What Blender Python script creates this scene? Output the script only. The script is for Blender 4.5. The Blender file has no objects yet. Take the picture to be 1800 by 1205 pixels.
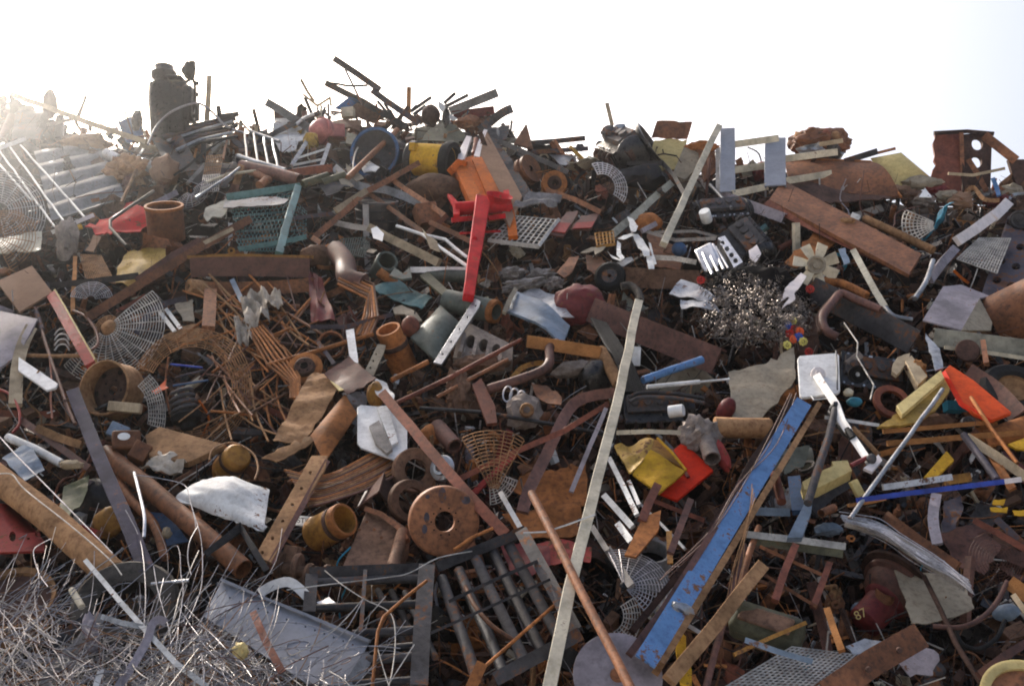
import bpy, bmesh, math, random
from mathutils import Vector, Matrix, noise as MN
V = Vector
R_ = math.radians
scene = bpy.context.scene
COL = scene.collection
# ------------------------------------------------------------------ camera and the lie of the heap
PITCH = R_(12.0); FPX = 1930.0
CAM = V((0, 0, 1.6))
FW = V((0, math.cos(PITCH), math.sin(PITCH))); UP = V((0, -math.sin(PITCH), math.cos(PITCH))); RT = V((1, 0, 0))
BK = -FW
cd = bpy.data.cameras.new('camera'); co = bpy.data.objects.new('camera', cd); COL.objects.link(co)
co.location = CAM; co.rotation_euler = (R_(90) + PITCH, 0, 0)
cd.sensor_width = 36; cd.lens = 36 * FPX / 1800; cd.clip_end = 3000; cd.clip_start = .05
scene.camera = co
SLOPE = 0.95
CREST = [(-900, 260), (-300, 130), (0, 150), (60, 196), (150, 236), (270, 232), (400, 225), (560, 215), (700, 200), (870, 215), (950, 262), (1050, 275), (1200, 285), (1400, 290), (1600, 325), (1800, 330), (2300, 370), (2900, 420)]
def crest_row(px):
    for (a, ya), (b, yb) in zip(CREST, CREST[1:]):
        if a <= px <= b: return ya + (yb - ya) * (px - a) / (b - a)
    return CREST[0][1] if px < CREST[0][0] else CREST[-1][1]
def ray(px, py): return FW + RT * ((px - 900) / FPX) + UP * ((602.5 - py) / FPX)
def P(px, py, d=0.0):
    """point of the heap face seen along a sight line, d metres proud of it"""
    v = ray(px, py); c = crest_row(px)
    if py >= c: t = (0.6 + 6.5 * SLOPE) / (SLOPE * v.y - v.z)
    else:
        w = ray(px, c); t = (0.6 + 6.5 * SLOPE) / (SLOPE * w.y - w.z) * w.y / v.y
    return CAM + v * (t - d / v.length)
def S(p): return (p - CAM).dot(FW) / FPX          # metres per photo pixel there
def PD(px, py, like, d=0.0):
    """point on a sight line at the depth of another point"""
    v = ray(px, py); t = (like - CAM).dot(FW)
    return CAM + v * (t - d / v.length)
def camdir(a): return (RT * a[0] + UP * a[1] + BK * a[2]).normalized()
rnd = random.Random(7)
# ------------------------------------------------------------------ materials
MATS = {}
def _n(nt, t, **kw):
    n = nt.nodes.new(t)
    for k, v in kw.items():
        if k in n.inputs: n.inputs[k].default_value = v
        else: setattr(n, k, v)
    return n
RUSTCOL = ((.035, .02, .016), (.115, .055, .034), (.23, .105, .048))
def surf(name, col, col2=None, chips=.0, rough=.6, metal=0., rust=RUSTCOL, var=.35, scale=4., bump=.25, streak=False, grime=.5):
    m = bpy.data.materials.new(name); m.use_nodes = True
    nt = m.node_tree; L = nt.links.new; nt.nodes.clear()
    out = _n(nt, 'ShaderNodeOutputMaterial'); bs = _n(nt, 'ShaderNodeBsdfPrincipled'); L(bs.outputs[0], out.inputs[0])
    tc = _n(nt, 'ShaderNodeTexCoord'); oi = _n(nt, 'ShaderNodeObjectInfo')
    mu = _n(nt, 'ShaderNodeMath', operation='MULTIPLY'); mu.inputs[1].default_value = 37.; L(oi.outputs['Random'], mu.inputs[0])
    ad = _n(nt, 'ShaderNodeVectorMath', operation='ADD'); L(tc.outputs['Object'], ad.inputs[0]); L(mu.outputs[0], ad.inputs[1])
    big = _n(nt, 'ShaderNodeTexNoise'); big.inputs['Scale'].default_value = scale; big.inputs['Detail'].default_value = 7; big.inputs['Roughness'].default_value = .62
    fine = _n(nt, 'ShaderNodeTexNoise'); fine.inputs['Scale'].default_value = scale * 7; fine.inputs['Detail'].default_value = 6; fine.inputs['Roughness'].default_value = .65
    L(ad.outputs[0], big.inputs['Vector'])
    if streak:
        mp = _n(nt, 'ShaderNodeMapping'); mp.inputs['Scale'].default_value = streak; L(ad.outputs[0], mp.inputs[0]); L(mp.outputs[0], fine.inputs['Vector'])
    else: L(ad.outputs[0], fine.inputs['Vector'])
    def ramp(stops, src):
        r = _n(nt, 'ShaderNodeValToRGB'); e = r.color_ramp.elements
        while len(e) < len(stops): e.new(.5)
        for el, (p, c) in zip(e, stops): el.position = p; el.color = (*c, 1)
        L(src, r.inputs[0]); return r
    c2 = col2 or tuple(x * .55 for x in col)
    hi = tuple(min(1, x * (1 + var * .6)) for x in col)
    base = ramp([(.28, c2), (.52, col), (.75, hi)], fine.outputs[0])
    src = base.outputs[0]
    mask = None
    if chips > 0:
        s = _n(nt, 'ShaderNodeMath', operation='MULTIPLY_ADD'); s.inputs[1].default_value = .45; L(fine.outputs[0], s.inputs[0])
        h = _n(nt, 'ShaderNodeMath', operation='MULTIPLY'); h.inputs[1].default_value = .55; L(big.outputs[0], h.inputs[0]); L(h.outputs[0], s.inputs[2])
        t = .66 - .32 * chips
        mask = ramp([(t, (0, 0, 0)), (t + .05, (1, 1, 1))], s.outputs[0])
        rc = ramp([(.3, rust[0]), (.5, rust[1]), (.7, rust[2])], fine.outputs[0])
        mx = _n(nt, 'ShaderNodeMix', data_type='RGBA'); L(mask.outputs[0], mx.inputs[0]); L(src, mx.inputs[6]); L(rc.outputs[0], mx.inputs[7]); src = mx.outputs[2]
    # large soft grime patches
    g = ramp([(.35, (1 - grime,) * 3), (.6, (1, 1, 1))], big.outputs[0])
    mg = _n(nt, 'ShaderNodeMix', data_type='RGBA', blend_type='MULTIPLY'); mg.inputs[0].default_value = 1; L(src, mg.inputs[6]); L(g.outputs[0], mg.inputs[7]); src = mg.outputs[2]
    hv = _n(nt, 'ShaderNodeHueSaturation'); L(src, hv.inputs['Color'])
    vr = _n(nt, 'ShaderNodeMapRange'); vr.inputs[3].default_value = 1 - var * .7; vr.inputs[4].default_value = 1 + var * .7; L(oi.outputs['Random'], vr.inputs[0]); L(vr.outputs[0], hv.inputs['Value'])
    L(hv.outputs[0], bs.inputs['Base Color']); bs.inputs['Specular IOR Level'].default_value = .5 if rough < .35 else .24 if rough < .63 else .1
    rr = _n(nt, 'ShaderNodeMapRange'); rr.inputs[3].default_value = max(.05, rough - .15); rr.inputs[4].default_value = min(1, rough + .2); L(fine.outputs[0], rr.inputs[0])
    if mask:
        ra = _n(nt, 'ShaderNodeMix'); L(mask.outputs[0], ra.inputs[0]); L(rr.outputs[0], ra.inputs[2]); ra.inputs[3].default_value = .85; L(ra.outputs[0], bs.inputs['Roughness'])
        if metal:
            me = _n(nt, 'ShaderNodeMapRange'); me.inputs[3].default_value = metal; me.inputs[4].default_value = 0; L(mask.outputs[0], me.inputs[0]); L(me.outputs[0], bs.inputs['Metallic'])
    else:
        L(rr.outputs[0], bs.inputs['Roughness']); bs.inputs['Metallic'].default_value = metal
    bp = _n(nt, 'ShaderNodeBump'); bp.inputs['Strength'].default_value = bump; bp.inputs['Distance'].default_value = .012; L(fine.outputs[0], bp.inputs['Height']); L(bp.outputs[0], bs.inputs['Normal'])
    MATS[name] = m; return m
surf('rust', (.27, .112, .052), (.085, .04, .026), rough=.6, var=.5)
surf('rust_dark', (.09, .052, .04), (.033, .022, .019), rough=.75, var=.5)
surf('rust_orange', (.40, .155, .052), (.17, .066, .03), rough=.7, var=.4)
surf('rust_purple', (.17, .08, .06), (.07, .04, .034), rough=.55, var=.4)
surf('rust_tan', (.37, .21, .105), (.19, .09, .045), rough=.85, var=.35)
surf('rust_red', (.26, .085, .05), (.12, .042, .03), rough=.62, var=.3)
surf('black_steel', (.045, .043, .045), (.02, .02, .02), chips=.25, rough=.4, metal=.4, var=.4)
surf('oily', (.045, .041, .039), (.015, .014, .014), chips=.2, rough=.28, metal=.5, var=.5, bump=.4)
surf('dark_steel', (.09, .085, .087), (.05, .045, .045), chips=.4, rough=.65, metal=.0, var=.4)
surf('purple_steel', (.10, .09, .11), (.065, .055, .062), chips=.42, rough=.7, metal=0, var=.2)
surf('grey_paint', (.29, .295, .305), (.19, .185, .18), chips=.28, rough=.5, var=.2)
surf('grey_sage', (.40, .385, .31), (.26, .25, .20), chips=.2, rough=.55, var=.2)
surf('grey_lilac', (.35, .31, .335), (.24, .21, .225), chips=.22, rough=.5, var=.15)
surf('galvanised', (.46, .47, .48), (.26, .26, .265), chips=.25, rough=.35, metal=.75, var=.3)
surf('aluminium', (.68, .68, .69), (.48, .48, .49), chips=.04, rough=.3, metal=.85, var=.25)
surf('white_paint', (.78, .77, .75), (.60, .58, .55), chips=.08, rough=.45, var=.12, grime=.3)
surf('white_rusty', (.72, .72, .70), (.50, .48, .45), chips=.3, rough=.5, var=.12, grime=.35)
surf('pinkish_white', (.78, .70, .67), (.66, .57, .54), chips=.05, rough=.5, var=.1, grime=.2)
surf('cream', (.68, .60, .45), (.52, .45, .31), chips=.2, rough=.6, var=.12, grime=.45)
surf('red_paint', (.60, .022, .028), (.42, .018, .022), chips=.3, rough=.68, var=.15)
surf('red_worn', (.42, .055, .045), (.22, .035, .03), chips=.32, rough=.55, var=.25)
surf('red_dark', (.20, .035, .035), (.09, .022, .022), chips=.3, rough=.5, var=.2)
surf('red_bright', (.66, .035, .012), (.45, .025, .012), chips=.25, rough=.68, var=.1, grime=.3)
surf('orange_paint', (.64, .15, .018), (.40, .08, .015), chips=.3, rough=.68, var=.15)
surf('orange_red', (.66, .085, .02), (.46, .055, .018), chips=.25, rough=.68, var=.1, grime=.3)
surf('yellow_paint', (.66, .38, .03), (.46, .22, .025), chips=.28, rough=.68, var=.15, grime=.4)
surf('yellow_worn', (.52, .33, .07), (.30, .16, .04), chips=.3, rough=.55, var=.15)
surf('yellow_rust', (.45, .22, .045), (.22, .09, .03), chips=.3, rough=.6, var=.15)
surf('yellow_pale', (.66, .52, .22), (.50, .36, .13), chips=.12, rough=.6, var=.1, grime=.3)
surf('blue_paint', (.12, .25, .48), (.08, .16, .33), chips=.34, rough=.5, var=.1, grime=.3)
surf('blue_dull', (.07, .14, .27), (.04, .08, .16), chips=.25, rough=.55, var=.2)
surf('blue_bright', (.04, .08, .42), (.03, .05, .26), chips=.15, rough=.45, var=.15)
surf('blue_grey', (.20, .26, .33), (.15, .19, .25), chips=.2, rough=.5, var=.15)
surf('turquoise', (.05, .30, .42), (.04, .2, .3), chips=.15, rough=.5, var=.2)
surf('teal', (.12, .24, .235), (.08, .16, .16), chips=.15, rough=.5, var=.15)
surf('green_grey', (.115, .135, .115), (.07, .08, .068), chips=.25, rough=.6, var=.2)
surf('olive', (.13, .125, .075), (.07, .065, .04), chips=.25, rough=.55, var=.2)
surf('green_film', (.16, .17, .08), (.09, .1, .05), rough=.35, var=.2)
surf('timber', (.50, .40, .27), (.34, .25, .15), rough=.8, var=.2, streak=(6, 6, .6), scale=5, bump=.35)
surf('timber_orange', (.46, .21, .075), (.30, .12, .04), rough=.75, var=.15, streak=(.6, 5, 5), scale=5)
surf('timber_grey', (.45, .41, .37), (.27, .24, .21), rough=.85, var=.25, streak=(6, 6, .6), scale=5, bump=.4)
surf('cardboard', (.30, .185, .12), (.24, .145, .095), rough=.9, var=.1, bump=.1, grime=.2)
surf('tan_plate', (.34, .29, .215), (.22, .17, .12), chips=.15, rough=.75, var=.12, grime=.3)
surf('cloth', (.60, .53, .44), (.40, .33, .26), rough=.95, var=.15, bump=.5)
surf('cloth_grey', (.30, .28, .27), (.17, .15, .15), rough=.9, var=.25, bump=.5)
surf('pink_plastic', (.55, .20, .18), (.42, .14, .12), rough=.45, var=.1)
surf('white_plastic', (.80, .80, .78), (.70, .69, .66), rough=.4, var=.08, grime=.2)
surf('rubber', (.03, .029, .028), (.018, .017, .017), rough=.7, var=.4, bump=.5)
surf('rubber_dusty', (.10, .088, .075), (.05, .045, .04), rough=.85, var=.2, bump=.6)
surf('wire_grey', (.60, .575, .58), (.34, .31, .31), chips=.15, rough=.4, metal=.5, var=.5, scale=9)
surf('wire_rust', (.36, .20, .10), (.16, .08, .05), rough=.65, metal=.2, var=.35, scale=9)
surf('wire_pale', (.62, .58, .52), (.38, .33, .28), chips=.12, rough=.45, metal=.3, var=.3, scale=9)
surf('swarf', (.30, .255, .22), (.05, .042, .037), rough=.33, metal=.8, var=.5, scale=14)
surf('cast_grey', (.30, .25, .215), (.16, .125, .105), chips=.25, rough=.7, metal=.3, var=.3, bump=.5)
surf('casting_brown', (.20, .115, .075), (.085, .05, .036), rough=.75, metal=0, var=.4, bump=.6)
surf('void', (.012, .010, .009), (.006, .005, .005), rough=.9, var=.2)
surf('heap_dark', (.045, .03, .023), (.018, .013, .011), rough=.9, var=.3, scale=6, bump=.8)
surf('earth', (.44, .435, .43), (.36, .355, .35), rough=.95, var=.1, scale=.8, bump=.6)
surf('orange_plastic', (.75, .12, .03), (.6, .08, .02), rough=.45, var=.1)
surf('flower_red', (.50, .03, .02), (.3, .02, .02), rough=.6, var=.1)
surf('flower_yellow', (.70, .62, .16), (.6, .45, .1), rough=.6, var=.1)
surf('flower_blue', (.05, .12, .5), (.04, .1, .35), rough=.6, var=.1)
surf('purple_bar', (.07, .063, .09), (.05, .045, .058), chips=.3, rough=.8, var=.1)
surf('sheet_grey', (.27, .285, .325), (.23, .24, .27), chips=.06, rough=.6, var=.1, grime=.2, bump=.1)
surf('letter_black', (.03, .03, .04), rough=.5, var=.05)
surf('chalk', (.55, .40, .16), (.4, .25, .1), rough=.8, var=.05)
# ------------------------------------------------------------------ object making
LABELS = {}; ALLNAMES = []
def tag(o, label, cat, group=None, kind=None):
    if label: o['label'] = label
    if cat: o['category'] = cat
    if group: o['group'] = group
    if kind: o['kind'] = kind
    if label: LABELS.setdefault(label, []).append((o.name, group))
    return o
def thing(name, label, cat, at, group=None):
    o = bpy.data.objects.new(name, None); COL.objects.link(o); o.location = at; o.empty_display_size = .1
    return tag(o, label, cat, group)
def absloc(o):
    l = o.location.copy()
    while o.parent: o = o.parent; l += o.location
    return l
def link(name, geo, mat, parent=None, label=None, cat=None, group=None, kind=None, smooth=True, bevel=0, ang=40):
    vs, fs = geo
    me = bpy.data.meshes.new(name)
    lo = V((min(v[i] for v in vs) for i in range(3))); hi = V((max(v[i] for v in vs) for i in range(3)))
    o0 = (lo + hi) / 2
    if parent is None: o0.z = lo.z
    me.from_pydata([tuple(V(v) - o0) for v in vs], [], fs); me.validate(clean_customdata=False)
    bm = bmesh.new(); bm.from_mesh(me); bmesh.ops.recalc_face_normals(bm, faces=bm.faces[:]); bm.to_mesh(me); bm.free()
    if smooth:
        me.shade_smooth(); me.set_sharp_from_angle(angle=R_(ang))
    o = bpy.data.objects.new(name, me); COL.objects.link(o)
    mats = mat if isinstance(mat, (list, tuple)) else [mat]
    for mm in mats: me.materials.append(MATS[mm])
    if parent is not None: o.parent = parent; o.location = o0 - absloc(parent)
    else: o.location = o0
    if bevel:
        b = o.modifiers.new('edge', 'BEVEL'); b.width = bevel; b.segments = 2; b.limit_method = 'ANGLE'; b.angle_limit = R_(35)
    return tag(o, label, cat, group, kind)
def join(*geos):
    vs, fs = [], []
    for a, b in geos:
        k = len(vs); vs += a; fs += [tuple(i + k for i in f) for f in b]
    return vs, fs
def wob(v, amp, freq=3.):
    n = MN.noise_vector(v * freq); return v + n * amp
# --- profiles: (x across, y towards viewer), unit sized, scaled by w,h
def prof(kind, w, h, t):
    a, b = w / 2, h / 2
    if kind == 'box': return [(-a, -b), (a, -b), (a, b), (-a, b)]
    if kind == 'L': return [(-a, -b), (a, -b), (a, -b + t), (-a + t, -b + t), (-a + t, b), (-a, b)]
    if kind == 'L2': return [(-a, b), (-a, b - t), (a - t, b - t), (a - t, -b), (a, -b), (a, b)]
    if kind == 'U': return [(-a, b), (-a, -b), (a, -b), (a, b), (a - t, b), (a - t, -b + t), (-a + t, -b + t), (-a + t, b)]
    if kind == 'N': return [(-a, -b), (-a + t, -b), (-a + t, b - t), (a - t, b - t), (a - t, -b), (a, -b), (a, b), (-a, b)]
    if kind == 'I':
        c = t / 2
        return [(-a, -b), (-a + t, -b), (-a + t, -c), (a - t, -c), (a - t, -b), (a, -b), (a, b), (a - t, b), (a - t, c), (-a + t, c), (-a + t, b), (-a, b)]
    n = {'rod': 10, 'wire': 5, 'tube': 20}.get(kind, 12)
    return [(a * math.cos(2 * math.pi * i / n), b * math.sin(2 * math.pi * i / n)) for i in range(n)]
def catmull(pts, n):
    out = []; m = len(pts)
    for i in range(m - 1):
        p0, p1, p2, p3 = pts[max(i - 1, 0)], pts[i], pts[i + 1], pts[min(i + 2, m - 1)]
        for k in range(n):
            t = k / n
            out.append(.5 * ((2 * p1) + (p2 - p0) * t + (2 * p0 - 5 * p1 + 4 * p2 - p3) * t * t + (3 * p1 - p0 - 3 * p2 + p3) * t ** 3))
    out.append(pts[-1]); return out
def sweep(path, pr, roll=0, closed=False, hollow=None, taper=None, ref=None, cap=True, twist=0):
    n = len(path); vs = []; fs = []; k = len(pr); cr, sr = math.cos(R_(roll)), math.sin(R_(roll))
    rings = []
    for i, p in enumerate(path):
        if closed: a = (path[i] - path[i - 1]).normalized(); b = (path[(i + 1) % n] - path[i]).normalized()
        else:
            a = (path[i] - path[i - 1]).normalized() if i else (path[1] - path[0]).normalized()
            b = (path[i + 1] - path[i]).normalized() if i < n - 1 else a
        T = (a + b); T = T.normalized() if T.length > 1e-6 else a
        N = ref.copy() if ref is not None else (CAM - p).normalized()
        X = N.cross(T)
        if X.length < .05: X = RT.cross(T)
        X.normalize()
        X = -X; Y = T.cross(X) * -1
        if Y.dot(N) < 0: Y = -Y
        if roll or twist:
            an = R_(roll + twist * i / max(1, n - 1)); c, s = math.cos(an), math.sin(an); X, Y = X * c + Y * s, Y * c - X * s
        f = 1 if taper is None else 1 + (taper - 1) * i / (n - 1)
        mit = min(1.7, 1 / max(.4, T.dot(a)))
        rings.append((p, X, Y, f, mit))
    def emit(pp, flip):
        st = len(vs)
        for p, X, Y, f, mit in rings:
            for x, y in pp: vs.append(p + X * (x * f * mit) + Y * (y * f))
        kk = len(pp)
        m = n if closed else n - 1
        for i in range(m):
            j = (i + 1) % n
            for q in range(kk):
                r = (q + 1) % kk
                f4 = (st + i * kk + q, st + i * kk + r, st + j * kk + r, st + j * kk + q)
                fs.append(f4[::-1] if flip else f4)
        return st
    s0 = emit(pr, False)
    if hollow:
        s1 = emit([(x * hollow, y * hollow) for x, y in pr], True)
        if not closed:
            for e in (0, n - 1):
                for q in range(k):
                    r = (q + 1) % k
                    fs.append((s0 + e * k + q, s1 + e * k + q, s1 + e * k + r, s0 + e * k + r))
    elif cap and not closed:
        fs.append(tuple(range(s0, s0 + k))[::-1]); fs.append(tuple(range(s0 + (n - 1) * k, s0 + n * k)))
    return vs, fs
def pts3(pts, d):
    out = []
    for q in pts: out.append(P(q[0], q[1], q[2] if len(q) > 2 else d))
    return out
def densify(p3, step, amp):
    out = [p3[0]]
    for a, b in zip(p3, p3[1:]):
        n = max(1, min(24, int((b - a).length / step)))
        for i in range(1, n + 1):
            q = a.lerp(b, i / n); out.append(wob(q, amp) if i < n else q)
    return out
def bar_geo(pf, p3, w, h=None, roll=0, sm=0, t=.16, wall=.82, wobble=.011, taper=None, twist=0):
    s = sum(S(p) for p in p3) / len(p3); W = w * s; H = (h if h is not None else w) * s
    path = catmull(p3, sm) if sm else densify(p3, .25, wobble)
    if pf == 'tube': return sweep(path, prof('tube', W, H, 0), roll, hollow=wall, taper=taper)
    if pf == 'sq': return sweep(path, prof('box', W, H, 0), roll, hollow=wall, taper=taper)
    return sweep(path, prof(pf, W, H, min(W, H) * t), roll, taper=taper, twist=twist)
def B(name, label, cat, mat, pf, pts, w, h=None, d=.1, parent=None, group=None, bevel=0, **kw):
    g = bar_geo(pf, pts3(pts, d), w, h, **kw)
    return link(name, g, mat, parent, label, cat, group, bevel=bevel, ang=50 if pf in ('rod', 'tube', 'wire') else 30)
def newell(ps):
    n = V((0, 0, 0))
    for a, b in zip(ps, ps[1:] + ps[:1]): n += (a - CAM).cross(b - CAM)
    return n.normalized()
def plate_geo(pts, d=.1, th=3, holes=(), cr=0, cuts=2, seed=0, planar=True):
    if cr and not holes:
        th *= .6; rr = random.Random(int(sum(q[0] * 7 + q[1] * 13 for q in pts)) + seed); rag = []
        for a, b in zip(pts, list(pts[1:]) + [pts[0]]):
            da, db = (a[2] if len(a) > 2 else d), (b[2] if len(b) > 2 else d); ln = math.hypot(b[0] - a[0], b[1] - a[1]); m = max(1, int(ln / 9)); e = min(1.6, ln * .05) * (1.6 if rr.random() < .35 else .6)
            rag.append((a[0], a[1], da))
            for k in range(1, m):
                f = (k + rr.uniform(-.25, .25)) / m; q = rr.gauss(0, e); rag.append((a[0] + (b[0] - a[0]) * f - (b[1] - a[1]) / ln * q, a[1] + (b[1] - a[1]) * f + (b[0] - a[0]) / ln * q, da + (db - da) * f))
        pts = rag; cuts = min(cuts, 1)
    p3 = pts3(pts, d); c = sum(p3, V()) / len(p3); s = S(c); n = newell(p3)
    if n.dot(CAM - c) < 0: n = -n
    if abs(n.dot((CAM - c).normalized())) < .05: planar = False
    def on(px, py):
        v = ray(px, py); return CAM + v * ((c - CAM).dot(n) / v.dot(n))
    bm = bmesh.new()
    if planar: loop = [on(q[0], q[1]) for q in pts]
    else: loop = p3
    bv = [bm.verts.new(p) for p in loop]
    if holes:
        es = [bm.edges.new((bv[i], bv[(i + 1) % len(bv)])) for i in range(len(bv))]
        for h in holes:
            hx, hy, hr = h[:3]; m = 14 if hr > 5 else 7; ry = h[3] if len(h) > 3 else hr
            hv = [bm.verts.new(on(hx + hr * math.cos(2 * math.pi * i / m), hy + ry * math.sin(2 * math.pi * i / m))) for i in range(m)]
            es += [bm.edges.new((hv[i], hv[(i + 1) % m])) for i in range(m)]
        bmesh.ops.triangle_fill(bm, use_beauty=True, use_dissolve=False, edges=es, normal=n)
    else:
        f = bm.faces.new(bv)
        if len(bv) > 3: bmesh.ops.triangulate(bm, faces=[f], ngon_method='BEAUTY')
        if cr and len(bv) > 9:
            for _ in range(2):
                le = [e for e in bm.edges if e.calc_length() > s * 11]
                if le: bmesh.ops.subdivide_edges(bm, edges=le, cuts=1); bmesh.ops.triangulate(bm, faces=[f for f in bm.faces if len(f.verts) > 3])
        elif cr:
            for _ in range(cuts):
                bmesh.ops.subdivide_edges(bm, edges=bm.edges[:], cuts=1, use_grid_fill=True)
    bm.normal_update()
    if cr:
        for v in bm.verts:
            q = v.co * (1.2 / (s * 60)) + V((seed * 3.1, seed, 0))
            v.co += n * (MN.noise(q) * cr * s * 1.6 + abs(MN.noise(q * 2.3)) * cr * s * .8)
    bm.verts.index_update()
    vs = [v.co.copy() for v in bm.verts]; fs = []
    edges = {}
    for f in bm.faces:
        idx = [v.index for v in f.verts]
        if f.normal.dot(n) < 0: idx = idx[::-1]
        fs.append(tuple(idx))
    k = len(vs); T = n * (th * s)
    full = vs + [v - T for v in vs]; out = list(fs) + [tuple(i + k for i in f[::-1]) for f in fs]
    cnt = {}
    for f in fs:
        for a, b in zip(f, f[1:] + f[:1]): cnt[(a, b)] = 1
    for (a, b) in cnt:
        if (b, a) not in cnt: out.append((b, a, a + k, b + k))
    bm.free(); return full, out
def PL(name, label, cat, mat, pts, d=.1, th=3, holes=(), cr=0, parent=None, group=None, bevel=0, cuts=2, seed=0, planar=True, ang=40):
    return link(name, plate_geo(pts, d, th, holes, cr, cuts, seed, planar), mat, parent, label, cat, group, bevel=bevel, ang=ang)
def patch_geo(c, nu, nv, fn, d=.1, th=2):
    q = pts3(c, d); ctr = sum(q, V()) / 4; s = S(ctr)
    n = (q[1] - q[0]).cross(q[3] - q[0]).normalized()
    if n.dot(CAM - ctr) < 0: n = -n
    vs = []
    for j in range(nv + 1):
        for i in range(nu + 1):
            u, v = i / nu, j / nv
            p = q[0].lerp(q[1], u).lerp(q[3].lerp(q[2], u), v)
            vs.append(p + n * (fn(u, v) * s))
    k = len(vs); T = n * (th * s); W = nu + 1
    fs = []
    for j in range(nv):
        for i in range(nu):
            a = j * W + i; f = (a, a + 1, a + W + 1, a + W); fs += [f, tuple(x + k for x in f[::-1])]
    full = vs + [v - T for v in vs]
    bd = [i for i in range(W)] + [j * W + nu for j in range(1, nv + 1)] + [nv * W + i for i in range(nu - 1, -1, -1)] + [j * W for j in range(nv - 1, 0, -1)]
    for a, b in zip(bd, bd[1:] + bd[:1]): fs.append((b, a, a + k, b + k))
    return full, fs
def PA(name, label, cat, mat, c, nu, nv, fn, d=.1, th=2, parent=None, group=None, ang=50):
    return link(name, patch_geo(c, nu, nv, fn, d, th), mat, parent, label, cat, group, ang=ang)
def crump(amp, f=4., seed=0): return lambda u, v: MN.noise(V((u * f, v * f, seed * 7.3))) * amp + abs(MN.noise(V((u * f * 2.2, v * f * 2.2, seed * 3.3 + 9)))) * amp * .6
def bulge(amp, k=1., noise=0, seed=0): return lambda u, v: amp * (math.sin(math.pi * u) ** k) * (math.sin(math.pi * v) ** k) + noise * MN.noise(V((u * 5, v * 5, seed)))
def frame(at, ax, roll=0, d=.1, p=None):
    """local axes in photo pixels: z along ax, origin at the point"""
    o = p if p is not None else P(at[0], at[1], at[2] if len(at) > 2 else d); s = S(o)
    z = camdir(ax); x = UP.cross(z)
    if x.length < .1: x = RT - z * RT.dot(z)
    x.normalize(); y = z.cross(x)
    c, r = math.cos(R_(roll)), math.sin(R_(roll)); x, y = x * c + y * r, y * c - x * r
    return lambda a, b, e: o + (x * a + y * b + z * e) * s
def lathe_geo(fr, pr, n=32, arc=(0, 360), jag=0):
    vs = []; fs = []; full = arc[1] - arc[0] >= 360; m = n if full else n + 1; k = len(pr)
    for i in range(m):
        a = R_(arc[0] + (arc[1] - arc[0]) * i / n)
        for r, z in pr: vs.append(fr(r * math.cos(a), r * math.sin(a), z))
    for i in range(n):
        j = (i + 1) % m
        for q in range(k - 1):
            fs.append((i * k + q, j * k + q, j * k + q + 1, i * k + q + 1))
    return vs, fs
def LA(name, label, cat, mat, at, ax, pr, n=32, d=.1, parent=None, group=None, arc=(0, 360), roll=0, ang=35):
    return link(name, lathe_geo(frame(at, ax, roll, d), pr, n, arc), mat, parent, label, cat, group, ang=ang)
def cyl(r, z0, z1): return [(0, z0), (r, z0), (r, z1), (0, z1)]
def pipe(r, z0, z1, wall=.85): return [(r * wall, z0), (r, z0), (r, z1), (r * wall, z1), (r * wall, z0)]
def box_geo(fr, sx, sy, sz, c=(0, 0, 0)):
    vs = [fr(c[0] + a * sx / 2, c[1] + b * sy / 2, c[2] + e * sz / 2) for a in (-1, 1) for b in (-1, 1) for e in (-1, 1)]
    return vs, [(0, 1, 3, 2), (4, 6, 7, 5), (0, 4, 5, 1), (2, 3, 7, 6), (0, 2, 6, 4), (1, 5, 7, 3)]
def BX(name, label, cat, mat, at, ax, size, roll=0, d=.1, parent=None, group=None, bevel=.006, c=(0, 0, 0)):
    return link(name, box_geo(frame(at, ax, roll, d), *size, c=c), mat, parent, label, cat, group, bevel=bevel, ang=30)
_ico = {}
def ico(sub):
    if sub not in _ico:
        bm = bmesh.new(); bmesh.ops.create_icosphere(bm, subdivisions=sub, radius=1)
        bm.verts.index_update(); _ico[sub] = ([v.co.copy() for v in bm.verts], [tuple(v.index for v in f.verts) for f in bm.faces]); bm.free()
    return _ico[sub]
def blob_geo(fr, sx, sy, sz, amp=.25, f=1.6, seed=0, sub=3, sharp=False):
    vs, fs = ico(sub); out = []
    for v in vs:
        q = v * f + V((seed * 5.7, seed * 1.3, 0)); n = MN.noise(q) + .5 * MN.noise(q * 2.3) + .25 * MN.noise(q * 5)
        if sharp: n = abs(n) * 1.4 - .3
        r = 1 + amp * n; w = v
        out.append(fr(w.x * sx * r, w.y * sy * r, w.z * sz * r))
    return out, fs
def BL(name, label, cat, mat, at, ax, size, amp=.3, f=1.6, seed=0, sub=3, roll=0, d=.1, parent=None, group=None, sharp=False, ang=35):
    return link(name, blob_geo(frame(at, ax, roll, d), *size, amp=amp, f=f, seed=seed, sub=sub, sharp=sharp), mat, parent, label, cat, group, ang=ang)
def ring3(fr, r, z, n, a0=0, a1=360, e=1.):
    m = n if a1 - a0 >= 360 else n + 1
    return [fr(r * math.cos(R_(a0 + (a1 - a0) * i / n)), e * r * math.sin(R_(a0 + (a1 - a0) * i / n)), z) for i in range(m)]
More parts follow.
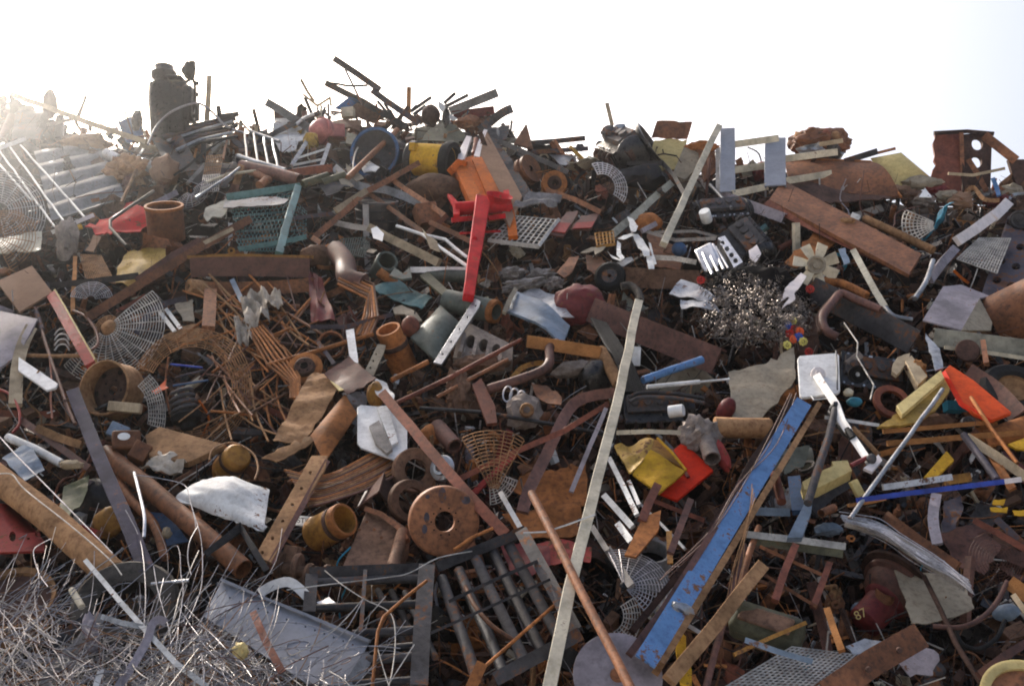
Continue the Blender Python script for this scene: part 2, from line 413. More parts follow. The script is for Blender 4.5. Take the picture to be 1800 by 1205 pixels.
def guard_geo(fr, r0, r1, nr, ns, w, s, a0=0, a1=360, cone=0, e=1., seed=0):
    """round wire guard: rings and spokes"""
    g = []; full = a1 - a0 >= 360; pr = prof('wire', w * s, w * s, 0)
    def z(r): return cone * (1 - ((r - r0) / (r1 - r0)) ** 2)
    for i in range(nr):
        r = r0 + (r1 - r0) * i / (nr - 1)
        rr = random.Random(seed * 100 + i); p = [wob(wob(q, .03, 1.3), .012, 4.) for q in ring3(fr, r, z(r), max(10, int(40 * (a1 - a0) / 360)), a0, a1, e)]
        g.append(sweep(p, pr, closed=full, cap=False))
    for i in range(ns + (0 if full else 1)):
        a = R_(a0 + (a1 - a0) * i / ns)
        p = [wob(fr((r0 + (r1 - r0) * k / 6) * math.cos(a), e * (r0 + (r1 - r0) * k / 6) * math.sin(a), z(r0 + (r1 - r0) * k / 6) + w * .8), .03, 1.3) for k in range(7)]
        g.append(sweep(p, prof('wire', w * s * 1.1, w * s * 1.1, 0), cap=False))
    return join(*g)
def grid_geo(c, nu, nv, w, d=.1, jit=0):
    q = pts3(c, d); s = sum(S(p) for p in q) / 4; g = []
    pr = prof('wire', w * s, w * s, 0)
    def at(u, v): return wob(q[0].lerp(q[1], u).lerp(q[3].lerp(q[2], u), v), jit * s, 1.5)
    for i in range(nu + 1): g.append(sweep([at(i / nu, k / 8) for k in range(9)], pr, cap=False))
    for j in range(nv + 1): g.append(sweep([at(k / 8, j / nv) for k in range(9)], pr, cap=False))
    return join(*g)
def text_geo(txt, fr, size, ext=.6):
    cu = bpy.data.curves.new('letters', 'FONT'); cu.body = txt; cu.size = 1; cu.extrude = .02; cu.resolution_u = 3
    ob = bpy.data.objects.new('letters', cu); COL.objects.link(ob)
    dg = bpy.context.evaluated_depsgraph_get(); me = bpy.data.meshes.new_from_object(ob.evaluated_get(dg))
    vs = [fr(v.co.x * size, v.co.y * size, v.co.z * size + ext) for v in me.vertices]; fs = [tuple(p.vertices) for p in me.polygons]
    bpy.data.objects.remove(ob); bpy.data.curves.remove(cu); bpy.data.meshes.remove(me); return vs, fs
def coil_geo(fr, r, h, turns, w, s, r1=None):
    n = int(turns * 18); r1 = r if r1 is None else r1
    return sweep([fr((r + (r1 - r) * i / n) * math.cos(2 * math.pi * turns * i / n), (r + (r1 - r) * i / n) * math.sin(2 * math.pi * turns * i / n), h * i / n) for i in range(n + 1)], prof('rod', w * s, w * s, 0))
SKY_STRENGTH = 0.28; HAZE = 0.0014
# ------------------------------------------------------------------ world, sun, ground, body of the heap
SUN_AZ, SUN_EL = -36.0, 39.0
w = bpy.data.worlds.new('World'); scene.world = w; w.use_nodes = True
nt = w.node_tree; bg = nt.nodes['Background']
sky = nt.nodes.new('ShaderNodeTexSky'); sky.sky_type = 'NISHITA'; sky.sun_disc = False
sky.sun_elevation = R_(SUN_EL); sky.sun_rotation = R_(SUN_AZ); sky.dust_density = 10.0; sky.air_density = 1.0; sky.ozone_density = 1.0
nt.links.new(sky.outputs[0], bg.inputs[0]); bg.inputs[1].default_value = SKY_STRENGTH
sl = bpy.data.lights.new('sun', 'SUN'); sl.energy = 5.0; sl.angle = R_(.5); sl.color = (1, .95, .87)
so = bpy.data.objects.new('sun', sl); COL.objects.link(so)
sd = V((math.sin(R_(SUN_AZ)) * math.cos(R_(SUN_EL)), math.cos(R_(SUN_AZ)) * math.cos(R_(SUN_EL)), math.sin(R_(SUN_EL))))
so.rotation_euler = sd.to_track_quat('Z', 'Y').to_euler(); so.location = (-6, 4, 12)
scene.view_settings.view_transform = 'Standard'; scene.view_settings.look = 'None'; scene.view_settings.exposure = 0; scene.view_settings.gamma = 1
scene.cycles.max_bounces = 6; scene.cycles.use_denoising = True
g = ([V((-1500, -1500, 0)), V((1500, -1500, 0)), V((1500, 1500, 0)), V((-1500, 1500, 0))], [(0, 1, 2, 3)])
link('ground', g, 'earth', kind='structure', smooth=False)
# heap body: a rough mound under all the scrap, down to the ground in front and behind
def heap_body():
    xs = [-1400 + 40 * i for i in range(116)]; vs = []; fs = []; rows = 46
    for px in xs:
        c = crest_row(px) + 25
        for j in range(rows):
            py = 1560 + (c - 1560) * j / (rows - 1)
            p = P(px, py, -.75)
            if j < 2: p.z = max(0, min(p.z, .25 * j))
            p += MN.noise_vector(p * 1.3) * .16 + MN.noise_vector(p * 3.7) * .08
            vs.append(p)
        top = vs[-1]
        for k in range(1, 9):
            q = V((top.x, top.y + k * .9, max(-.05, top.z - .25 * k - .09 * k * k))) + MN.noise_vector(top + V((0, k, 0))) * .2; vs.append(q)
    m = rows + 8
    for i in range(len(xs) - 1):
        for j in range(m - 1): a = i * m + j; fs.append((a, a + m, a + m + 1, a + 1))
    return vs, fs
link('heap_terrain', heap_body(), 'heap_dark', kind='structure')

# thin scattering air, added to imitate lens glare towards the low sun
hm = bpy.data.materials.new('glare_air'); hm.use_nodes = True; hn = hm.node_tree; hn.nodes.clear()
ho = hn.nodes.new('ShaderNodeOutputMaterial'); hv_ = hn.nodes.new('ShaderNodeVolumeScatter'); hv_.inputs['Color'].default_value = (.96, .98, 1, 1); hv_.inputs['Density'].default_value = HAZE; hv_.inputs['Anisotropy'].default_value = .9
hn.links.new(hv_.outputs[0], ho.inputs['Volume']); MATS['glare_air'] = hm
hz = box_geo(lambda a, b, c: V((a, 18 + b, 7.3 + c)), 70, 60, 14)
link('glare_haze', hz, 'glare_air', kind='structure', smooth=False)
# scattering blobs added over the left crest to imitate sun glare, thickest at core
dm = hm.copy(); dm.name = 'glare_cloud'; dm.node_tree.nodes['Volume Scatter'].inputs['Density'].default_value = HAZE * 9; dm.node_tree.nodes['Volume Scatter'].inputs['Anisotropy'].default_value = .84; MATS['glare_cloud'] = dm
for k in (1., .84, .68, .52, .36):
    link('glare_haze', blob_geo(lambda a, b, c: V((-7.0 + a, 10.4 + b, 5.4 + c)), 3.55 * k, 2.8 * k, 3.0 * k, .12, 1.2, 5, 3), 'glare_cloud', kind='structure')
scene.cycles.filter_width = 1.9
# ================================================================== A: left crest and upper left
def engine(name, label, at, ax, roll, L, W, H, mat='oily', seed=0, d=.1, cat='engine', extra=(), cover='dark_steel'):
    """engine block along local x (L), W across y, H along z, with head, pulleys, manifold and sump"""
    fr = frame(at, ax, roll, d); s = S(fr(0, 0, 0)); r = random.Random(seed); t = thing(name, label, cat, fr(0, 0, 0))
    b = [box_geo(fr, L, W, H * .55)]
    for i in range(5): b.append(box_geo(fr, L * .06, W * 1.08, H * .5, (L * (-.4 + .2 * i), 0, -.02 * H)))
    b.append(box_geo(fr, L * 1.03, W * 1.1, H * .07, (0, 0, H * .28)))
    link('engine_block', join(*b), mat, t, bevel=.008)
    h = [box_geo(fr, L * .92, W * .62, H * .2, (0, W * .1, H * .4))]
    for i in range(4): h.append(lathe_geo((lambda i: lambda a, e, z: fr(L * (-.33 + .22 * i) + a, W * .1 + e, H * .5 + z))(i), cyl(W * .13, 0, H * .1), 14))
    link('cylinder_head', join(*h), cover, t, bevel=.006)
    link('sump', join(box_geo(fr, L * .85, W * .7, H * .3, (L * .03, 0, -H * .4))), mat, t, bevel=.02)
    px = lambda x, y, z: (lambda a, e, c: fr(-L * .5 - c + x, y + a, z + e))
    for (y, z, q) in ((0, -H * .1, .27), (W * .3, H * .25, .15), (-W * .32, H * .2, .13)):
        link('pulley', lathe_geo(px(0, y, z), [(0, 2), (W * q * .3, 2), (W * q * .3, 6), (W * q, 6), (W * q * .85, 9), (W * q, 12), (W * q * .9, 12), (0, 10)], 20), 'rubber' if q > .2 else cover, t)
    link('flywheel_housing', lathe_geo(lambda a, e, c: fr(L * .5 + c, a, e - H * .05), [(W * .52, 0), (W * .58, 2), (W * .58, L * .06), (W * .42, L * .22), (W * .2, L * .26), (0, L * .26)], 22), mat, t)
    for i in range(4):
        x = L * (-.33 + .22 * i); p = [fr(x, -W * .5, H * .25), fr(x, -W * .68, H * .24), fr(x + L * .04, -W * .74, H * .1), fr(L * .1, -W * .76, -H * .1)]
        link('exhaust_runner', sweep(catmull(p, 5), prof('rod', W * .13 * s, W * .13 * s, 0)), 'rust_dark', t)
    bl = []
    for i in range(16): bl.append(lathe_geo((lambda x, y: lambda a, e, c: fr(x + a, y + e, H * .31 + c))(r.uniform(-.48, .48) * L, r.choice((-.48, .48)) * W), cyl(W * .035, 0, H * .06), 6))
    link('bolt', join(*bl), 'aluminium' if seed % 2 else 'dark_steel', t, kind='stuff')
    return t, fr
# tall black machine on the left crest
t = thing('engine', 'tall black engine standing upright on the left crest', 'engine', P(300, 245, .2))
fr = frame((287, 186, .2), (0, .05, 1)); s = S(fr(0, 0, 0))
fv = lambda a, e, c: fr(a, c, e)
link('engine_block', lathe_geo(fv, [(0, -68), (20, -68), (22, -30), (26, 10), (25, 38), (19, 44), (22, 52), (22, 60), (18, 64), (16, 72), (6, 76), (0, 76)], 22), 'oily', t)
link('gearbox_case', join(box_geo(fr, 30, 92, 34, (28, -6, 0)), box_geo(fr, 16, 60, 40, (46, 2, 0)), box_geo(fr, 46, 8, 42, (14, 46, 0))), 'oily', t, bevel=.03)
link('intake_neck', join(blob_geo(lambda a, b, c: fr(44 + a, 62 + b, c), 11, 16, 10, .35, seed=3), box_geo(fr, 9, 22, 9, (50, 68, 0))), 'black_steel', t)
link('hose', sweep(catmull([fr(38, 38, 8), fr(54, 44, 8), fr(58, 20, 8), fr(55, -4, 6), fr(48, -20, 4)], 6), prof('rod', 5 * s, 5 * s, 0)), 'rubber', t)
for y in (40, 20, 0, -18): link('flange_bolt', lathe_geo((lambda y: lambda a, e, c: fr(56 + c, y + a, e))(y), cyl(4, -3, 5), 8), 'dark_steel', t)
link('bracket', join(box_geo(fr, 6, 30, 8, (60, -12, 0)), box_geo(fr, 22, 5, 8, (56, -42, 0))), 'black_steel', t, bevel=.005)
B('wooden_stake', 'pale wooden stake upright behind the tall black engine', 'stake', 'timber', 'box', [(368, 134, 0), (363, 215, 0)], 9, 7)
PA('sheet_metal', 'pale blue bent sheet sticking up left of the black engine', 'metal sheet', 'blue_dull', [(206, 212), (250, 206), (252, 245), (222, 250)], 8, 5, crump(10, 2, 1), d=0)
BL('pump', 'small dark pump casting in front of the pale blue sheet', 'pump', 'oily', (241, 212, .15), (0, .3, 1), (9, 20, 9), .3, seed=5)
B('steel_rod', 'thin dark rod leaning beside the pale blue sheet', 'rod', 'rust_dark', 'wire', [(209, 167, .1), (236, 245, .2)], 3)
BL('casting', 'dark rounded casting on the far left skyline', 'casting', 'rust_dark', (88, 183, .1), (0, 0, 1), (13, 26, 13), .2, seed=8)
PA('sheet_metal', 'curled dark metal tongue on the skyline at far left', 'metal sheet', 'dark_steel', [(132, 208), (150, 168), (160, 172), (152, 205)], 4, 6, lambda u, v: 14 * v * v, d=.1)
PL('metal_plate', 'dark slanted plate leaning below the rounded casting at far left', 'metal plate', 'dark_steel', [(30, 200), (84, 188), (75, 240), (20, 250)], d=.1, cr=4)
B('plank', 'long pale plank sloping down from the far left skyline', 'plank', 'timber', 'box', [(20, 166, .35), (66, 182, .35), (150, 214, .4), (258, 250, .35)], 9, 5)
B('plank', 'short pale plank under the long sloping plank at far left', 'plank', 'timber_grey', 'box', [(84, 219, .3), (130, 209, .3)], 6, 4)
B('steel_wire', 'loose wire loop waving above the far left edge', 'wire', 'wire_pale', 'wire', [(28, 150, .2), (40, 108, .2), (60, 76, .2), (75, 42, .2)], 3, sm=6)
for i, (a, b) in enumerate((((0, 104), (66, 100)), ((0, 122), (80, 158)), ((10, 92), (96, 150)), ((50, 130), (130, 160)))):
    B('steel_wire', 'fine straggling wire over the bright far left skyline', 'wire', 'wire_pale', 'wire', [(*a, .2), ((a[0] + b[0]) / 2 + 8, (a[1] + b[1]) / 2 - 10 + 5 * i, .3), (*b, .2)], 1.6, sm=6, group='fine wires on the far left skyline')
# corrugated sheet and white rack
PA('corrugated_sheet', 'large grey corrugated sheet leaning behind the white rack at left', 'corrugated sheet', 'grey_paint', [(60, 268), (172, 252), (224, 350), (92, 392)], 8, 60, lambda u, v: 8 * max(-.6, min(.6, math.sin(v * 32 + u))), d=.1, th=1.5)
BL('scrap_lump', 'rounded rusty lump of crushed tube above the corrugated sheet', 'scrap lump', 'rust_tan', (150, 252, .15), (0, 0, 1), (40, 16, 20), .4, seed=13, sharp=True)
t = thing('rack', 'white tubular rack of long parallel bars lying at the left edge', 'rack', P(80, 330, .4))
for a, b in (((18, 259), (114, 391)), ((36, 255), (149, 382)), ((-2, 264), (96, 398)), ((-4, 286), (56, 352))): B('bar', None, None, 'white_paint', 'rod', [(*a, .42), (*b, .42)], 3.6, parent=t)
B('end_rail', None, None, 'white_paint', 'box', [(-6, 262, .42), (44, 244, .42)], 7, 5, parent=t); B('end_rail', None, None, 'white_paint', 'box', [(92, 408, .42), (164, 378, .42)], 7, 5, parent=t)
def guard(name, label, at, ax, r0, r1, nr, ns, w, mat, a0=0, a1=360, cone=0, hub=0, hubmat='rust', roll=0, e=1., seed=0, d=.2):
    fr = frame(at, ax, roll, d); s = S(fr(0, 0, 0)); t = thing(name, label, 'fan guard', fr(0, 0, 0))
    link('wire_cage', guard_geo(fr, r0, r1, nr, ns, w, s, a0, a1, cone, e, seed), mat, t)
    if hub: link('hub', lathe_geo(fr, [(0, cone + hub * .5), (hub * .5, cone + hub * .4), (hub, cone), (hub * 1.05, cone - 3)], 18), hubmat, t)
    return t
guard('fan_guard', 'bright wire fan guard against the left picture edge', (2, 372, .5), (.3, .2, 1), 16, 74, 14, 9, 1.5, 'wire_grey', -80, 130, 10, seed=1)
guard('fan_guard', 'pinkish wire fan guard below the bright one at left edge', (2, 425, .45), (-.1, .4, 1), 12, 62, 12, 10, 1.4, 'wire_rust', -60, 140, 12, seed=2)
PL('metal_plate', 'pale green flat plate at the left edge under the fan guards', 'metal plate', 'grey_sage', [(-10, 418), (74, 408), (72, 440), (-10, 446)], d=.3, cr=3)
PL('barrow_tray', 'bent red tray lying beside the rusty pot', 'tray', 'red_paint', [(150, 402, .2), (221, 356, .3), (246, 362, .3), (266, 376, .25), (262, 398, .35), (196, 418, .4)], cr=7, th=3, planar=False)
B('lifting_handle', 'dark bent handle bar lying across the red tray', 'handle', 'black_steel', 'rod', [(270, 336, .4), (232, 361, .45), (194, 387, .5), (194, 400, .5), (204, 412, .5), (222, 432, .45)], 6)
B('flat_bar', 'pale lilac flat bar behind the rusty pot', 'bar', 'grey_lilac', 'box', [(256, 366, .3), (311, 338, .3)], 10, 4)
t = thing('rusty_pot', 'open rusty steel pot standing upright at upper left', 'pot', P(291, 424, .4))
fr = frame((291, 393, .4), (.02, .94, .36))
link('pot_wall', lathe_geo(fr, [(29, -28), (32, -28), (32, 28), (29.5, 28), (29.5, -25), (0, -25)], 40), 'rust', t); link('rim', lathe_geo(fr, [(29, 28), (33.6, 28), (33.6, 33), (29, 33), (29, 28)], 40), 'rust_orange', t)
B('steel_rod', 'tan rod leaning left of the coil springs', 'rod', 'wire_rust', 'rod', [(246, 288, .3), (230, 320, .35), (214, 356, .35)], 6)
for (x, y, l) in ((197, 276, 'bright coil spring on the rusty crushed tubes at upper left'), (262, 292, 'bright coil spring above the lilac bar')):
    fr = frame((x - 12, y - 6, .4), (.9, -.45, .3)); link('coil_spring', coil_geo(fr, 9, 30, 7, 3, S(fr(0, 0, 0))), 'aluminium', None, l, 'spring')
BL('motor', 'crushed tan electric motor beneath the coil springs', 'motor', 'rust_tan', (222, 300, .2), (0, .3, 1), (34, 26, 24), .4, seed=17, sharp=True, sub=4)
BL('drum', 'dented tan metal drum right of the coil springs', 'drum', 'cardboard', (290, 302, .25), (.2, .5, 1), (24, 30, 20), .3, seed=19, sharp=True)
PA('sheet_metal', 'big dark folded sheet under the tall black engine', 'metal sheet', 'dark_steel', [(268, 246), (318, 242), (352, 300), (300, 306)], 8, 6, crump(10, 2.5, 5), d=.25)
B('hose', 'thin pale hose arching in front of the tall black engine', 'hose', 'wire_grey', 'rod', [(260, 254, .4), (275, 222, .45), (298, 199, .5), (325, 186, .5), (350, 182, .45), (372, 196, .4), (398, 222, .35), (430, 234, .3)], 4, sm=5)
for i in range(9):
    y0 = 226 + i * 4; B('steel_tube', 'dark tube of the bundle lying on the crest right of the black engine', 'tube', ('black_steel', 'purple_steel', 'rust_dark', 'galvanised')[i % 4], 'rod', [(282 + i * 4, y0 + 10, .1 + .03 * i), (350, y0 - 8, .15 + .03 * i), (418 - 3 * (i % 4), y0 - 24 + 3 * (i % 3), .15 + .03 * i)], 6, group='tubes bundled on the crest right of the black engine')
B('black_bracket', 'black bracket poking up right of the black engine', 'bracket', 'black_steel', 'box', [(384, 188, .2), (386, 206, .25), (420, 200, .25)], 8, 6)
B('black_strap', 'long black strap hanging right of the folded dark sheet', 'strap', 'rubber', 'box', [(392, 246, .4), (358, 268, .45), (330, 292, .45), (306, 308, .4)], 4, 2, sm=4)
PL('metal_plate', 'dark blue-grey plate below the bundle of crest tubes', 'metal plate', 'dark_steel', [(320, 300), (362, 282), (420, 292), (400, 330), (340, 326)], d=.05, cr=8)
PL('metal_plate', 'grey bent plate on the crest between black engine and pale boards', 'metal plate', 'purple_steel', [(400, 236), (470, 226), (478, 264), (420, 270)], d=.05, cr=8)
B('steel_rod', 'upright thin rod between the black engine and pale boards', 'rod', 'rust', 'rod', [(402, 230, .3), (392, 280, .35)], 4)
t = thing('wire_basket', 'small wire basket left of the white tubular rack', 'basket', P(378, 305, .3))
link('wire_panel', grid_geo([(364, 274), (392, 272), (386, 306), (358, 308)], 9, 5, 1.6, .35), 'wire_rust', t); link('wire_panel', grid_geo([(358, 308), (386, 306), (384, 336), (352, 338)], 9, 5, 1.6, .42), 'wire_pale', t)
B('timber_rack', 'weathered tan frame lying around the wire basket', 'frame', 'timber_grey', 'box', [(330, 322, .3), (360, 290, .3), (424, 293, .3)], 6, 4)
B('steel_tube', 'pale thin tube crossing under the wire basket', 'tube', 'cream', 'rod', [(360, 322, .45), (400, 306, .45), (450, 300, .45)], 5)
B('steel_tube', 'bright tube running from the basket down left', 'tube', 'galvanised', 'rod', [(434, 284, .5), (402, 310, .5), (344, 348, .45)], 5)
t = thing('rack', 'white tubular rack with four legs on the crest', 'rack', P(465, 270, .4))
B('rail', None, None, 'galvanised', 'rod', [(440, 231, .4), (491, 249, .4)], 6, parent=t); B('rail', None, None, 'galvanised', 'rod', [(418, 274, .45), (502, 299, .45)], 8, parent=t)
for a, b in (((446, 235), (453, 284)), ((464, 242), (471, 288)), ((479, 246), (488, 292)), ((430, 234), (434, 276))): B('leg', None, None, 'galvanised', 'rod', [(*a, .43), (*b, .45)], 4.5, parent=t)
PL('metal_plate', 'flat pale green plate near the top of the green mesh', 'metal plate', 'grey_sage', [(362, 366), (398, 348), (408, 356), (396, 376), (364, 388)], d=.35, cr=3)
guard('fan_guard', 'small wire guard left of the green mesh frame', (338, 340, .3), (-.3, .6, 1), 6, 32, 8, 8, 1.5, 'wire_grey', -150, 60, 6, seed=4)
# ================================================================== B: centre crest
B('steel_channel', 'topmost grey steel channel jutting above the centre crest', 'steel channel', 'purple_steel', 'U', [(586, 102, .15), (668, 158, .15)], 11, 9)
B('steel_channel', 'grey steel channel continuing below the topmost one', 'steel channel', 'purple_steel', 'U', [(652, 157, .2), (735, 216, .3)], 11, 9)
B('steel_channel', 'dark steel channel pointing up left under the topmost channel', 'steel channel', 'dark_steel', 'U', [(571, 145, .1), (640, 180, .15), (712, 222, .25)], 11, 9)
B('steel_rod', 'thin rod hanging from the topmost steel channel', 'rod', 'dark_steel', 'wire', [(607, 122, .2), (637, 184, .3)], 4)
B('cable', 'black cable from the dark channel to the topmost channel', 'cable', 'rubber', 'rod', [(573, 146, .1), (590, 147, .1), (614, 151, .12), (646, 150, .15)], 4, sm=5)
for i, (a, b) in enumerate((((664, 178), (690, 210)), ((676, 182), (692, 208)))): B('thin_bracket', 'thin dark strut below the grey channels', 'strut', 'black_steel', 'box', [(*a, .2), (*b, .25)], 5, 3, group='struts below the grey channels')
B('steel_beam', 'whitish beam pointing up left beside the pale sheet', 'beam', 'grey_paint', 'U', [(466, 178, .15), (548, 228, .25)], 14, 10)
PL('sheet_metal', 'big whitish flat sheet beneath the whitish beam', 'metal sheet', 'white_rusty', [(484, 210), (522, 214), (546, 236), (520, 262), (492, 266), (474, 246)], d=.15, cr=6)
B('angle_iron', 'dark angle iron across the big whitish sheet', 'angle iron', 'dark_steel', 'L2', [(458, 246, .3), (510, 220, .32), (562, 198, .32)], 9, 8)
PL('metal_plate', 'small brown plate behind the whitish beam', 'metal plate', 'rust_dark', [(481, 190), (506, 202), (520, 222), (482, 216)], d=.05, cr=3)
B('broken_stick', 'splintered pale stick standing left of the pink drum', 'stick', 'timber', 'box', [(529, 140, .2), (541, 162, .2), (552, 178, .2)], 5, 4)
B('broken_stick', 'thin pale stick forked on the splintered stick', 'stick', 'timber', 'box', [(533, 166, .25), (558, 186, .25), (580, 172, .25), (582, 186, .25)], 4, 3)
B('steel_rod', 'short black rod leaning above the pink drum', 'rod', 'black_steel', 'rod', [(536, 172, .2), (549, 202, .25)], 6)
t = thing('plastic_drum', 'faded pink plastic drum on its side on the crest', 'drum', P(568, 250, .3))
link('drum_body', blob_geo(frame((570, 232, .3), (-.6, .1, .8)), 23, 23, 30, .06, seed=2), 'pink_plastic', t); link('drum_ring', lathe_geo(frame((570, 232, .3), (-.6, .1, .8)), [(21, 6), (24.5, 6), (24.5, 11), (21, 11)], 30), 'pink_plastic', t)
BX('metal_box', 'red-brown box beside the pink drum', 'box', 'pink_plastic', (592, 232, .3), (.3, .2, 1), (26, 24, 20))
BL('plastic_bag', 'yellowish bag below the pink drum', 'bag', 'yellow_worn', (546, 248, .35), (0, 0, 1), (14, 16, 10), .35, seed=21)
BX('junction_box', 'small beige box topmost above the pink drum', 'box', 'cream', (612, 199, .25), (-.15, .15, 1), (22, 18, 16), 4)
BX('junction_box', 'small beige box with open front under the dark tray', 'box', 'cream', (617, 246, .3), (.2, .1, 1), (17, 20, 14), -8)
PL('metal_tray', 'flat dark tray spread above the red-brown box', 'tray', 'casting_brown', [(545, 212), (600, 208), (636, 214), (632, 230), (560, 222)], d=.3, cr=3, th=5)
B('pale_pipe', 'bent white pipe left of the pink drum', 'pipe', 'white_paint', 'rod', [(522, 218, .4), (534, 208, .4), (552, 200, .4)], 6, sm=3)
PL('metal_plate', 'blue-grey roof-shaped plate under the dark channel', 'metal plate', 'blue_dull', [(588, 190, .15), (614, 170, .15), (634, 176, .1), (604, 194, .2)], planar=False, th=2)
PL('metal_plate', 'brown panel right of the blue-grey roof-shaped plate', 'metal plate', 'casting_brown', [(606, 186), (640, 176), (680, 204), (656, 216), (620, 206)], d=.1, cr=4)
for i in range(12):
    a = rnd.uniform(560, 600); B('thin_bar', 'thin metal bar in the cluster above the pink drum', 'bar', rnd.choice(['timber_grey', 'dark_steel', 'rust', 'cream']), 'box', [(a, rnd.uniform(180, 214), .3), (a + rnd.uniform(-14, 22), rnd.uniform(186, 220), .3)], 4, 3, group='bars clustered above the pink drum')
B('wooden_post', 'short brown wooden post upright on the centre crest', 'post', 'timber_orange', 'box', [(719, 155, .1), (718, 206, .1)], 8, 8)
BL('metal_ball', 'dark brown ball-shaped vessel on the centre crest', 'vessel', 'rust_dark', (757, 202, .2), (0, 0, 1), (17, 18, 17), .1, seed=4)
B('steel_beam', 'grey open channel beam pointing up right on the crest', 'beam', 'grey_paint', 'U', [(790, 196, .2), (874, 163, .2)], 15, 12)
for i, (a, b) in enumerate((((722, 196), (758, 171)), ((780, 182), (800, 164)), ((782, 188), (823, 167)), ((726, 202), (748, 186)))): B('angle_iron', 'black angle iron in the fan of bars left of the grey channel beam', 'angle iron', 'black_steel', 'L2', [(*a, .15), (*b, .12)], 6, 5, group='black bars left of the grey channel beam')
PL('metal_strip', 'white curled strip below the black ball vessel and grey beam', 'strip', 'white_paint', [(770, 178), (780, 184), (804, 208), (796, 212), (776, 196)], d=.3, cr=4)
B('steel_channel', 'dull red channel lying across the crest behind the orange press', 'steel channel', 'red_dark', 'U', [(796, 203, .1), (868, 194, .1)], 15, 12)
B('suspension_arm', 'dark twisted arm with hooked end behind the orange press', 'suspension arm', 'dark_steel', 'box', [(846, 226, .2), (864, 212, .2), (884, 198, .2), (897, 192, .2)], 15, 10, sm=3)
BL('casting', 'rusty crushed casting right behind the grey triangular sheet', 'casting', 'rust', (826, 216, .2), (0, .3, 1), (22, 13, 14), .45, seed=23, sharp=True)
PL('sheet_metal', 'grey-olive triangular sheet behind the yellow pipe', 'metal sheet', 'olive', [(742, 246), (777, 211), (800, 222), (818, 238), (812, 252), (776, 250)], d=.15, cr=3)
PL('metal_plate', 'ragged dark plate beneath the hooked arm', 'metal plate', 'dark_steel', [(856, 224), (896, 222), (890, 250), (862, 252)], d=.1, cr=8)
t = thing('steel_drum', 'dented black and blue drum left of the yellow pipe', 'drum', P(664, 300, .1))
fr = frame((664, 272, .1), (-.25, .1, 1)); link('drum_wall', lathe_geo(fr, [(0, 10), (34, 10), (40, 14), (43, 14), (43, -50), (40, -55)], 36), 'black_steel', t); link('rim', lathe_geo(fr, [(40, 12), (45, 12), (45, 18), (40, 18), (40, 12)], 36), 'blue_dull', t)
B('cable', 'pale cable looping around the dented black drum', 'cable', 'wire_pale', 'rod', [(622, 306, .3), (621, 284, .3), (630, 258, .3), (650, 240, .3), (680, 242, .3), (704, 262, .3)], 3, sm=6)
PL('metal_strip', 'whitish torn strip inside the dented black drum', 'strip', 'white_rusty', [(634, 290), (650, 284), (668, 300), (640, 306)], d=.35, cr=5)
B('steel_pole', 'rusty pole leaning across the dented black drum', 'pole', 'rust', 'rod', [(612, 312, .5), (655, 270, .5), (698, 228, .5)], 10)
t = thing('yellow_pipe', 'short wide yellow pipe with black flanged mouth on the crest', 'pipe', P(755, 300, .4))
fr = frame((792, 284, .42), (.93, -.12, .38))
link('pipe_wall', lathe_geo(fr, [(24, -2), (28, -2), (29, -30), (29, -68), (26, -70)], 40), 'yellow_paint', t)
link('mouth_flange', lathe_geo(fr, [(25, -10), (33, -10), (36, 0), (34, 6), (25, 6), (24, -60)], 40), 'rubber', t); link('back_flange', lathe_geo(fr, [(28, -66), (32, -67), (33, -76), (30, -80), (10, -82), (0, -82)], 36), 'black_steel', t)
link('lug', box_geo(fr, 14, 14, 12, (-26, 18, -62)), 'yellow_paint', t, bevel=.01); link('lug', box_geo(fr, 14, 14, 12, (22, -24, -64)), 'yellow_paint', t, bevel=.01)
# orange press
t = thing('steel_press', 'orange machine frame of thick plates leaning with brown side plate', 'machine frame', P(860, 340, .5))
def slab(nm, mt, a, b, c_, d_, off): PL(nm, None, None, mt, [(*a, off), (*b, off), (*c_, off), (*d_, off)], th=9, parent=t, bevel=.006, planar=False)
PL('side_plate', None, None, 'cardboard', [(834, 274, .55), (854, 227, .45), (918, 344, .5), (896, 398, .6)], th=8, parent=t, planar=False, bevel=.005)
PL('front_flange', None, None, 'orange_paint', [(829, 277, .56), (847, 275, .56), (893, 364, .62), (866, 366, .62)], th=20, parent=t, planar=False, bevel=.006)
PL('web_plate', None, None, 'orange_paint', [(814, 278, .47), (836, 272, .47), (876, 364, .54), (850, 366, .54)], th=10, parent=t, planar=False, bevel=.004)
PL('front_flange', None, None, 'orange_paint', [(797, 289, .58), (816, 279, .58), (857, 367, .64), (836, 374, .64)], th=20, parent=t, planar=False, bevel=.006)
PL('top_flange', None, None, 'pinkish_white', [(803, 284, .57), (808, 262, .5), (820, 238, .45), (829, 240, .45), (822, 262, .5), (816, 280, .57)], th=7, parent=t, planar=False, bevel=.004)  # pinkish white on both orange flange ends paints the sun falling there
PL('top_flange', None, None, 'pinkish_white', [(833, 273, .57), (840, 250, .5), (851, 227, .45), (857, 228, .45), (848, 252, .5), (843, 276, .57)], th=7, parent=t, planar=False, bevel=.004)
B('cross_tube', None, None, 'rust_red', 'rod', [(832, 270, .5), (837, 244, .45)], 8, parent=t); B('foot_bracket', None, None, 'orange_paint', 'box', [(792, 301, .6), (806, 288, .6), (820, 290, .6)], 12, 10, parent=t, bevel=.004)
PL('rear_body', None, None, 'rust_orange', [(806, 284, .4), (850, 262, .36), (912, 372, .42), (850, 380, .46)], th=12, parent=t, planar=False)
B('lower_brace', None, None, 'orange_paint', 'box', [(896, 372, .5), (902, 418, .5)], 16, 8, parent=t)
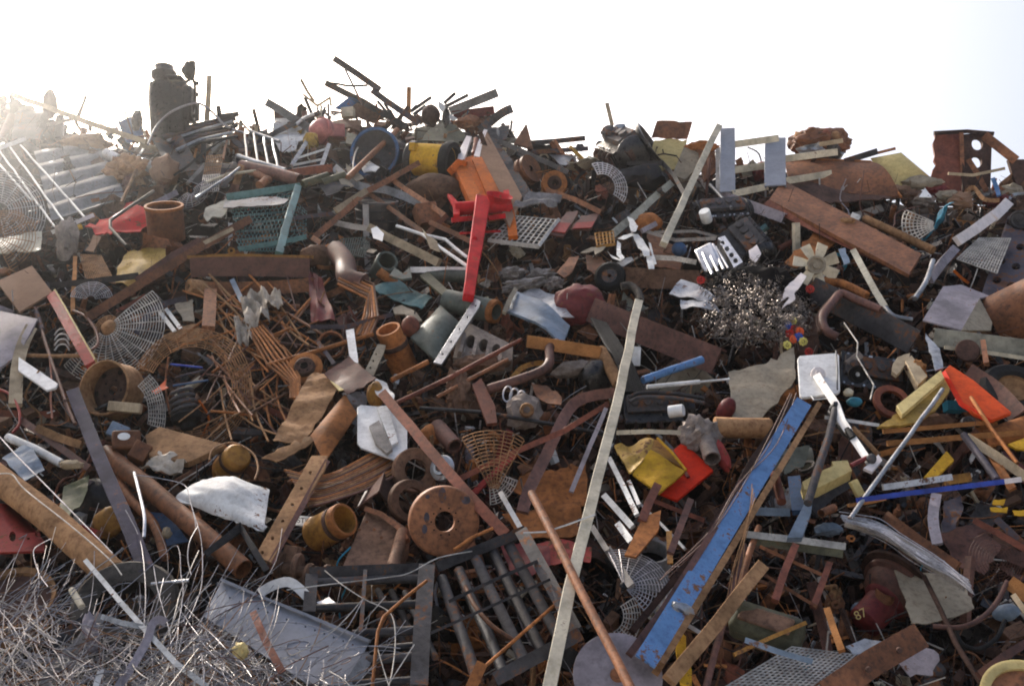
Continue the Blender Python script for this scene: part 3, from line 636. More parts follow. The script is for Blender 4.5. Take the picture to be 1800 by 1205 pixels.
PL('metal_plate', 'dark plate leaning right against the brown side of the orange frame', 'metal plate', 'dark_steel', [(862, 240), (884, 258), (934, 338), (920, 352)], d=.35, cr=3, th=6)
# red post
t = thing('drill_stand', 'bright red steel post with cross tube standing in the centre', 'steel post', P(835, 520, .7))
B('post', None, None, 'red_paint', 'box', [(849, 352, .72), (836, 440, .72), (823, 524, .7)], 29, 22, parent=t, taper=.62, bevel=.008)
B('cross_tube', None, None, 'red_paint', 'tube', [(800, 367, .66), (896, 362, .66)], 24, parent=t)
PL('fork_plate', None, None, 'red_paint', [(786, 340), (794, 342), (808, 358), (808, 376), (797, 376), (796, 358)], d=.72, th=8, parent=t, bevel=.004)
for a, b in (((794, 387), (830, 383)), ((858, 383), (888, 379))): B('cross_bar', None, None, 'red_paint', 'box', [(*a, .68), (*b, .68)], 9, 6, parent=t)
B('lower_bar', None, None, 'red_paint', 'box', [(808, 410, .6), (880, 406, .6)], 4, 4, parent=t)
fr = frame((875, 358, .7), (.2, .9, .35)); link('dished_cup', lathe_geo(fr, [(6, -6), (12, -4), (22, 12), (24, 16), (20, 14), (10, 0)], 24), 'red_paint', t); B('cup_bracket', None, None, 'red_paint', 'box', [(890, 338, .7), (896, 364, .7)], 10, 10, parent=t)
link('bolt_boss', lathe_geo(frame((834, 420, .82), (0, 0, 1)), [(5, -6), (5, 2), (3, 4), (0, 4)], 16), 'red_paint', t)
# rods and frames left of it
t = thing('angle_iron', 'long rusty angle iron partly wrapped in pale bark from yellow pipe down left', 'angle iron', P(640, 350, .5))
B('angle_bar', None, None, 'rust', 'L2', [(551, 418, .45), (646, 336, .52), (735, 287, .5)], 10, 9, parent=t); B('foot', None, None, 'rust', 'L2', [(551, 418, .46), (566, 428, .46)], 9, 8, parent=t)
B('pale_sleeve', None, None, 'timber', 'box', [(590, 370, .56), (644, 335, .6)], 11, 5, parent=t)
t = thing('angle_iron_rack', 'rusty angle iron frame lying askew left of the red post', 'frame', P(720, 370, .4))
B('side_bar', None, None, 'rust', 'L2', [(688, 315, .42), (784, 380, .42)], 9, 8, parent=t); B('side_bar', None, None, 'rust', 'L2', [(784, 380, .42), (733, 428, .42)], 9, 8, parent=t); B('side_bar', None, None, 'rust', 'L2', [(648, 340, .4), (744, 408, .4)], 8, 8, parent=t)
B('angle_iron', 'rusty angle iron from the tilted frame to the red post', 'angle iron', 'rust', 'L2', [(757, 391, .5), (812, 416, .5), (850, 438, .5)], 9, 8)
B('metal_strip', 'grey curved strip sweeping under the dented black drum', 'strip', 'grey_paint', 'box', [(588, 294, .3), (630, 326, .3), (680, 334, .3), (742, 358, .3)], 14, 3, sm=6)
BL('tank', 'dark brown domed tank below the yellow pipe', 'tank', 'casting_brown', (764, 334, .1), (0, .3, 1), (50, 28, 34), .08, seed=9, sub=4)
t = thing('steel_drum', 'black ribbed drum lying below the grey curved strip', 'drum', P(662, 390, .1))
link('drum_wall', lathe_geo(frame((662, 374, .1), (.05, .97, .25)), [(0, 20), (34, 20), (37, 18), (37, 8), (39, 6), (37, 4), (37, -8), (39, -10), (37, -12), (37, -30)], 40), 'black_steel', t); link('rim', lathe_geo(frame((662, 374, .1), (.05, .97, .25)), [(34, 18), (38.5, 18), (38.5, 22), (34, 22), (34, 18)], 40), 'dark_steel', t)
BX('metal_can', 'rusty square can inside the askew angle frame', 'can', 'rust', (750, 380, .2), (.35, .45, 1), (38, 40, 30), 10)
# green mesh frame
t = thing('mesh_frame', 'teal steel frame filled with wire mesh at upper left', 'mesh frame', P(460, 420, .4))
B('frame_bar', None, None, 'teal', 'box', [(398, 346, .4), (528, 327, .4)], 12, 8, parent=t, bevel=.004); B('frame_bar', None, None, 'teal', 'box', [(524, 328, .45), (506, 388, .45), (490, 446, .45)], 13, 8, parent=t, bevel=.004); B('frame_bar', None, None, 'teal', 'box', [(538, 416, .4), (480, 428, .4), (420, 438, .38)], 9, 6, parent=t)
def hexmesh(c, nu, nv, w, d):
    q = pts3(c, d); s = sum(S(p) for p in q) / 4; pr = prof('wire', w * s, w * s, 0); g = []
    at = lambda u, v: wob(q[0].lerp(q[1], u).lerp(q[3].lerp(q[2], u), v), .012, 2)
    for j in range(nv + 1):
        g.append(sweep([at(i / nu, min(1, max(0, (j + (.42 if i % 2 else 0) - .2) / nv))) for i in range(nu + 1)], pr, cap=False))
        if j < nv:
            for i in range(nu + 1):
                if (i + j) % 2: g.append(sweep([at(i / nu, max(0, (j + (.42 if i % 2 else 0) - .2) / nv)), at(i / nu, min(1, (j + 1 + (.42 if i % 2 else 0) - .2) / nv))], pr, cap=False))
    return join(*g)
link('wire_mesh', hexmesh([(404, 352), (518, 336), (490, 440), (420, 440)], 26, 14, 1.6, .38), 'teal', t); link('wire_mesh', hexmesh([(510, 345), (540, 372), (538, 416), (492, 436)], 8, 10, 1.5, .3), 'teal', t)
PL('metal_plate', 'narrow grey slat hooked across the teal mesh', 'metal plate', 'grey_paint', [(396, 354), (466, 346), (508, 350), (500, 358), (440, 364), (392, 364)], d=.5, cr=2)
B('pipe', 'rusty pipe with open end above the teal mesh frame', 'pipe', 'rust_purple', 'tube', [(424, 292, .4), (480, 304, .42), (527, 317, .45)], 22)
B('pipe', 'second rusty pipe crossing behind the open ended one', 'pipe', 'rust', 'rod', [(440, 300, .35), (470, 316, .4), (456, 326, .4)], 16)
B('plank', 'flat rusty board lying right of the open ended pipe', 'board', 'rust_red', 'box', [(502, 306, .45), (584, 295, .45)], 14, 6)
B('pipe', 'olive open pipe stub beside the teal mesh frame', 'pipe', 'olive', 'tube', [(532, 324, .5), (577, 309, .55)], 15)
B('pipe', 'second olive pipe stub right behind the first', 'pipe', 'olive', 'tube', [(566, 322, .45), (606, 308, .5)], 15)
t = thing('ladder', 'short whitish ladder segment left of the dented drum', 'ladder', P(540, 280, .4))
B('rail', None, None, 'galvanised', 'box', [(512, 292, .42), (538, 250, .42)], 7, 5, parent=t); B('rail', None, None, 'galvanised', 'box', [(564, 294, .42), (578, 254, .42)], 7, 5, parent=t)
for a, b in (((522, 278), (572, 262)), ((516, 290), (566, 280)), ((514, 298), (566, 290))): B('rung', None, None, 'white_rusty', 'box', [(*a, .44), (*b, .44)], 4, 4, parent=t)
for i, (x, y) in enumerate(((604, 318), (622, 306))): PL('sheet_metal', ('pale angular sheet right of the olive pipe stubs', 'pale jagged sheet above the grey curved strip')[i], 'metal sheet', 'tan_plate', [(x - 14, y - 20), (x + 4, y - 8), (x + 18, y + 10), (x + 4, y + 14), (x - 10, y)], d=.4, cr=4)
PL('metal_plate', 'dark slatted plate beside the olive pipe stubs', 'metal plate', 'dark_steel', [(560, 326), (606, 314), (616, 330), (574, 346)], d=.4, cr=3)
B('plank', 'weathered board lying under the long rusty angle iron', 'board', 'timber_grey', 'box', [(589, 391, .4), (620, 398, .4), (654, 402, .4)], 10, 5)
B('plank', 'long weathered beam sloping right toward the red post foot', 'board', 'timber', 'box', [(650, 400, .45), (712, 432, .48), (772, 462, .45)], 15, 9)
PL('paper_tag', 'white paper tag stuck on the weathered beam', 'tag', 'white_plastic', [(652, 402), (662, 398), (675, 410), (672, 424), (656, 417)], d=.56, cr=2, th=1)
t = thing('conduit', 'bent white conduit left of the red post', 'conduit', P(770, 420, .5))
B('tube', None, None, 'white_paint', 'rod', [(697, 397, .5), (742, 412, .52), (783, 421, .55), (800, 436, .55), (822, 453, .55)], 6, parent=t); B('tube', None, None, 'white_paint', 'rod', [(742, 412, .55), (778, 438, .58), (822, 468, .6)], 6, parent=t)
PL('splintered_wood', 'splintered pale wood flake at the bend of the white conduit', 'splinter', 'timber', [(742, 404), (752, 418), (768, 424), (774, 440), (756, 434)], d=.62, cr=5, th=2)
B('flat_bar', 'thin dark bar between teal frame and long angle iron', 'bar', 'purple_steel', 'box', [(510, 384, .4), (560, 378, .4), (600, 374, .4)], 7, 4)
link('floor_grate', grid_geo([(600, 420), (652, 416), (640, 452), (596, 446)], 12, 3, 2.2, .25), 'green_grey', None, 'small dark grate between rusty bars in the upper centre', 'grate')
# ================================================================== C: crest right of the centre
PL('metal_plate', 'brown triangular plate standing on the crest right of the orange frame', 'metal plate', 'rust', [(903, 252), (925, 217), (937, 262)], d=.2, th=5)
B('steel_channel', 'upper of two grey bars projecting right from the crest', 'steel channel', 'dark_steel', 'box', [(925, 252, .15), (1028, 243, .1)], 9, 9, bevel=.006)
B('steel_channel', 'lower of two grey bars projecting right from the crest', 'steel channel', 'purple_steel', 'box', [(934, 268, .2), (1034, 261, .15)], 8, 8, bevel=.006)
B('angle_iron', 'long black angle iron sloping right below the two grey bars', 'angle iron', 'black_steel', 'L2', [(878, 248, .35), (940, 276, .38), (1002, 304, .4)], 9, 9)
PL('metal_plate', 'rusty plate between the two projecting grey bars', 'metal plate', 'rust', [(932, 252), (980, 256), (984, 266), (936, 270)], d=.05, cr=4)
PL('metal_plate', 'pale flat plate lying under the lower grey bar', 'metal plate', 'galvanised', [(966, 272), (1010, 276), (1016, 288), (984, 290)], d=.15, cr=3)
t, fr = engine('engine', 'big black engine with bell housing on the crest right of centre', (1095, 262, .25), (-.5, .75, .45), -28, 78, 58, 62, 'oily', 3)
link('bell_housing', lathe_geo(frame((1128, 262, .3), (.75, .5, .3)), [(0, -30), (26, -30), (28, -10), (36, 12), (41, 16), (41, 20), (36, 20), (30, 6), (0, 4)], 26), 'oily', t)
link('water_pump', blob_geo(frame((1072, 232, .3), (0, .2, 1)), 15, 12, 12, .35, seed=31), 'dark_steel', t); link('carburettor', blob_geo(frame((1090, 226, .3), (0, .2, 1)), 12, 9, 10, .4, seed=32), 'galvanised', t)
t2 = None
B('wooden_stake', 'pale stick with dark tip standing above the big black engine', 'stake', 'timber', 'box', [(1067, 182, .1), (1078, 228, .1)], 7, 6)
PL('metal_plate', 'square brown stained plate upright on the crest', 'metal plate', 'rust', [(1145, 242), (1155, 213), (1217, 214), (1208, 244)], d=.1, cr=3)
PL('sheet_metal', 'sunlit cream sheet below the square stained plate', 'metal sheet', 'yellow_pale', [(1150, 246), (1208, 243), (1196, 292), (1160, 306), (1142, 290)], d=.15, cr=6)  # tan sheet, its pale cream colour carries the sunlight
B('bent_rod', 'bent rusty rods across the sunlit cream sheet', 'rod', 'rust_dark', 'wire', [(1142, 276, .3), (1166, 270, .32), (1190, 274, .32)], 3)
t = thing('metal_box', 'tan box with torn rusty lid left of the long pale post', 'box', P(1220, 310, .3))
PL('box_side', None, None, 'tan_plate', [(1182, 306), (1204, 254), (1226, 264), (1236, 284), (1204, 316)], d=.36, parent=t, th=6); PL('box_side', None, None, 'rust', [(1205, 254), (1256, 262), (1260, 300), (1238, 318), (1228, 266)], d=.33, parent=t, th=6); BL('torn_lid', None, None, 'rust_orange', (1234, 258, .35), (0, .6, .8), (28, 8, 10), .5, seed=33, sharp=True, parent=t)
B('timber_post', 'long pale square post leaning right over the right crest', 'post', 'cream', 'box', [(1264, 222, .55), (1214, 326, .6), (1166, 430, .55)], 12, 10, bevel=.004)
t = thing('roller', 'rusty flanged roller with dark centre hole below the black angle iron', 'roller', P(975, 342, .4))
link('outer_flange', lathe_geo(frame((975, 321, .42), (.05, .12, 1)), [(12, 0), (22, 1), (23, -4), (23, -14), (12, -16)], 32), 'rust_orange', t); link('hub', lathe_geo(frame((975, 321, .42), (.05, .12, 1)), [(5, -20), (6, 2), (12, 3), (14, -4)], 24), 'rust_dark', t)
LA('pulley_wheel', 'rusty grooved pulley wheel left of the flanged roller', 'pulley', 'rust', (928, 300, .25), (.7, .35, .6), [(6, 8), (22, 8), (26, 10), (26, 4), (20, 0), (26, -4), (26, -10), (6, -8)], 30)
guard('fan_guard', 'dark wire fan guard hanging below the big black engine', (1058, 330, .5), (.2, .1, 1), 24, 46, 6, 12, 2, 'wire_grey', -35, 110, 4, seed=6)
B('angle_iron', 'black angle iron bent down right of the big black engine', 'angle iron', 'black_steel', 'L2', [(1102, 287, .5), (1166, 287, .5), (1186, 310, .5), (1204, 344, .45)], 7, 7)
B('flat_bar', 'long grey flat bar lying diagonal toward the crumpled white strip', 'bar', 'grey_sage', 'box', [(1180, 322, .35), (1130, 366, .4), (1072, 416, .4)], 13, 5)
BL('black_sack', 'dark sagging mass beneath the big black engine', 'scrap lump', 'black_steel', (1130, 312, .15), (0, .4, 1), (44, 22, 24), .3, seed=35)
# grey columns with rails
t = thing('steel_gate', 'grey steel framework of two posts with cross rails on the right crest', 'framework', P(1330, 335, .4))
B('post', None, None, 'sheet_grey', 'N', [(1279, 234, .4), (1279, 346, .45)], 26, 22, parent=t, bevel=.004, t=.12); B('post', None, None, 'sheet_grey', 'N', [(1363, 252, .4), (1363, 336, .45)], 36, 24, parent=t, bevel=.004, t=.12)
PL('post_side', None, None, 'grey_paint', [(1258, 262), (1267, 258), (1267, 340), (1258, 330)], d=.38, parent=t)
for a, b in (((1268, 302), (1347, 291)), ((1286, 341), (1348, 328)), ((1290, 254), (1368, 243)), ((1356, 282), (1472, 267)), ((1380, 318), (1460, 305))): B('rail', None, None, 'cream', 'N', [(*a, .56), (*b, .52)], 12, 8, parent=t, bevel=.003)
B('steel_beam', 'grey beam lying at the foot of the grey framework', 'beam', 'grey_lilac', 'N', [(1268, 344, .4), (1310, 358, .42), (1380, 384, .4)], 18, 14)
B('steel_rod', 'thin steel rod leaning at the foot of the grey framework', 'rod', 'galvanised', 'rod', [(1248, 325, .5), (1286, 366, .5)], 6)
BL('casting', 'red oxide casting between the two grey posts', 'casting', 'red_dark', (1338, 302, .2), (0, .2, 1), (16, 18, 14), .35, seed=37)
# engines in the middle right
t, fr = engine('engine', 'greasy black engine with white oil filter right of the long pale post', (1268, 376, .25), (.1, .7, .7), 8, 84, 46, 44, 'oily', 5)
link('oil_filter', lathe_geo(frame((1241, 381, .55), (-.35, .75, .55)), [(0, 13), (9, 13), (10, 11), (10, -8), (9, -10), (0, -10)], 24), 'white_plastic', t)
t, fr = engine('engine', 'bare engine block with row of cylinder bores above the swarf ball', (1312, 428, .25), (-.35, .55, .75), -52, 76, 60, 46, 'oily', 8, cover='dark_steel')
t = thing('alloy_engine_head', 'silver cylinder head with four round ports beside the swarf ball', 'cylinder head', P(1265, 480, .5))
PL('port_face', None, None, 'aluminium', [(1262, 418), (1274, 414), (1306, 460), (1290, 470)], d=.55, th=16, parent=t, holes=[(1270, 427, 4.5), (1278, 437, 4.5), (1286, 448, 4.5), (1293, 458, 4.5)], bevel=.003)
BX('rocker_cover', None, None, 'aluminium', (1247, 458, .5), (-.45, .55, .7), (60, 34, 24), -58, parent=t, bevel=.02); 
for k in range(3): B('cover_rib', None, None, 'aluminium', 'rod', [(1233 + 10 * k, 438 - 4 * k, .62), (1252 + 10 * k, 482 - 4 * k, .62)], 6, parent=t)
B('chrome_tube', None, None, 'aluminium', 'rod', [(1258, 434, .6), (1280, 472, .6)], 5, parent=t)
PL('torn_metal', 'pinkish torn scrap lying on the bare engine block', 'scrap piece', 'pinkish_white', [(1316, 440), (1330, 432), (1338, 446), (1328, 460), (1318, 452)], d=.55, cr=6)
# mid: red striped boards and grate
link('floor_grate', join(grid_geo([(904, 379), (978, 386), (946, 430), (860, 420)], 9, 8, 3.0, .45), bar_geo('box', pts3([(858, 422, .46), (946, 434, .46)], .46), 7, 6), bar_geo('box', pts3([(946, 434, .46), (982, 386, .46)], .46), 6, 6)), 'wire_pale', None, 'pale square mesh grate right of the red post', 'grate')
for k, q in enumerate(([(966, 410), (996, 371), (1016, 370), (990, 414)], [(1005, 404), (1021, 379), (1053, 374), (1038, 403)])):
    t = thing('board', ('narrow brown board with red stripe right of the mesh grate', 'wider brown board with red stripe near the yellow grille')[k], 'board', P(q[0][0], q[0][1], .4))
    PL('board_panel', None, None, 'rust_purple', q, d=.42, th=6, parent=t, cr=2)
    m = lambda a, b, f: (a[0] + (b[0] - a[0]) * f, a[1] + (b[1] - a[1]) * f)
    PL('red_stripe', None, None, 'red_worn', [m(q[0], q[1], .12), m(q[0], q[1], .5), m(q[3], q[2], .5), m(q[3], q[2], .12)], d=.45, th=2, parent=t)
B('angle_iron', 'rusty bar running right from the flanged roller', 'angle iron', 'rust', 'L2', [(962, 334, .4), (1014, 352, .45), (1058, 374, .45)], 9, 8)
link('grille', join(grid_geo([(1046, 410), (1078, 406), (1080, 428), (1050, 432)], 5, 4, 3, .5), bar_geo('box', pts3([(1048, 434), (1082, 429)], .5), 5, 4)), 'yellow_rust', None, 'small yellow grille left of the crumpled white strip', 'grille')
PA('cloth_sheet', 'crumpled grey sheet lying over the foot of the orange frame', 'metal sheet', 'cloth_grey', [(902, 366), (930, 342), (988, 346), (978, 362)], 16, 10, crump(12, 3, 8), d=.5)
t = thing('torn_strip', 'crumpled white torn strip hanging in the centre right', 'strip', P(1120, 420, .6))
for q in ([(1103, 377), (1113, 380), (1118, 410), (1110, 412)], [(1108, 408), (1118, 410), (1096, 424), (1086, 420)], [(1085, 420), (1092, 424), (1092, 446), (1098, 458), (1092, 462), (1084, 442)], [(1068, 440), (1072, 446), (1098, 458), (1090, 462), (1076, 452)], [(1112, 410), (1122, 412), (1142, 440), (1142, 452), (1132, 454), (1122, 436)], [(1136, 450), (1150, 450), (1150, 474), (1140, 476)], [(1140, 428), (1144, 430), (1154, 466), (1149, 468)]): PL('strip_piece', None, None, 'white_rusty', q, d=.6, cr=4, parent=t, th=1.5)
t = thing('bent_channel', 'open loop of bent pale trim left of the silver cylinder head', 'trim', P(1190, 420, .5))
B('trim_bar', None, None, 'timber_grey', 'box', [(1134, 406, .5), (1188, 422, .5), (1258, 419, .5)], 6, 3, parent=t); B('trim_bar', None, None, 'timber_grey', 'box', [(1150, 408, .5), (1222, 406, .5), (1260, 416, .5)], 5, 3, parent=t)
PL('sheet_metal', 'pale jagged sheet with notched edge below the yellow grille', 'metal sheet', 'tan_plate', [(1020, 446), (1040, 434), (1068, 428), (1060, 440), (1046, 450), (1044, 440), (1030, 446)], d=.5, cr=3)
BL('rusty_dome', 'round rusty dome behind the crumpled white strip', 'dome', 'rust_orange', (1140, 392, .25), (0, .5, 1), (24, 20, 14), .1, seed=41)
B('flat_bar', 'short lilac bar beside the crumpled white strip', 'bar', 'grey_lilac', 'box', [(1128, 406, .55), (1153, 393, .55)], 9, 5)
B('trim_strip', 'frayed silver strip reaching right to the cylinder head', 'strip', 'wire_pale', 'box', [(1148, 452, .5), (1186, 454, .52), (1224, 461, .5)], 9, 3)
B('steel_beam', 'dark brown beam behind the frayed silver strip', 'beam', 'casting_brown', 'N', [(1074, 484, .2), (1150, 490, .25), (1226, 492, .2)], 34, 20)
PL('metal_plate', 'brown plate standing on the dark brown beam', 'metal plate', 'rust', [(1138, 410), (1152, 408), (1200, 444), (1196, 474), (1150, 470)], d=.2, cr=4)
PL('metal_plate', 'rust brown plate left of the crumpled white strip', 'metal plate', 'rust', [(1030, 448), (1056, 452), (1074, 476), (1050, 488), (1032, 476)], d=.35, cr=3)
PL('metal_plate', 'small rusty plate tilted below the striped boards', 'metal plate', 'rust', [(978, 480), (1000, 452), (1018, 448), (1006, 478), (992, 488)], d=.4, cr=3)
PL('metal_plate', 'pale grey plate under the crumpled white strip', 'metal plate', 'grey_paint', [(1076, 466), (1110, 450), (1114, 456), (1096, 470)], d=.5, cr=2)
BL('water_pump_casting', 'blue round pump left of the silver cylinder head', 'pump', 'blue_dull', (1194, 438, .3), (0, .3, 1), (13, 13, 12), .12, seed=43)
t = thing('tyre', 'small black tyre with hub lying below the brown plates', 'tyre', P(1068, 510, .4))
link('tyre_tread', lathe_geo(frame((1072, 486, .42), (-.25, .35, .9)), [(14, 6), (22, 8), (27, 4), (28, -4), (22, -10), (14, -8)], 36), 'rubber', t); link('hub', lathe_geo(frame((1072, 486, .42), (-.25, .35, .9)), [(4, 4), (13, 3), (15, 6), (14, -6), (4, -4)], 24), 'dark_steel', t)
# ================================================================== D: right crest
t = thing('engine', 'broken rusty gearbox on the skyline right of the grey framework', 'gearbox', P(1440, 285, .1))
fr = frame((1440, 252, .1), (0, .1, 1)); link('housing', blob_geo(fr, 50, 27, 34, .3, 1.5, 45, 4, True), 'rust', t); link('round_cover', lathe_geo(frame((1470, 255, .1), (.8, .2, .55)), [(0, 8), (20, 7), (26, 0), (28, -12), (0, -14)], 28), 'oily', t)
for k in range(5): link('gear_tooth', blob_geo(frame((1405 + 16 * k, 238 - 4 * (k % 2), .25), (0, .1, 1)), 9, 7, 9, .5, 2, 50 + k, 2, True), ('rust_tan', 'rust_red')[k % 2], t)
link('torn_foil', patch_geo([(1398, 262), (1440, 250), (1452, 266), (1410, 272)], 10, 6, crump(10, 3, 4), .35), 'galvanised', t); B('pale_bar', None, None, 'timber', 'box', [(1440, 254, .4), (1482, 247, .4)], 8, 5, parent=t)
t = thing('sheet_metal', 'large curled brown sheet behind the grey framework', 'metal sheet', P(1480, 330, .2))
link('curled_sheet', patch_geo([(1378, 280, .2), (1528, 284, .2), (1584, 346, .35), (1388, 330, .3)], 16, 10, lambda u, v: 14 * math.sin(3.14 * v) * (.3 + u), .2, 3), 'rust', t); B('rolled_edge', None, None, 'rust_orange', 'rod', [(1378, 279, .22), (1460, 281, .22), (1530, 284, .25), (1560, 310, .35), (1584, 346, .4)], 4, parent=t)
PL('lower_flap', None, None, 'rust_dark', [(1392, 322), (1500, 312), (1570, 348), (1460, 356), (1400, 346)], d=.33, th=4, parent=t, cr=4)
PA('car_panel', 'curved pale yellow panel on the right crest', 'panel', 'yellow_pale', [(1530, 278), (1584, 268), (1634, 310), (1570, 334)], 12, 8, bulge(14, .7), d=.15)
B('angle_iron', 'dark angle iron pointing right over the yellow panel', 'angle iron', 'dark_steel', 'L2', [(1484, 284, .25), (1542, 266, .2)], 11, 8); B('angle_iron', 'rusty angle iron tip right behind the dark one', 'angle iron', 'rust', 'L2', [(1530, 272, .15), (1574, 261, .12)], 5, 5)
t = thing('bracket_plate', 'upright rusty housing plate with two round holes on the right skyline', 'plate', P(1690, 312, .15))
PL('holed_plate', None, None, 'rust_dark', [(1690, 236), (1744, 233), (1741, 334), (1694, 338)], d=.18, th=8, holes=[(1718, 253, 10, 11), (1717, 284, 9.5, 11)], parent=t); PL('side_plate', None, None, 'rust_red', [(1642, 234), (1688, 233), (1690, 340), (1638, 338)], d=.16, th=8, parent=t, cr=2)
B('top_edge', None, None, 'rust_dark', 'box', [(1642, 234, .2), (1700, 231, .22), (1746, 235, .2)], 7, 8, parent=t); B('rib', None, None, 'rust', 'box', [(1690, 234, .22), (1692, 306, .22)], 7, 8, parent=t)
B('steel_beam', 'rusty beam sloping down right from the holed plate', 'beam', 'rust', 'box', [(1730, 238, .2), (1786, 282, .25)], 16, 12, bevel=.005)
PL('bracket', 'rusty triangular bracket at the right picture edge', 'bracket', 'rust_dark', [(1772, 280), (1802, 280), (1802, 316), (1788, 326), (1778, 300)], d=.25, th=8)
B('broken_stick', 'splintered tan stick lying across below the holed plate', 'stick', 'timber', 'box', [(1667, 305, .45), (1710, 308, .45), (1766, 296, .45)], 5, 4)
B('metal_strip', 'rusty strip standing upright below the holed plate', 'strip', 'rust', 'box', [(1702, 280, .4), (1718, 305, .42), (1734, 336, .42)], 9, 3)
B('blue_strap', 'bright blue strap bent near the right edge', 'strap', 'blue_paint', 'box', [(1745, 313, .45), (1752, 330, .45), (1756, 344, .45)], 7, 3)
B('bent_strip', 'tan bent strip hooked beside the blue strap', 'strip', 'rust_tan', 'box', [(1700, 336, .4), (1712, 330, .42), (1730, 350, .45), (1756, 352, .45)], 7, 3, sm=4)
for i in range(10):
    x = 1580 + 22 * i; BL('crushed_scrap', 'crushed mixed scrap lump along the right crest', 'scrap lump', ('cardboard', 'casting_brown', 'cast_grey', 'red_dark', 'tan_plate')[i % 5], (x, 338 + 8 * (i % 3), .15), (0, .3, 1), (20, 11 + 3 * (i % 2), 14), .55, 2, 60 + i, 3, sharp=True, group='crushed lumps along the right crest')
BL('crushed_can', 'crushed tan roll lying under the yellow panel', 'can', 'tan_plate', (1620, 322, .3), (.9, 0, .4), (12, 12, 34), .3, seed=77)
PL('paper_scrap', 'small white paper scrap on the right crest lumps', 'paper', 'white_plastic', [(1616, 344), (1626, 330), (1638, 346)], d=.4, cr=3)
for i in range(8): B('thin_bar', 'thin bent strip sticking up near the right edge', 'strip', ('rust', 'tan_plate', 'galvanised', 'rust_dark')[i % 4], 'box', [(1690 + i * 14, 350 - 5 * (i % 3), .3), (1704 + i * 13, 330 + 6 * (i % 4), .35), (1716 + i * 14, 340, .3)], 5, 2, sm=3, group='bent strips near the right edge')
# big rusty channel
t = thing('steel_channel', 'big rusty steel channel sloping across the right side', 'steel channel', P(1480, 400, .6))
PL('web', None, None, 'rust', [(1376, 316), (1620, 446), (1598, 482), (1352, 350)], d=.6, th=7, parent=t, planar=False, bevel=.004)
PL('lower_flange', None, None, 'rust_red', [(1352, 350, .6), (1598, 482, .6), (1588, 484, .42), (1338, 362, .42)], th=6, parent=t, planar=False)
BL('mud_patch', None, None, 'rust_tan', (1488, 388, .62), (-.3, .5, .8), (14, 6, 4), .6, seed=80, parent=t)
PL('metal_plate', 'rust orange plate under the big rusty channel', 'metal plate', 'rust_orange', [(1378, 460), (1430, 408), (1470, 424), (1440, 452), (1400, 470)], d=.3, cr=2)
BX('tag', 'white rusted square tag on the big rusty channel', 'tag', 'white_rusty', (1504, 380, .66), (0, .2, 1), (16, 10, 2), -25)
B('pipe', 'rusty tan pipe running under the big channel toward the right', 'pipe', 'rust_tan', 'rod', [(1520, 384, .45), (1580, 412, .45), (1640, 440, .45)], 15)
# fan
t = thing('engine_fan', 'cream plastic engine fan with seven blades on the right', 'fan', P(1433, 500, .7))
fr = frame((1434, 467, .75), (-.1, .18, 1)); s = S(fr(0, 0, 0))
link('hub', lathe_geo(fr, [(0, 7), (6, 7), (7, 4), (11, 4), (13, 8), (16, 8), (17, 2), (17, -6), (0, -6)], 32), 'tan_plate', t)
for i, a in enumerate((118, 72, 22, -28, -82, -128, 168)):
    c, q = math.cos(R_(a)), math.sin(R_(a)); X = lambda l, w: (c * l - q * w, q * l + c * w)
    vs = []; 
    for l, w in ((14, 8), (26, 11), (40, 12)):
        for k in (-1, 1): x, y = X(l, k * w * .82); vs.append(fr(x, y, 3 + k * 4))
    fs = [(0, 1, 3, 2), (2, 3, 5, 4)]; k = len(vs); n = (vs[1] - vs[0]).cross(vs[2] - vs[0]).normalized() * (1.5 * s)
    vs2 = vs + [v - n for v in vs]; fs2 = fs + [tuple(z + k for z in f[::-1]) for f in fs] + [(0, 2, 8, 6), (2, 4, 10, 8), (4, 5, 11, 10), (5, 3, 9, 11), (3, 1, 7, 9), (1, 0, 6, 7)]
    link('blade', (vs2, fs2), 'cream', t, bevel=.002)
link('leaf_rake', guard_geo(frame((1648, 398, .5), (-.1, .3, 1)), 12, 62, 9, 8, 2.2, S(P(1640, 395, .5)), 150, 215, 0), 'wire_pale', None, 'fan-shaped wire rake head left of the white stepped bracket', 'rake')
t = thing('step_bracket', 'pinkish white stepped bracket near the right edge', 'bracket', P(1730, 400, .6))
for a, b in (((1682, 424, .6), (1716, 402, .62)), ((1714, 403, .62), (1748, 378, .62)), ((1746, 382, .64), (1772, 356, .6))): B('bracket_arm', None, None, 'pinkish_white', 'box', [a, b], 18, 9, parent=t, bevel=.003)
link('wire_grate', join(grid_geo([(1682, 455), (1722, 418), (1776, 419), (1752, 480)], 12, 14, 3, .55)), 'wire_pale', None, 'white wire grate crate below the stepped bracket', 'grate')
t = thing('crawler_plate', 'dark slotted steel plate leaning at the right edge', 'plate', P(1780, 480, .3)); hs = []
for r in range(4):
    for c in range(2): hs.append((1768 + 26 * c + 8 * r - 16, 492 - 34 * r + 10 * c, 8, 6))
PL('slotted_plate', None, None, 'purple_steel', [(1724, 520), (1772, 380), (1850, 380), (1850, 540), (1760, 545)], d=.35, th=7, holes=hs, parent=t)
B('chrome_tube', 'bright chrome tube leaning below the stepped bracket', 'tube', 'galvanised', 'rod', [(1640, 458, .65), (1628, 494, .65), (1608, 525, .65)], 9, sm=4)
B('twisted_bar', 'grey twisted post right of the chrome tube', 'bar', 'grey_lilac', 'box', [(1680, 436, .5), (1656, 462, .5), (1636, 490, .5)], 16, 5, twist=40)
t = thing('trim_strip', 'long pale green trim strip bending down right of the fan', 'strip', P(1530, 500, .5))
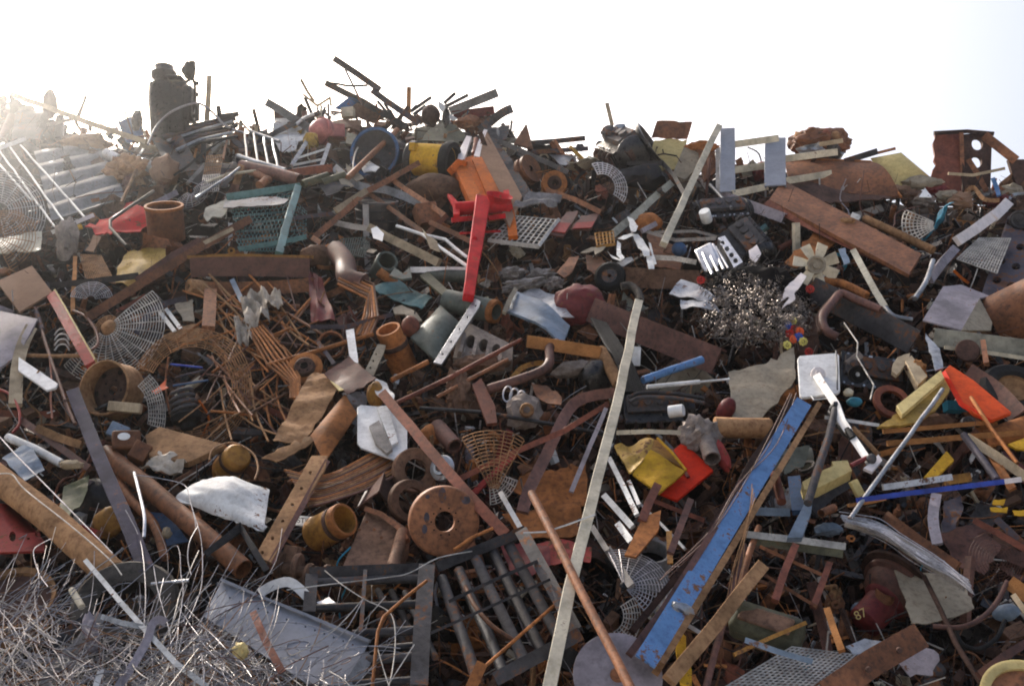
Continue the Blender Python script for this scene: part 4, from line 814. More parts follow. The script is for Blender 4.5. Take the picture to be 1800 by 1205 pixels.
B('strip', None, None, 'grey_sage', 'box', [(1500, 440, .5), (1516, 470, .55), (1540, 514, .55), (1556, 540, .52)], 11, 5, parent=t); B('tail_rod', None, None, 'galvanised', 'rod', [(1556, 540, .52), (1572, 556, .5), (1604, 562, .5)], 9, parent=t, sm=4)
PL('metal_plate', 'bright blue-white plate behind the fan', 'metal plate', 'blue_grey', [(1474, 438), (1486, 436), (1494, 462), (1484, 466)], d=.5, cr=2)
LA('belt_pulley', 'small grey belt pulley at the right edge', 'pulley', 'dark_steel', (1791, 386, .55), (-.1, .1, 1), [(0, 3), (5, 3), (5, 0), (11, 0), (14, 5), (16, 5), (16, -4), (0, -4)], 26)
t = thing('metal_box', 'dented grey box lying on the long sage beam at right', 'box', P(1690, 570, .6))
PL('front_panel', None, None, 'grey_lilac', [(1658, 503, .6), (1722, 524, .6), (1690, 580, .7), (1622, 562, .7)], th=3, parent=t, planar=False); PL('side_panel', None, None, 'tan_plate', [(1722, 524, .6), (1744, 566, .5), (1742, 580, .5), (1690, 580, .7)], th=3, parent=t, planar=False)  # side panel of the grey box coloured tan for sunlight on it
PL('top_panel', None, None, 'grey_lilac', [(1658, 503, .6), (1690, 500, .4), (1740, 520, .4), (1722, 524, .6)], th=3, parent=t, planar=False)
t = thing('rusty_drum', 'rusty brown drum cut open at the right edge', 'drum', P(1790, 560, .5)); fr = frame((1812, 542, .45), (.75, .45, .5))
link('drum_wall', lathe_geo(fr, [(50, -60), (52, -60), (52, 30), (50, 30), (50, -60)], 40), 'rust', t)
# exhaust pipes
B('exhaust_pipe', 'rusty exhaust pipe bent like a U below the fan', 'exhaust pipe', 'rust_purple', 'rod', [(1548, 545, .6), (1500, 524, .62), (1478, 516, .64), (1464, 530, .64), (1446, 556, .64), (1452, 580, .6), (1472, 592, .55)], 15, sm=5)
B('exhaust_pipe', 'second rusty exhaust pipe nested behind the U bend', 'exhaust pipe', 'rust_dark', 'rod', [(1470, 520, .5), (1450, 540, .55), (1438, 562, .56), (1442, 584, .55)], 11, sm=5)
B('pipe', 'short rust orange pipe below the fan', 'pipe', 'rust_orange', 'rod', [(1428, 493, .45), (1478, 498, .5), (1524, 520, .5)], 15, sm=3)
B('steel_beam', 'wide dark steel angle beam under the exhaust pipes', 'beam', 'dark_steel', 'L2', [(1424, 506, .3), (1520, 556, .35), (1612, 604, .35)], 44, 24, bevel=.006)
B('steel_beam', 'long flat sage grey beam reaching the right edge', 'beam', 'grey_sage', 'N', [(1640, 592, .5), (1720, 602, .5), (1830, 616, .5)], 32, 22, bevel=.004)
B('flat_bar', 'thin pale bar along the underside of the sage beam', 'bar', 'cream', 'box', [(1660, 610, .55), (1740, 620, .55), (1830, 634, .55)], 7, 8)
# swarf ball: one tangle nobody could count
def swarf():
    g = []; r = random.Random(5); c = (1328, 535)
    for i in range(900):
        a = r.uniform(0, 6.28); q = math.sqrt(r.random()); x = c[0] + 98 * q * math.cos(a) + (14 * math.sin(2 * a)); y = c[1] + 72 * q * math.sin(a) + 10 * math.cos(a)
        dd = .18 + .62 * math.sqrt(max(0, 1 - q * q)) + r.uniform(-.12, .08); o = P(x, y, dd); fr = lambda a, b, e, o=o: o + V((a, b, e))
        ax = V((r.uniform(-1, 1), r.uniform(-1, 1), r.uniform(-1, 1))).normalized(); u = ax.orthogonal().normalized(); v = ax.cross(u); rr = r.uniform(.008, .022); tr = r.uniform(.7, 3); pit = r.uniform(.012, .05)
        n = int(tr * 9) + 3; vs = []; fs = []; w = r.uniform(.004, .009)
        for k in range(n):
            th = 6.28 * tr * k / n; p = o + (u * math.cos(th) + v * math.sin(th)) * rr + ax * (pit * tr * k / n); vs += [p, p + ax * w]
            if k: fs.append((2 * k - 2, 2 * k - 1, 2 * k + 1, 2 * k))
        g.append((vs, fs))
    for i in range(330):
        a = r.uniform(0, 6.28); q = r.uniform(.3, 1.08); p = P(c[0] + 98 * q * math.cos(a), c[1] + 72 * q * math.sin(a), .2 + .4 * max(0, 1 - q)); d = V((r.uniform(-1, 1), r.uniform(-.6, .3), r.uniform(-1, 1)))
        g.append(sweep([p, p + d * .05 + MN.noise_vector(p * 9) * .03, p + d * .1 + MN.noise_vector(p * 5) * .04, p + d * .17], prof('wire', .005, .005, 0), cap=False))
    return join(*g)
t = thing('swarf_ball', 'big ball of shiny dark curled metal shavings below the fan', 'metal shavings', P(1328, 600, .2))
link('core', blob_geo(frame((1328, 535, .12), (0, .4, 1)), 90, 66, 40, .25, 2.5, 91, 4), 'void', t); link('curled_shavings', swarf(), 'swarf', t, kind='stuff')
PL('torn_metal', 'white torn metal tongue hanging from the fan', 'scrap piece', 'pinkish_white', [(1408, 478), (1418, 484), (1396, 516), (1398, 526), (1374, 542), (1388, 524), (1384, 522), (1372, 530), (1380, 508)], d=.75, cr=3)
# artificial flowers
t = thing('flower_garland', 'garland of red, yellow and blue artificial flowers below the swarf ball', 'flowers', P(1400, 600, .6)); r2 = random.Random(3)
for (x, y, m) in ((1393, 564, 'flower_yellow'), (1397, 578, 'flower_red'), (1388, 586, 'flower_red'), (1406, 582, 'orange_plastic'), (1384, 606, 'flower_yellow'), (1412, 600, 'flower_yellow'), (1404, 592, 'flower_blue'), (1386, 572, 'flower_blue'), (1422, 618, 'flower_red'), (1424, 508, 'flower_red'), (1394, 596, 'orange_plastic'), (1232, 492, 'flower_red')):
    fr = frame((x, y, .62), (r2.uniform(-.5, .5), .3, 1)); gg = []
    for k in range(8):
        a = k * .785; gg.append(blob_geo((lambda a: lambda u, v, e: fr(5.5 * math.cos(a) + u, 5.5 * math.sin(a) + v, e))(a), 3, 3, 1.6, .3, 2, k, 1))
    gg.append(blob_geo(fr, 2.5, 2.5, 2.5, .1, 1, 1, 1)); link('flower', join(*gg), m, t)
# ================================================================== E: left middle
PL('metal_plate', 'flat orange-brown square plate at the left edge', 'metal plate', 'cardboard', [(-6, 494), (56, 466), (92, 513), (34, 548)], d=.55, th=4, bevel=.003)
t = thing('steel_channel', 'red steel bar with cream edge sloping under the square plate', 'bar', P(140, 640, .5))
B('red_face', None, None, 'red_worn', 'box', [(90, 518, .5), (124, 578, .52), (160, 642, .5)], 17, 10, parent=t); B('cream_edge', None, None, 'yellow_pale', 'box', [(98, 513, .5), (132, 572, .52), (169, 636, .5)], 4, 12, parent=t)
PA('sheet_metal', 'big pale grey curved panel at the left edge', 'panel', 'grey_lilac', [(-20, 542), (66, 560), (34, 622), (-20, 660)], 10, 8, bulge(8), d=.55, th=4)
B('bark_strip', 'curved strip of tan bark hanging below the grey panel', 'bark', 'timber', 'box', [(54, 576, .5), (40, 606, .52), (30, 650, .52), (27, 712, .5)], 21, 8, sm=4)
PL('white_plate', 'bright white blade-shaped plate at left', 'plate', 'white_paint', [(33, 627), (40, 632), (102, 674), (98, 681), (82, 685), (32, 650)], d=.62, th=4)
t = thing('truck_wheel', 'rusty steel wheel rim lying at left of centre', 'wheel rim', P(195, 740, .55))
fr = frame((190, 683, .55), (-.28, .22, 1)); link('rim_barrel', lathe_geo(fr, [(49, 8), (50, 12), (47, 14), (44, 8), (43, -6), (42, -20), (44, -30), (48, -38), (50, -36), (48, 6), (49, 8)], 48), 'rust_tan', t)
wd = link('wheel_disc', lathe_geo(fr, [(9, -14), (13, -13), (24, -11), (30, -14), (43, -20), (43, -24), (28, -18), (9, -18), (9, -14)], 40), 'rust_dark', t)
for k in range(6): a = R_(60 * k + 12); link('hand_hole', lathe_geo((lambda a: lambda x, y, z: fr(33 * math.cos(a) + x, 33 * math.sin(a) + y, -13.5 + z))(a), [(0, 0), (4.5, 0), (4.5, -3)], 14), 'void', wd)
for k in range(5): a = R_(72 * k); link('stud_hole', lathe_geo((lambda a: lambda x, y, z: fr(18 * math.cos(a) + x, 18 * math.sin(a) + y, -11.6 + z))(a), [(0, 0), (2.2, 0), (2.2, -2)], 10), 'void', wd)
BX('wood_block', 'pale wooden block lying against the rusty wheel rim', 'wood block', 'timber', (220, 716, .75), (.05, .25, 1), (57, 17, 16), -5)
guard('fan_guard', 'conical wire fan guard with rusty hub above the wheel rim', (196, 580, .45), (-.1, .45, 1), 16, 100, 19, 14, 1.8, 'wire_pale', -135, 50, 12, hub=14, hubmat='rust_tan', seed=7)
link('hub_cage', guard_geo(frame((192, 579, .5), (-.1, .3, 1)), 16, 26, 4, 10, 1.8, S(P(192, 579, .5))), 'wire_rust', None, 'small round wire cage around the hub above the wheel rim', 'cage')
guard('fan_guard', 'large rusty ring-shaped fan guard right of the wheel rim', (336, 684, .5), (.05, .25, 1), 72, 105, 9, 22, 2.0, 'wire_rust', -110, 160, 0, seed=8)
guard('fan_guard', 'curved strip of wire guard right behind the wheel rim', (196, 730, .4), (.1, .25, 1), 64, 92, 8, 12, 1.8, 'wire_pale', -15, 48, 0, seed=9)
guard('fan_guard', 'crumpled small wire guard under the long angle iron at left', (160, 528, .3), (.2, .4, 1), 8, 36, 9, 7, 1.5, 'wire_grey', 10, 170, 4, seed=10)
t = thing('coil_spring', 'dark suspension strut with coil spring inside the ring-shaped guard', 'suspension strut', P(330, 755, .55))
fr = frame((318, 688, .5), (.28, -.9, .3)); link('spring', coil_geo(fr, 19, 44, 4.2, 7, S(fr(0, 0, 0)), 22), 'dark_steel', t); link('top_mount', lathe_geo(fr, [(0, 42), (25, 42), (27, 46), (24, 56), (14, 62), (12, 70), (0, 72)], 28), 'rubber', t); link('damper_rod', lathe_geo(fr, cyl(7, -8, 44), 14), 'dark_steel', t)
for a, b, m in (((300, 640), (356, 646), 'blue_bright'), ((306, 664), (360, 650), 'purple_steel'), ((304, 678), (366, 668), 'blue_dull')): B('thin_bar', 'thin purple-blue bar inside the ring-shaped guard', 'bar', m, 'rod', [(*a, .3), (*b, .3)], 4, group='purple-blue bars inside the ring-shaped guard')
PL('plastic_scrap', 'bright orange plastic fragment right of the wheel rim', 'plastic', 'orange_plastic', [(266, 683), (274, 678), (292, 668), (290, 676), (296, 680), (282, 682), (272, 688)], d=.45, cr=5)
B('steel_bar', 'dark flat bar running right from the square plate', 'bar', 'black_steel', 'box', [(88, 502, .4), (168, 494, .42), (244, 484, .4)], 11, 5)
t = thing('angle_iron', 'long rusty angle iron sloping across the left side', 'angle iron', P(290, 500, .55))
B('angle_bar', None, None, 'rust', 'L2', [(150, 560, .5), (260, 490, .55), (345, 438, .55), (438, 386, .5)], 15, 12, parent=t); B('bright_edge', None, None, 'timber', 'box', [(349, 432, .6), (409, 402, .6)], 7, 4, parent=t)
B('angle_iron', 'second rusty angle iron just above the long one at left', 'angle iron', 'rust_purple', 'L2', [(238, 496, .4), (304, 450, .45), (350, 424, .45)], 14, 10)
PL('rusty_dish', 'cracked cream and yellow dish under the long angle iron', 'dish', 'yellow_worn', [(202, 492), (206, 466), (226, 444), (262, 434), (290, 434), (292, 452), (266, 476), (240, 498)], d=.3, cr=7, cuts=2)
link('woven_wire_mat', grid_geo([(142, 446), (178, 448), (204, 500), (152, 488)], 14, 14, 1.8, .25, 3), 'wire_rust', None, 'tan woven wire panel left of the cracked dish', 'wire panel')
BL('scrap_lump', 'pale crushed lump hanging below the white rack', 'scrap lump', 'cast_grey', (118, 420, .3), (0, .3, 1), (18, 36, 16), .5, seed=93, sharp=True)
BX('yellow_canister', 'small yellow cap on the pale lump under the white rack', 'cap', 'yellow_paint', (140, 399, .5), (.2, .2, 1), (9, 8, 8), 20)
B('wooden_post', 'thin tan post upright left of the woven wire panel', 'post', 'timber_orange', 'box', [(132, 452, .3), (128, 550, .35)], 7, 5)
PL('metal_plate', 'tan strip plate leaning above the thin tan post', 'metal plate', 'cardboard', [(150, 440), (164, 412), (178, 416), (164, 442)], d=.35, cr=2)
# rusty I beam
t = thing('steel_beam', 'rusty steel beam with sunlit yellowish top flange and lifting eye at left of centre', 'beam', P(440, 490, .45))
B('beam_web', None, None, 'rust_purple', 'N', [(338, 470, .45), (440, 468, .48), (546, 471, .45)], 34, 22, parent=t); B('top_flange', None, None, 'yellow_rust', 'box', [(334, 452, .48), (440, 449, .51), (548, 452, .48)], 6, 34, parent=t)  # top flange coloured yellowish to show it lit
link('lifting_eye', lathe_geo(frame((407, 441, .5), (.1, .1, 1)), [(3, -2), (6.5, -2), (6.5, 2), (3, 2), (3, -2)], 18), 'yellow_rust', t)
t = thing('roller', 'tan roller with a dark hole in its end under the rusty beam', 'roller', P(345, 512, .3))
link('roller_body', lathe_geo(frame((331, 503, .35), (-.75, .1, .65)), [(4, -2), (5, 0), (13, 0), (14, -3), (14, -50), (0, -50)], 26), 'rust_tan', t); link('end_hole', lathe_geo(frame((331, 503, .35), (-.75, .1, .65)), [(0, -3), (5, -3)], 16), 'void', t)
B('steel_beam', 'rusty beam lying parallel below the yellow-flanged beam', 'beam', 'rust', 'box', [(362, 508, .2), (470, 506, .2), (556, 500, .2)], 24, 16)
B('timber_post', 'brown upright post under the rusty beams', 'post', 'rust', 'box', [(370, 512, .35), (366, 578, .4)], 22, 12)
B('flat_bar', 'blue-grey bar hanging under the yellow-flanged beam', 'bar', 'blue_grey', 'box', [(408, 492, .35), (426, 530, .4)], 9, 4)
for k in range(2): B('white_strip', 'white strip of a pair slanting left of the brown upright post', 'strip', 'white_rusty', 'box', [(281 + 11 * k, 548 - 5 * k, .4), (307 + 11 * k, 582 - 4 * k, .45)], 7, 3, group='pair of white strips left of the brown upright post')
PL('metal_plate', 'tan hump-backed plate between the wire guards', 'metal plate', 'rust_tan', [(284, 592), (314, 570), (340, 568), (360, 580), (352, 596), (310, 600)], d=.35, cr=6)
PL('metal_plate', 'pale torn plate left of the brown upright post', 'metal plate', 'tan_plate', [(306, 532), (320, 530), (338, 524), (342, 566), (322, 566)], d=.3, cr=5)
B('curved_strip', 'purple-grey curved strip above the conical guard', 'strip', 'purple_steel', 'box', [(240, 586, .5), (258, 556, .52), (284, 536, .5), (326, 524, .45)], 10, 3, sm=5)
# crumpled paper-like cloth
for k, (x, y, a, b) in enumerate(((448, 542, 26, 30), (428, 582, 16, 24), (478, 526, 20, 18))): PA('crumpled_cloth', ('crumpled cream cloth among the rods left of centre', 'small crumpled cream cloth hanging below the larger one', 'third crumpled cream cloth right beside the dark red cloth')[k], 'cloth', 'cloth', [(x - a, y - b * .6), (x + a * .7, y - b), (x + a, y + b * .6), (x - a * .6, y + b)], 16, 16, crump(22, 3.4, 20 + k), d=.5)
# rod nest: each rod one thing
r4 = random.Random(44)
def rod_label(i): return 'rust-brown rod in the nest of rods left of centre'
for i in range(70):
    x, y = r4.uniform(370, 540), r4.uniform(520, 740); a = r4.choice((-.9, -.6, .75, .95, 1.2, .3)) + r4.gauss(0, .25); l = r4.uniform(35, 95)
    p0, p1 = (x - l * math.cos(a), y - l * math.sin(a), .2 + r4.uniform(0, .3)), (x + l * math.cos(a), y + l * math.sin(a), .2 + r4.uniform(0, .3))
    B('steel_rod', rod_label(i), 'rod', r4.choice(('rust', 'rust_orange', 'rust_orange', 'rust_tan', 'rust_purple')), 'rod', [p0, (x + r4.gauss(0, 7), y + r4.gauss(0, 7), .35), p1], r4.uniform(2.6, 5), sm=4, group='rods in the nest left of centre')
for i in range(6): B('rebar', 'rusty bent bar of the bundle turning down beside the brake disc', 'bar', 'rust_orange', 'rod', [(436 + 5 * i, 580 - 1.5 * i, .5), (470 + 6 * i, 640 - 5 * i, .52), (511 + 3.2 * i, 672 - 2 * i, .52), (511 + 3.4 * i, 700, .5)], 4.4, group='bent bars beside the brake disc')
for i in range(6): B('rebar', 'rusty bar of the bundle bent in a hook above the thick rusty pipe', 'bar', ('rust_orange', 'rust')[i % 2], 'rod', [(594 + i, 499 - 5 * i, .5), (646 + 2 * i, 524 - 5 * i, .52), (640 + i * 5, 556, .52), (626 + 5 * i, 590, .5)], 5, group='hooked bars above the thick rusty pipe')
B('red_hoop', 'red wire hoop at the left edge below the bark strip', 'hoop', 'red_worn', 'rod', [(-4, 684, .5), (16, 692, .52), (32, 716, .52), (34, 744, .5), (22, 760, .5)], 5, sm=6)
for i, (l, m, w_, q) in enumerate((('long rusty rod slanting down left of the purple bar', 'rust_purple', 6, [(62, 540), (92, 640), (132, 745)]), ('rusty cross bar left of the wheel rim', 'rust_tan', 7, [(34, 624), (100, 626), (170, 624)]), ('upright rusty rod left of the purple bar', 'rust_red', 4, [(88, 632), (92, 736)]), ('purple-grey upright rod above the bark strip', 'purple_steel', 9, [(64, 548), (74, 580)]), ('thin grey rod slanting under the white blade', 'dark_steel', 3, [(94, 684), (130, 740)]))):
    B('steel_rod', l, 'rod', m, 'rod', [(*p, .45) for p in q], w_)
for k in range(4): B('spring_ring', 'pale spring coil between the red bar and bark strip', 'spring', 'wire_pale', 'rod', [(96, 616 - 9 * k, .4), (104, 606 - 9 * k, .45), (116, 606 - 9 * k, .45), (122, 616 - 9 * k, .4)], 3, sm=5, group='spring coils between the red bar and bark strip')
B('curved_rod', 'purple curved rod looping around the conical guard', 'rod', 'rust_purple', 'rod', [(128, 546, .5), (150, 556, .52), (168, 580, .52), (172, 604, .52), (158, 616, .5)], 5, sm=5)
# ================================================================== F: centre
t = thing('pipe', 'thick dark rusty pipe with open mouth facing right above centre', 'pipe', P(660, 480, .4)); fr = frame((681, 458, .5), (.35, .4, .85))
link('pipe_wall', lathe_geo(fr, [(15, 0), (19, 0), (20, -3), (20, -60), (15, -60), (15, 0)], 36), 'green_grey', t)
B('pipe', 'large rusty pipe bend left of the thick open pipe', 'pipe', 'rust_purple', 'rod', [(590, 440, .35), (606, 462, .4), (612, 490, .42), (640, 500, .4)], 38, sm=5)
LA('rusty_drum', 'round rust orange disc end above the pipe bend', 'disc', 'rust_orange', (582, 440, .3), (.1, .7, .7), [(0, 4), (12, 4), (17, 1), (18, -10), (0, -12)], 28)
BL('cast_pipe', 'dark rounded casting between teal mesh and pipe bend', 'casting', 'casting_brown', (560, 450, .2), (.4, .3, .8), (30, 20, 22), .3, seed=95)
PA('cloth_sheet', 'dark red sheet folded among the rods at centre left', 'cloth', 'red_dark', [(542, 478), (562, 484), (590, 566), (546, 560)], 10, 14, crump(12, 3, 12), d=.35)
t = thing('pipe_section', 'dark green pipe with bright white top plate behind the red post', 'pipe', P(780, 490, .35))
B('pipe_wall', None, None, 'green_grey', 'rod', [(752, 482, .35), (838, 486, .4)], 24, parent=t); B('top_plate', None, None, 'white_paint', 'box', [(722, 474, .45), (826, 474, .5)], 10, 10, parent=t); B('rusty_rim', None, None, 'rust_tan', 'rod', [(828, 488, .42), (842, 490, .42)], 16, parent=t)
PL('metal_plate', 'tan gusset plate below the dark green pipe', 'metal plate', 'olive', [(738, 484), (752, 476), (790, 512), (784, 524), (756, 500)], d=.45, th=4)
PL('metal_plate', 'blue-green flat plate left of the dark green pipe', 'metal plate', 'teal', [(650, 506), (700, 494), (760, 520), (740, 544), (700, 528)], d=.15, cr=6)
PL('metal_plate', 'pale bracket with eye right of the thick open pipe', 'bracket', 'green_grey', [(684, 484), (694, 470), (708, 480), (720, 470), (724, 488), (706, 490)], d=.5, th=4)
t = thing('pipe', 'big rust orange pipe with rounded open top near the centre', 'pipe', P(705, 650, .6)); fr = frame((682, 578, .6), (-.28, .82, .5))
link('pipe_wall', lathe_geo(fr, [(18, 0), (22, 0), (22.5, -4), (22, -26), (24.5, -27), (24.5, -36), (24, -37), (26, -84), (20, -84), (18, 0)], 40), 'rust_orange', t); link('dark_band', lathe_geo(fr, [(24.6, -27), (25.4, -28), (25.4, -36), (24.6, -37)], 40), 'rust_dark', t)
BL('rusty_elbow', 'rusty elbow attached right beside the big orange pipe', 'elbow', 'rust_red', (722, 574, .45), (.5, .4, .7), (16, 20, 16), .1, seed=96)
PA('tank_section', 'dark green-grey curved tank section right of the big orange pipe', 'tank', 'green_grey', [(722, 592), (774, 536), (808, 566), (768, 634)], 12, 6, bulge(16, .6), d=.4, th=5)
PL('metal_plate', 'pale curved flange behind the big orange pipe', 'flange', 'tan_plate', [(690, 542), (706, 536), (732, 548), (742, 562), (726, 566), (712, 552), (694, 552)], d=.4, th=5, cr=2)
PL('metal_bar', 'long grey flat bar with bolt holes leaning across the tank section', 'bar', 'galvanised', [(834, 524), (846, 528), (842, 540), (776, 640), (762, 636)], d=.62, th=4, holes=[(836, 537, 1.8), (822, 557, 1.8), (808, 578, 1.8), (793, 600, 1.8), (778, 622, 1.8)], bevel=.002)
t = thing('pipe', 'large grey-green pipe with rusty open end in the centre', 'pipe', P(830, 560, .4)); fr = frame((872, 548, .45), (.82, -.2, .55))
link('pipe_wall', lathe_geo(fr, [(14, 0), (20, 0), (21, -3), (21, -110), (14, -110), (14, 0)], 36), 'green_grey', t); link('rusty_lip', lathe_geo(fr, [(14, 1), (20.5, 1), (21.5, -4), (21.5, -9)], 36), 'rust_orange', t)
# engine block with scalloped bores
t = thing('engine_block', 'rusty tan engine block with open crankcase bays in the centre', 'engine block', P(845, 620, .4))
PL('case_face', None, None, 'cast_grey', [(808, 578), (822, 566), (846, 578), (902, 606), (900, 632), (876, 640), (822, 632), (796, 628)], d=.45, th=22, parent=t, holes=[(828, 600, 9, 12), (851, 607, 9, 12), (873, 615, 8, 11)], planar=True)
for k in range(4): B('bearing_web', None, None, 'cast_grey', 'box', [(816 + 22 * k, 588 + 7 * k, .5), (808 + 23 * k, 622 + 5 * k, .52)], 6, 10, parent=t)
BL('lower_casting', None, None, 'casting_brown', (846, 640, .4), (0, .4, 1), (46, 16, 18), .3, seed=97, parent=t, sharp=True)
PL('white_post', 'short white upright panel left of the big orange pipe', 'panel', 'white_paint', [(608, 580), (622, 577), (630, 636), (622, 638), (614, 624)], d=.6, th=8)
PL('perforated_strip', 'tan perforated strip leaning left of the big orange pipe', 'strip', 'tan_plate', [(642, 650), (664, 604), (678, 606), (674, 620), (656, 660)], d=.5, th=4, holes=[(656, 634, 2), (661, 622, 2), (651, 646, 2)])
t = thing('brake_disc', 'rusty brake disc lying among the rods left of centre', 'brake disc', P(536, 668, .5)); fr = frame((536, 646, .52), (-.05, .55, .9))
link('friction_ring', lathe_geo(fr, [(16, 0), (31, 0), (31, -5), (16, -5)], 40), 'rust_orange', t); wd = link('hat', lathe_geo(fr, [(7, 8), (16, 8), (18, 6), (19, -1)], 32), 'rust_dark', t); link('centre_bore', lathe_geo(fr, [(0, 6), (7, 6), (7, 8)], 20), 'void', wd)
for k in range(5): a = R_(72 * k + 20); link('stud_hole', lathe_geo((lambda a: lambda x, y, z: fr(11.5 * math.cos(a) + x, 11.5 * math.sin(a) + y, 8.3 + z))(a), [(0, 0), (1.8, 0), (1.8, -1)], 10), 'void', wd)
t = thing('rusty_ring', 'rusty open ring behind the white upright panel', 'ring', P(580, 630, .3)); link('ring_band', lathe_geo(frame((582, 606, .35), (.1, .2, 1)), [(21, 8), (24, 8), (24, -14), (21, -14), (21, 8)], 32), 'rust', t)
# torn sheets
t = thing('torn_sheet', 'large torn rusty sheet folded around its edges left of centre', 'sheet', P(550, 760, .65))
PL('left_panel', None, None, 'rust_tan', [(480, 776), (508, 722), (548, 654), (574, 658), (592, 684), (566, 734), (528, 778)], d=.62, th=3, cr=6, parent=t)
PA('right_panel', None, None, 'rust_orange', [(546, 764, .66), (606, 692, .7), (628, 726, .62), (570, 812, .62)], 8, 8, bulge(9, .8), th=3, parent=t)
PL('top_flap', None, None, 'rust_purple', [(570, 656), (614, 628), (662, 664), (640, 682), (610, 692)], d=.74, th=3, cr=3, parent=t); PL('bottom_tongue', None, None, 'rust_tan', [(460, 808), (500, 788), (546, 766), (552, 774), (502, 808), (486, 812)], d=.64, th=3, cr=4, parent=t)
PL('torn_edge', None, None, 'yellow_pale', [(580, 668), (590, 674), (604, 684), (596, 686)], d=.78, th=2, parent=t)
B('steel_rod', 'long black rod lying right of the white tray', 'rod', 'black_steel', 'rod', [(738, 717, .5), (850, 724, .55), (976, 746, .55), (1070, 764, .45)], 7)
B('steel_rod', 'short purple rod under the torn rusty sheet flap', 'rod', 'purple_steel', 'box', [(560, 602, .5), (588, 640, .55)], 7, 5)
B('steel_rod', 'long rusty rod rising right from the white tray', 'rod', 'rust_red', 'rod', [(697, 708, .65), (790, 664, .68), (916, 597, .62)], 8)
B('steel_rod', 'rusty rod parallel below the long rising rod', 'rod', 'rust', 'rod', [(768, 698, .55), (830, 664, .6), (892, 632, .55)], 7)
B('steel_rod', 'short rusty rod at the foot of the big orange pipe', 'rod', 'rust_orange', 'rod', [(688, 668, .65), (752, 636, .65)], 9)
B('steel_rod', 'rusty rod rising right behind the torn rusty sheet', 'rod', 'rust_orange', 'rod', [(468, 642, .5), (560, 616, .55), (656, 587, .55)], 8)
B('angle_iron', 'bent dark blue strip above the white upright panel', 'strip', 'purple_steel', 'box', [(546, 574, .5), (610, 574, .55), (690, 552, .5)], 8, 4)
t = thing('white_tray', 'dented white metal tray lying under the torn rusty sheet', 'tray', P(670, 780, .6))
PL('tray_face', None, None, 'white_paint', [(628, 716), (634, 711), (668, 714), (690, 718), (716, 754), (716, 790), (694, 807), (634, 786), (628, 778)], d=.6, th=4, parent=t, bevel=.003)
PL('brown_rib', None, None, 'timber_grey', [(649, 748), (666, 738), (690, 788), (680, 796), (660, 778)], d=.66, th=6, parent=t); PL('brown_rib', None, None, 'white_rusty', [(662, 714), (682, 712), (700, 776), (688, 782), (672, 742)], d=.65, th=4, parent=t)
PL('sheet_metal', 'white folded flap above the dented white tray', 'metal sheet', 'white_rusty', [(657, 662), (680, 672), (694, 700), (690, 716), (672, 704), (660, 690)], d=.62, cr=6)
BL('oil_can', 'yellow-brown can behind the white folded flap', 'can', 'yellow_rust', (660, 694, .5), (.2, .5, .8), (16, 26, 16), .15, seed=98)
B('flat_bar', 'long red-brown flat bar sloping down right through the centre', 'bar', 'rust_red', 'box', [(672, 690, .8), (750, 785, .85), (820, 866, .85), (890, 940, .8)], 19, 7, bevel=.003)
t = thing('pipe', 'dark brown pipe with open end left of the yellow-brown fan guard', 'pipe', P(780, 785, .35)); link('pipe_wall', lathe_geo(frame((799, 784, .4), (.5, -.45, .75)), [(11, 0), (15, 0), (15, -70), (11, -70), (11, 0)], 28), 'rust_purple', t)
BL('pipe_elbow', 'rusty orange pipe elbow left of the dark open pipe', 'elbow', 'rust_orange', (762, 762, .35), (.5, .3, .8), (26, 18, 18), .15, seed=99)
guard('fan_guard', 'fan-shaped rusty yellow wire guard right of the long red-brown bar', (866, 872, .55), (.05, .1, 1), 14, 112, 17, 6, 2.0, 'wire_rust', 60, 122, 0, seed=11)
guard('fan_guard', 'small wire guard remnant under the fan-shaped rusty guard', (858, 832, .5), (.05, .2, 1), 26, 56, 7, 6, 1.8, 'wire_pale', -85, -15, 0, seed=12)
B('flat_bar', 'slim red-brown bar sloping up right over the fan-shaped guard', 'bar', 'rust_red', 'box', [(806, 842, .75), (900, 796, .8), (990, 758, .8), (1068, 710, .75)], 10, 6)
# rings and drums
LA('brake_drum', 'grey brake drum ring under the long red-brown bar', 'brake drum', 'casting_brown', (730, 826, .5), (.35, .25, .9), [(20, 4), (38, 6), (40, 4), (40, -12), (36, -14), (20, -6), (20, 4)], 40)
LA('brake_drum', 'second grey brake drum ring left of the big rusty disc', 'brake drum', 'casting_brown', (722, 880, .5), (.45, .2, .85), [(24, 4), (36, 4), (38, 2), (39, -12), (32, -16), (24, -8), (24, 4)], 40)
LA('wheel_bearing', 'shiny bearing hub beside the grey brake drum ring', 'bearing', 'galvanised', (776, 822, .55), (-.45, .25, .85), [(8, 8), (13, 8), (15, 4), (22, 2), (24, -4), (16, -14), (8, -12), (8, 8)], 28)
t = thing('flywheel', 'big rusty disc with round centre hole in the lower centre', 'disc', P(780, 985, .75)); fr = frame((782, 916, .75), (.18, .12, 1))
wd = link('disc_rim', lathe_geo(fr, [(18, 0), (56, 0), (60, -2), (62, -6), (63, -26), (60, -28), (18, -20), (18, 0)], 56), 'rust', t)
for k in range(10): a = R_(36 * k); link('bolt_hole', lathe_geo((lambda a: lambda x, y, z: fr(24 * math.cos(a) + x, 24 * math.sin(a) + y, .6 + z))(a), [(0, 0), (1.6, 0), (1.6, -1)], 8), 'void', wd)
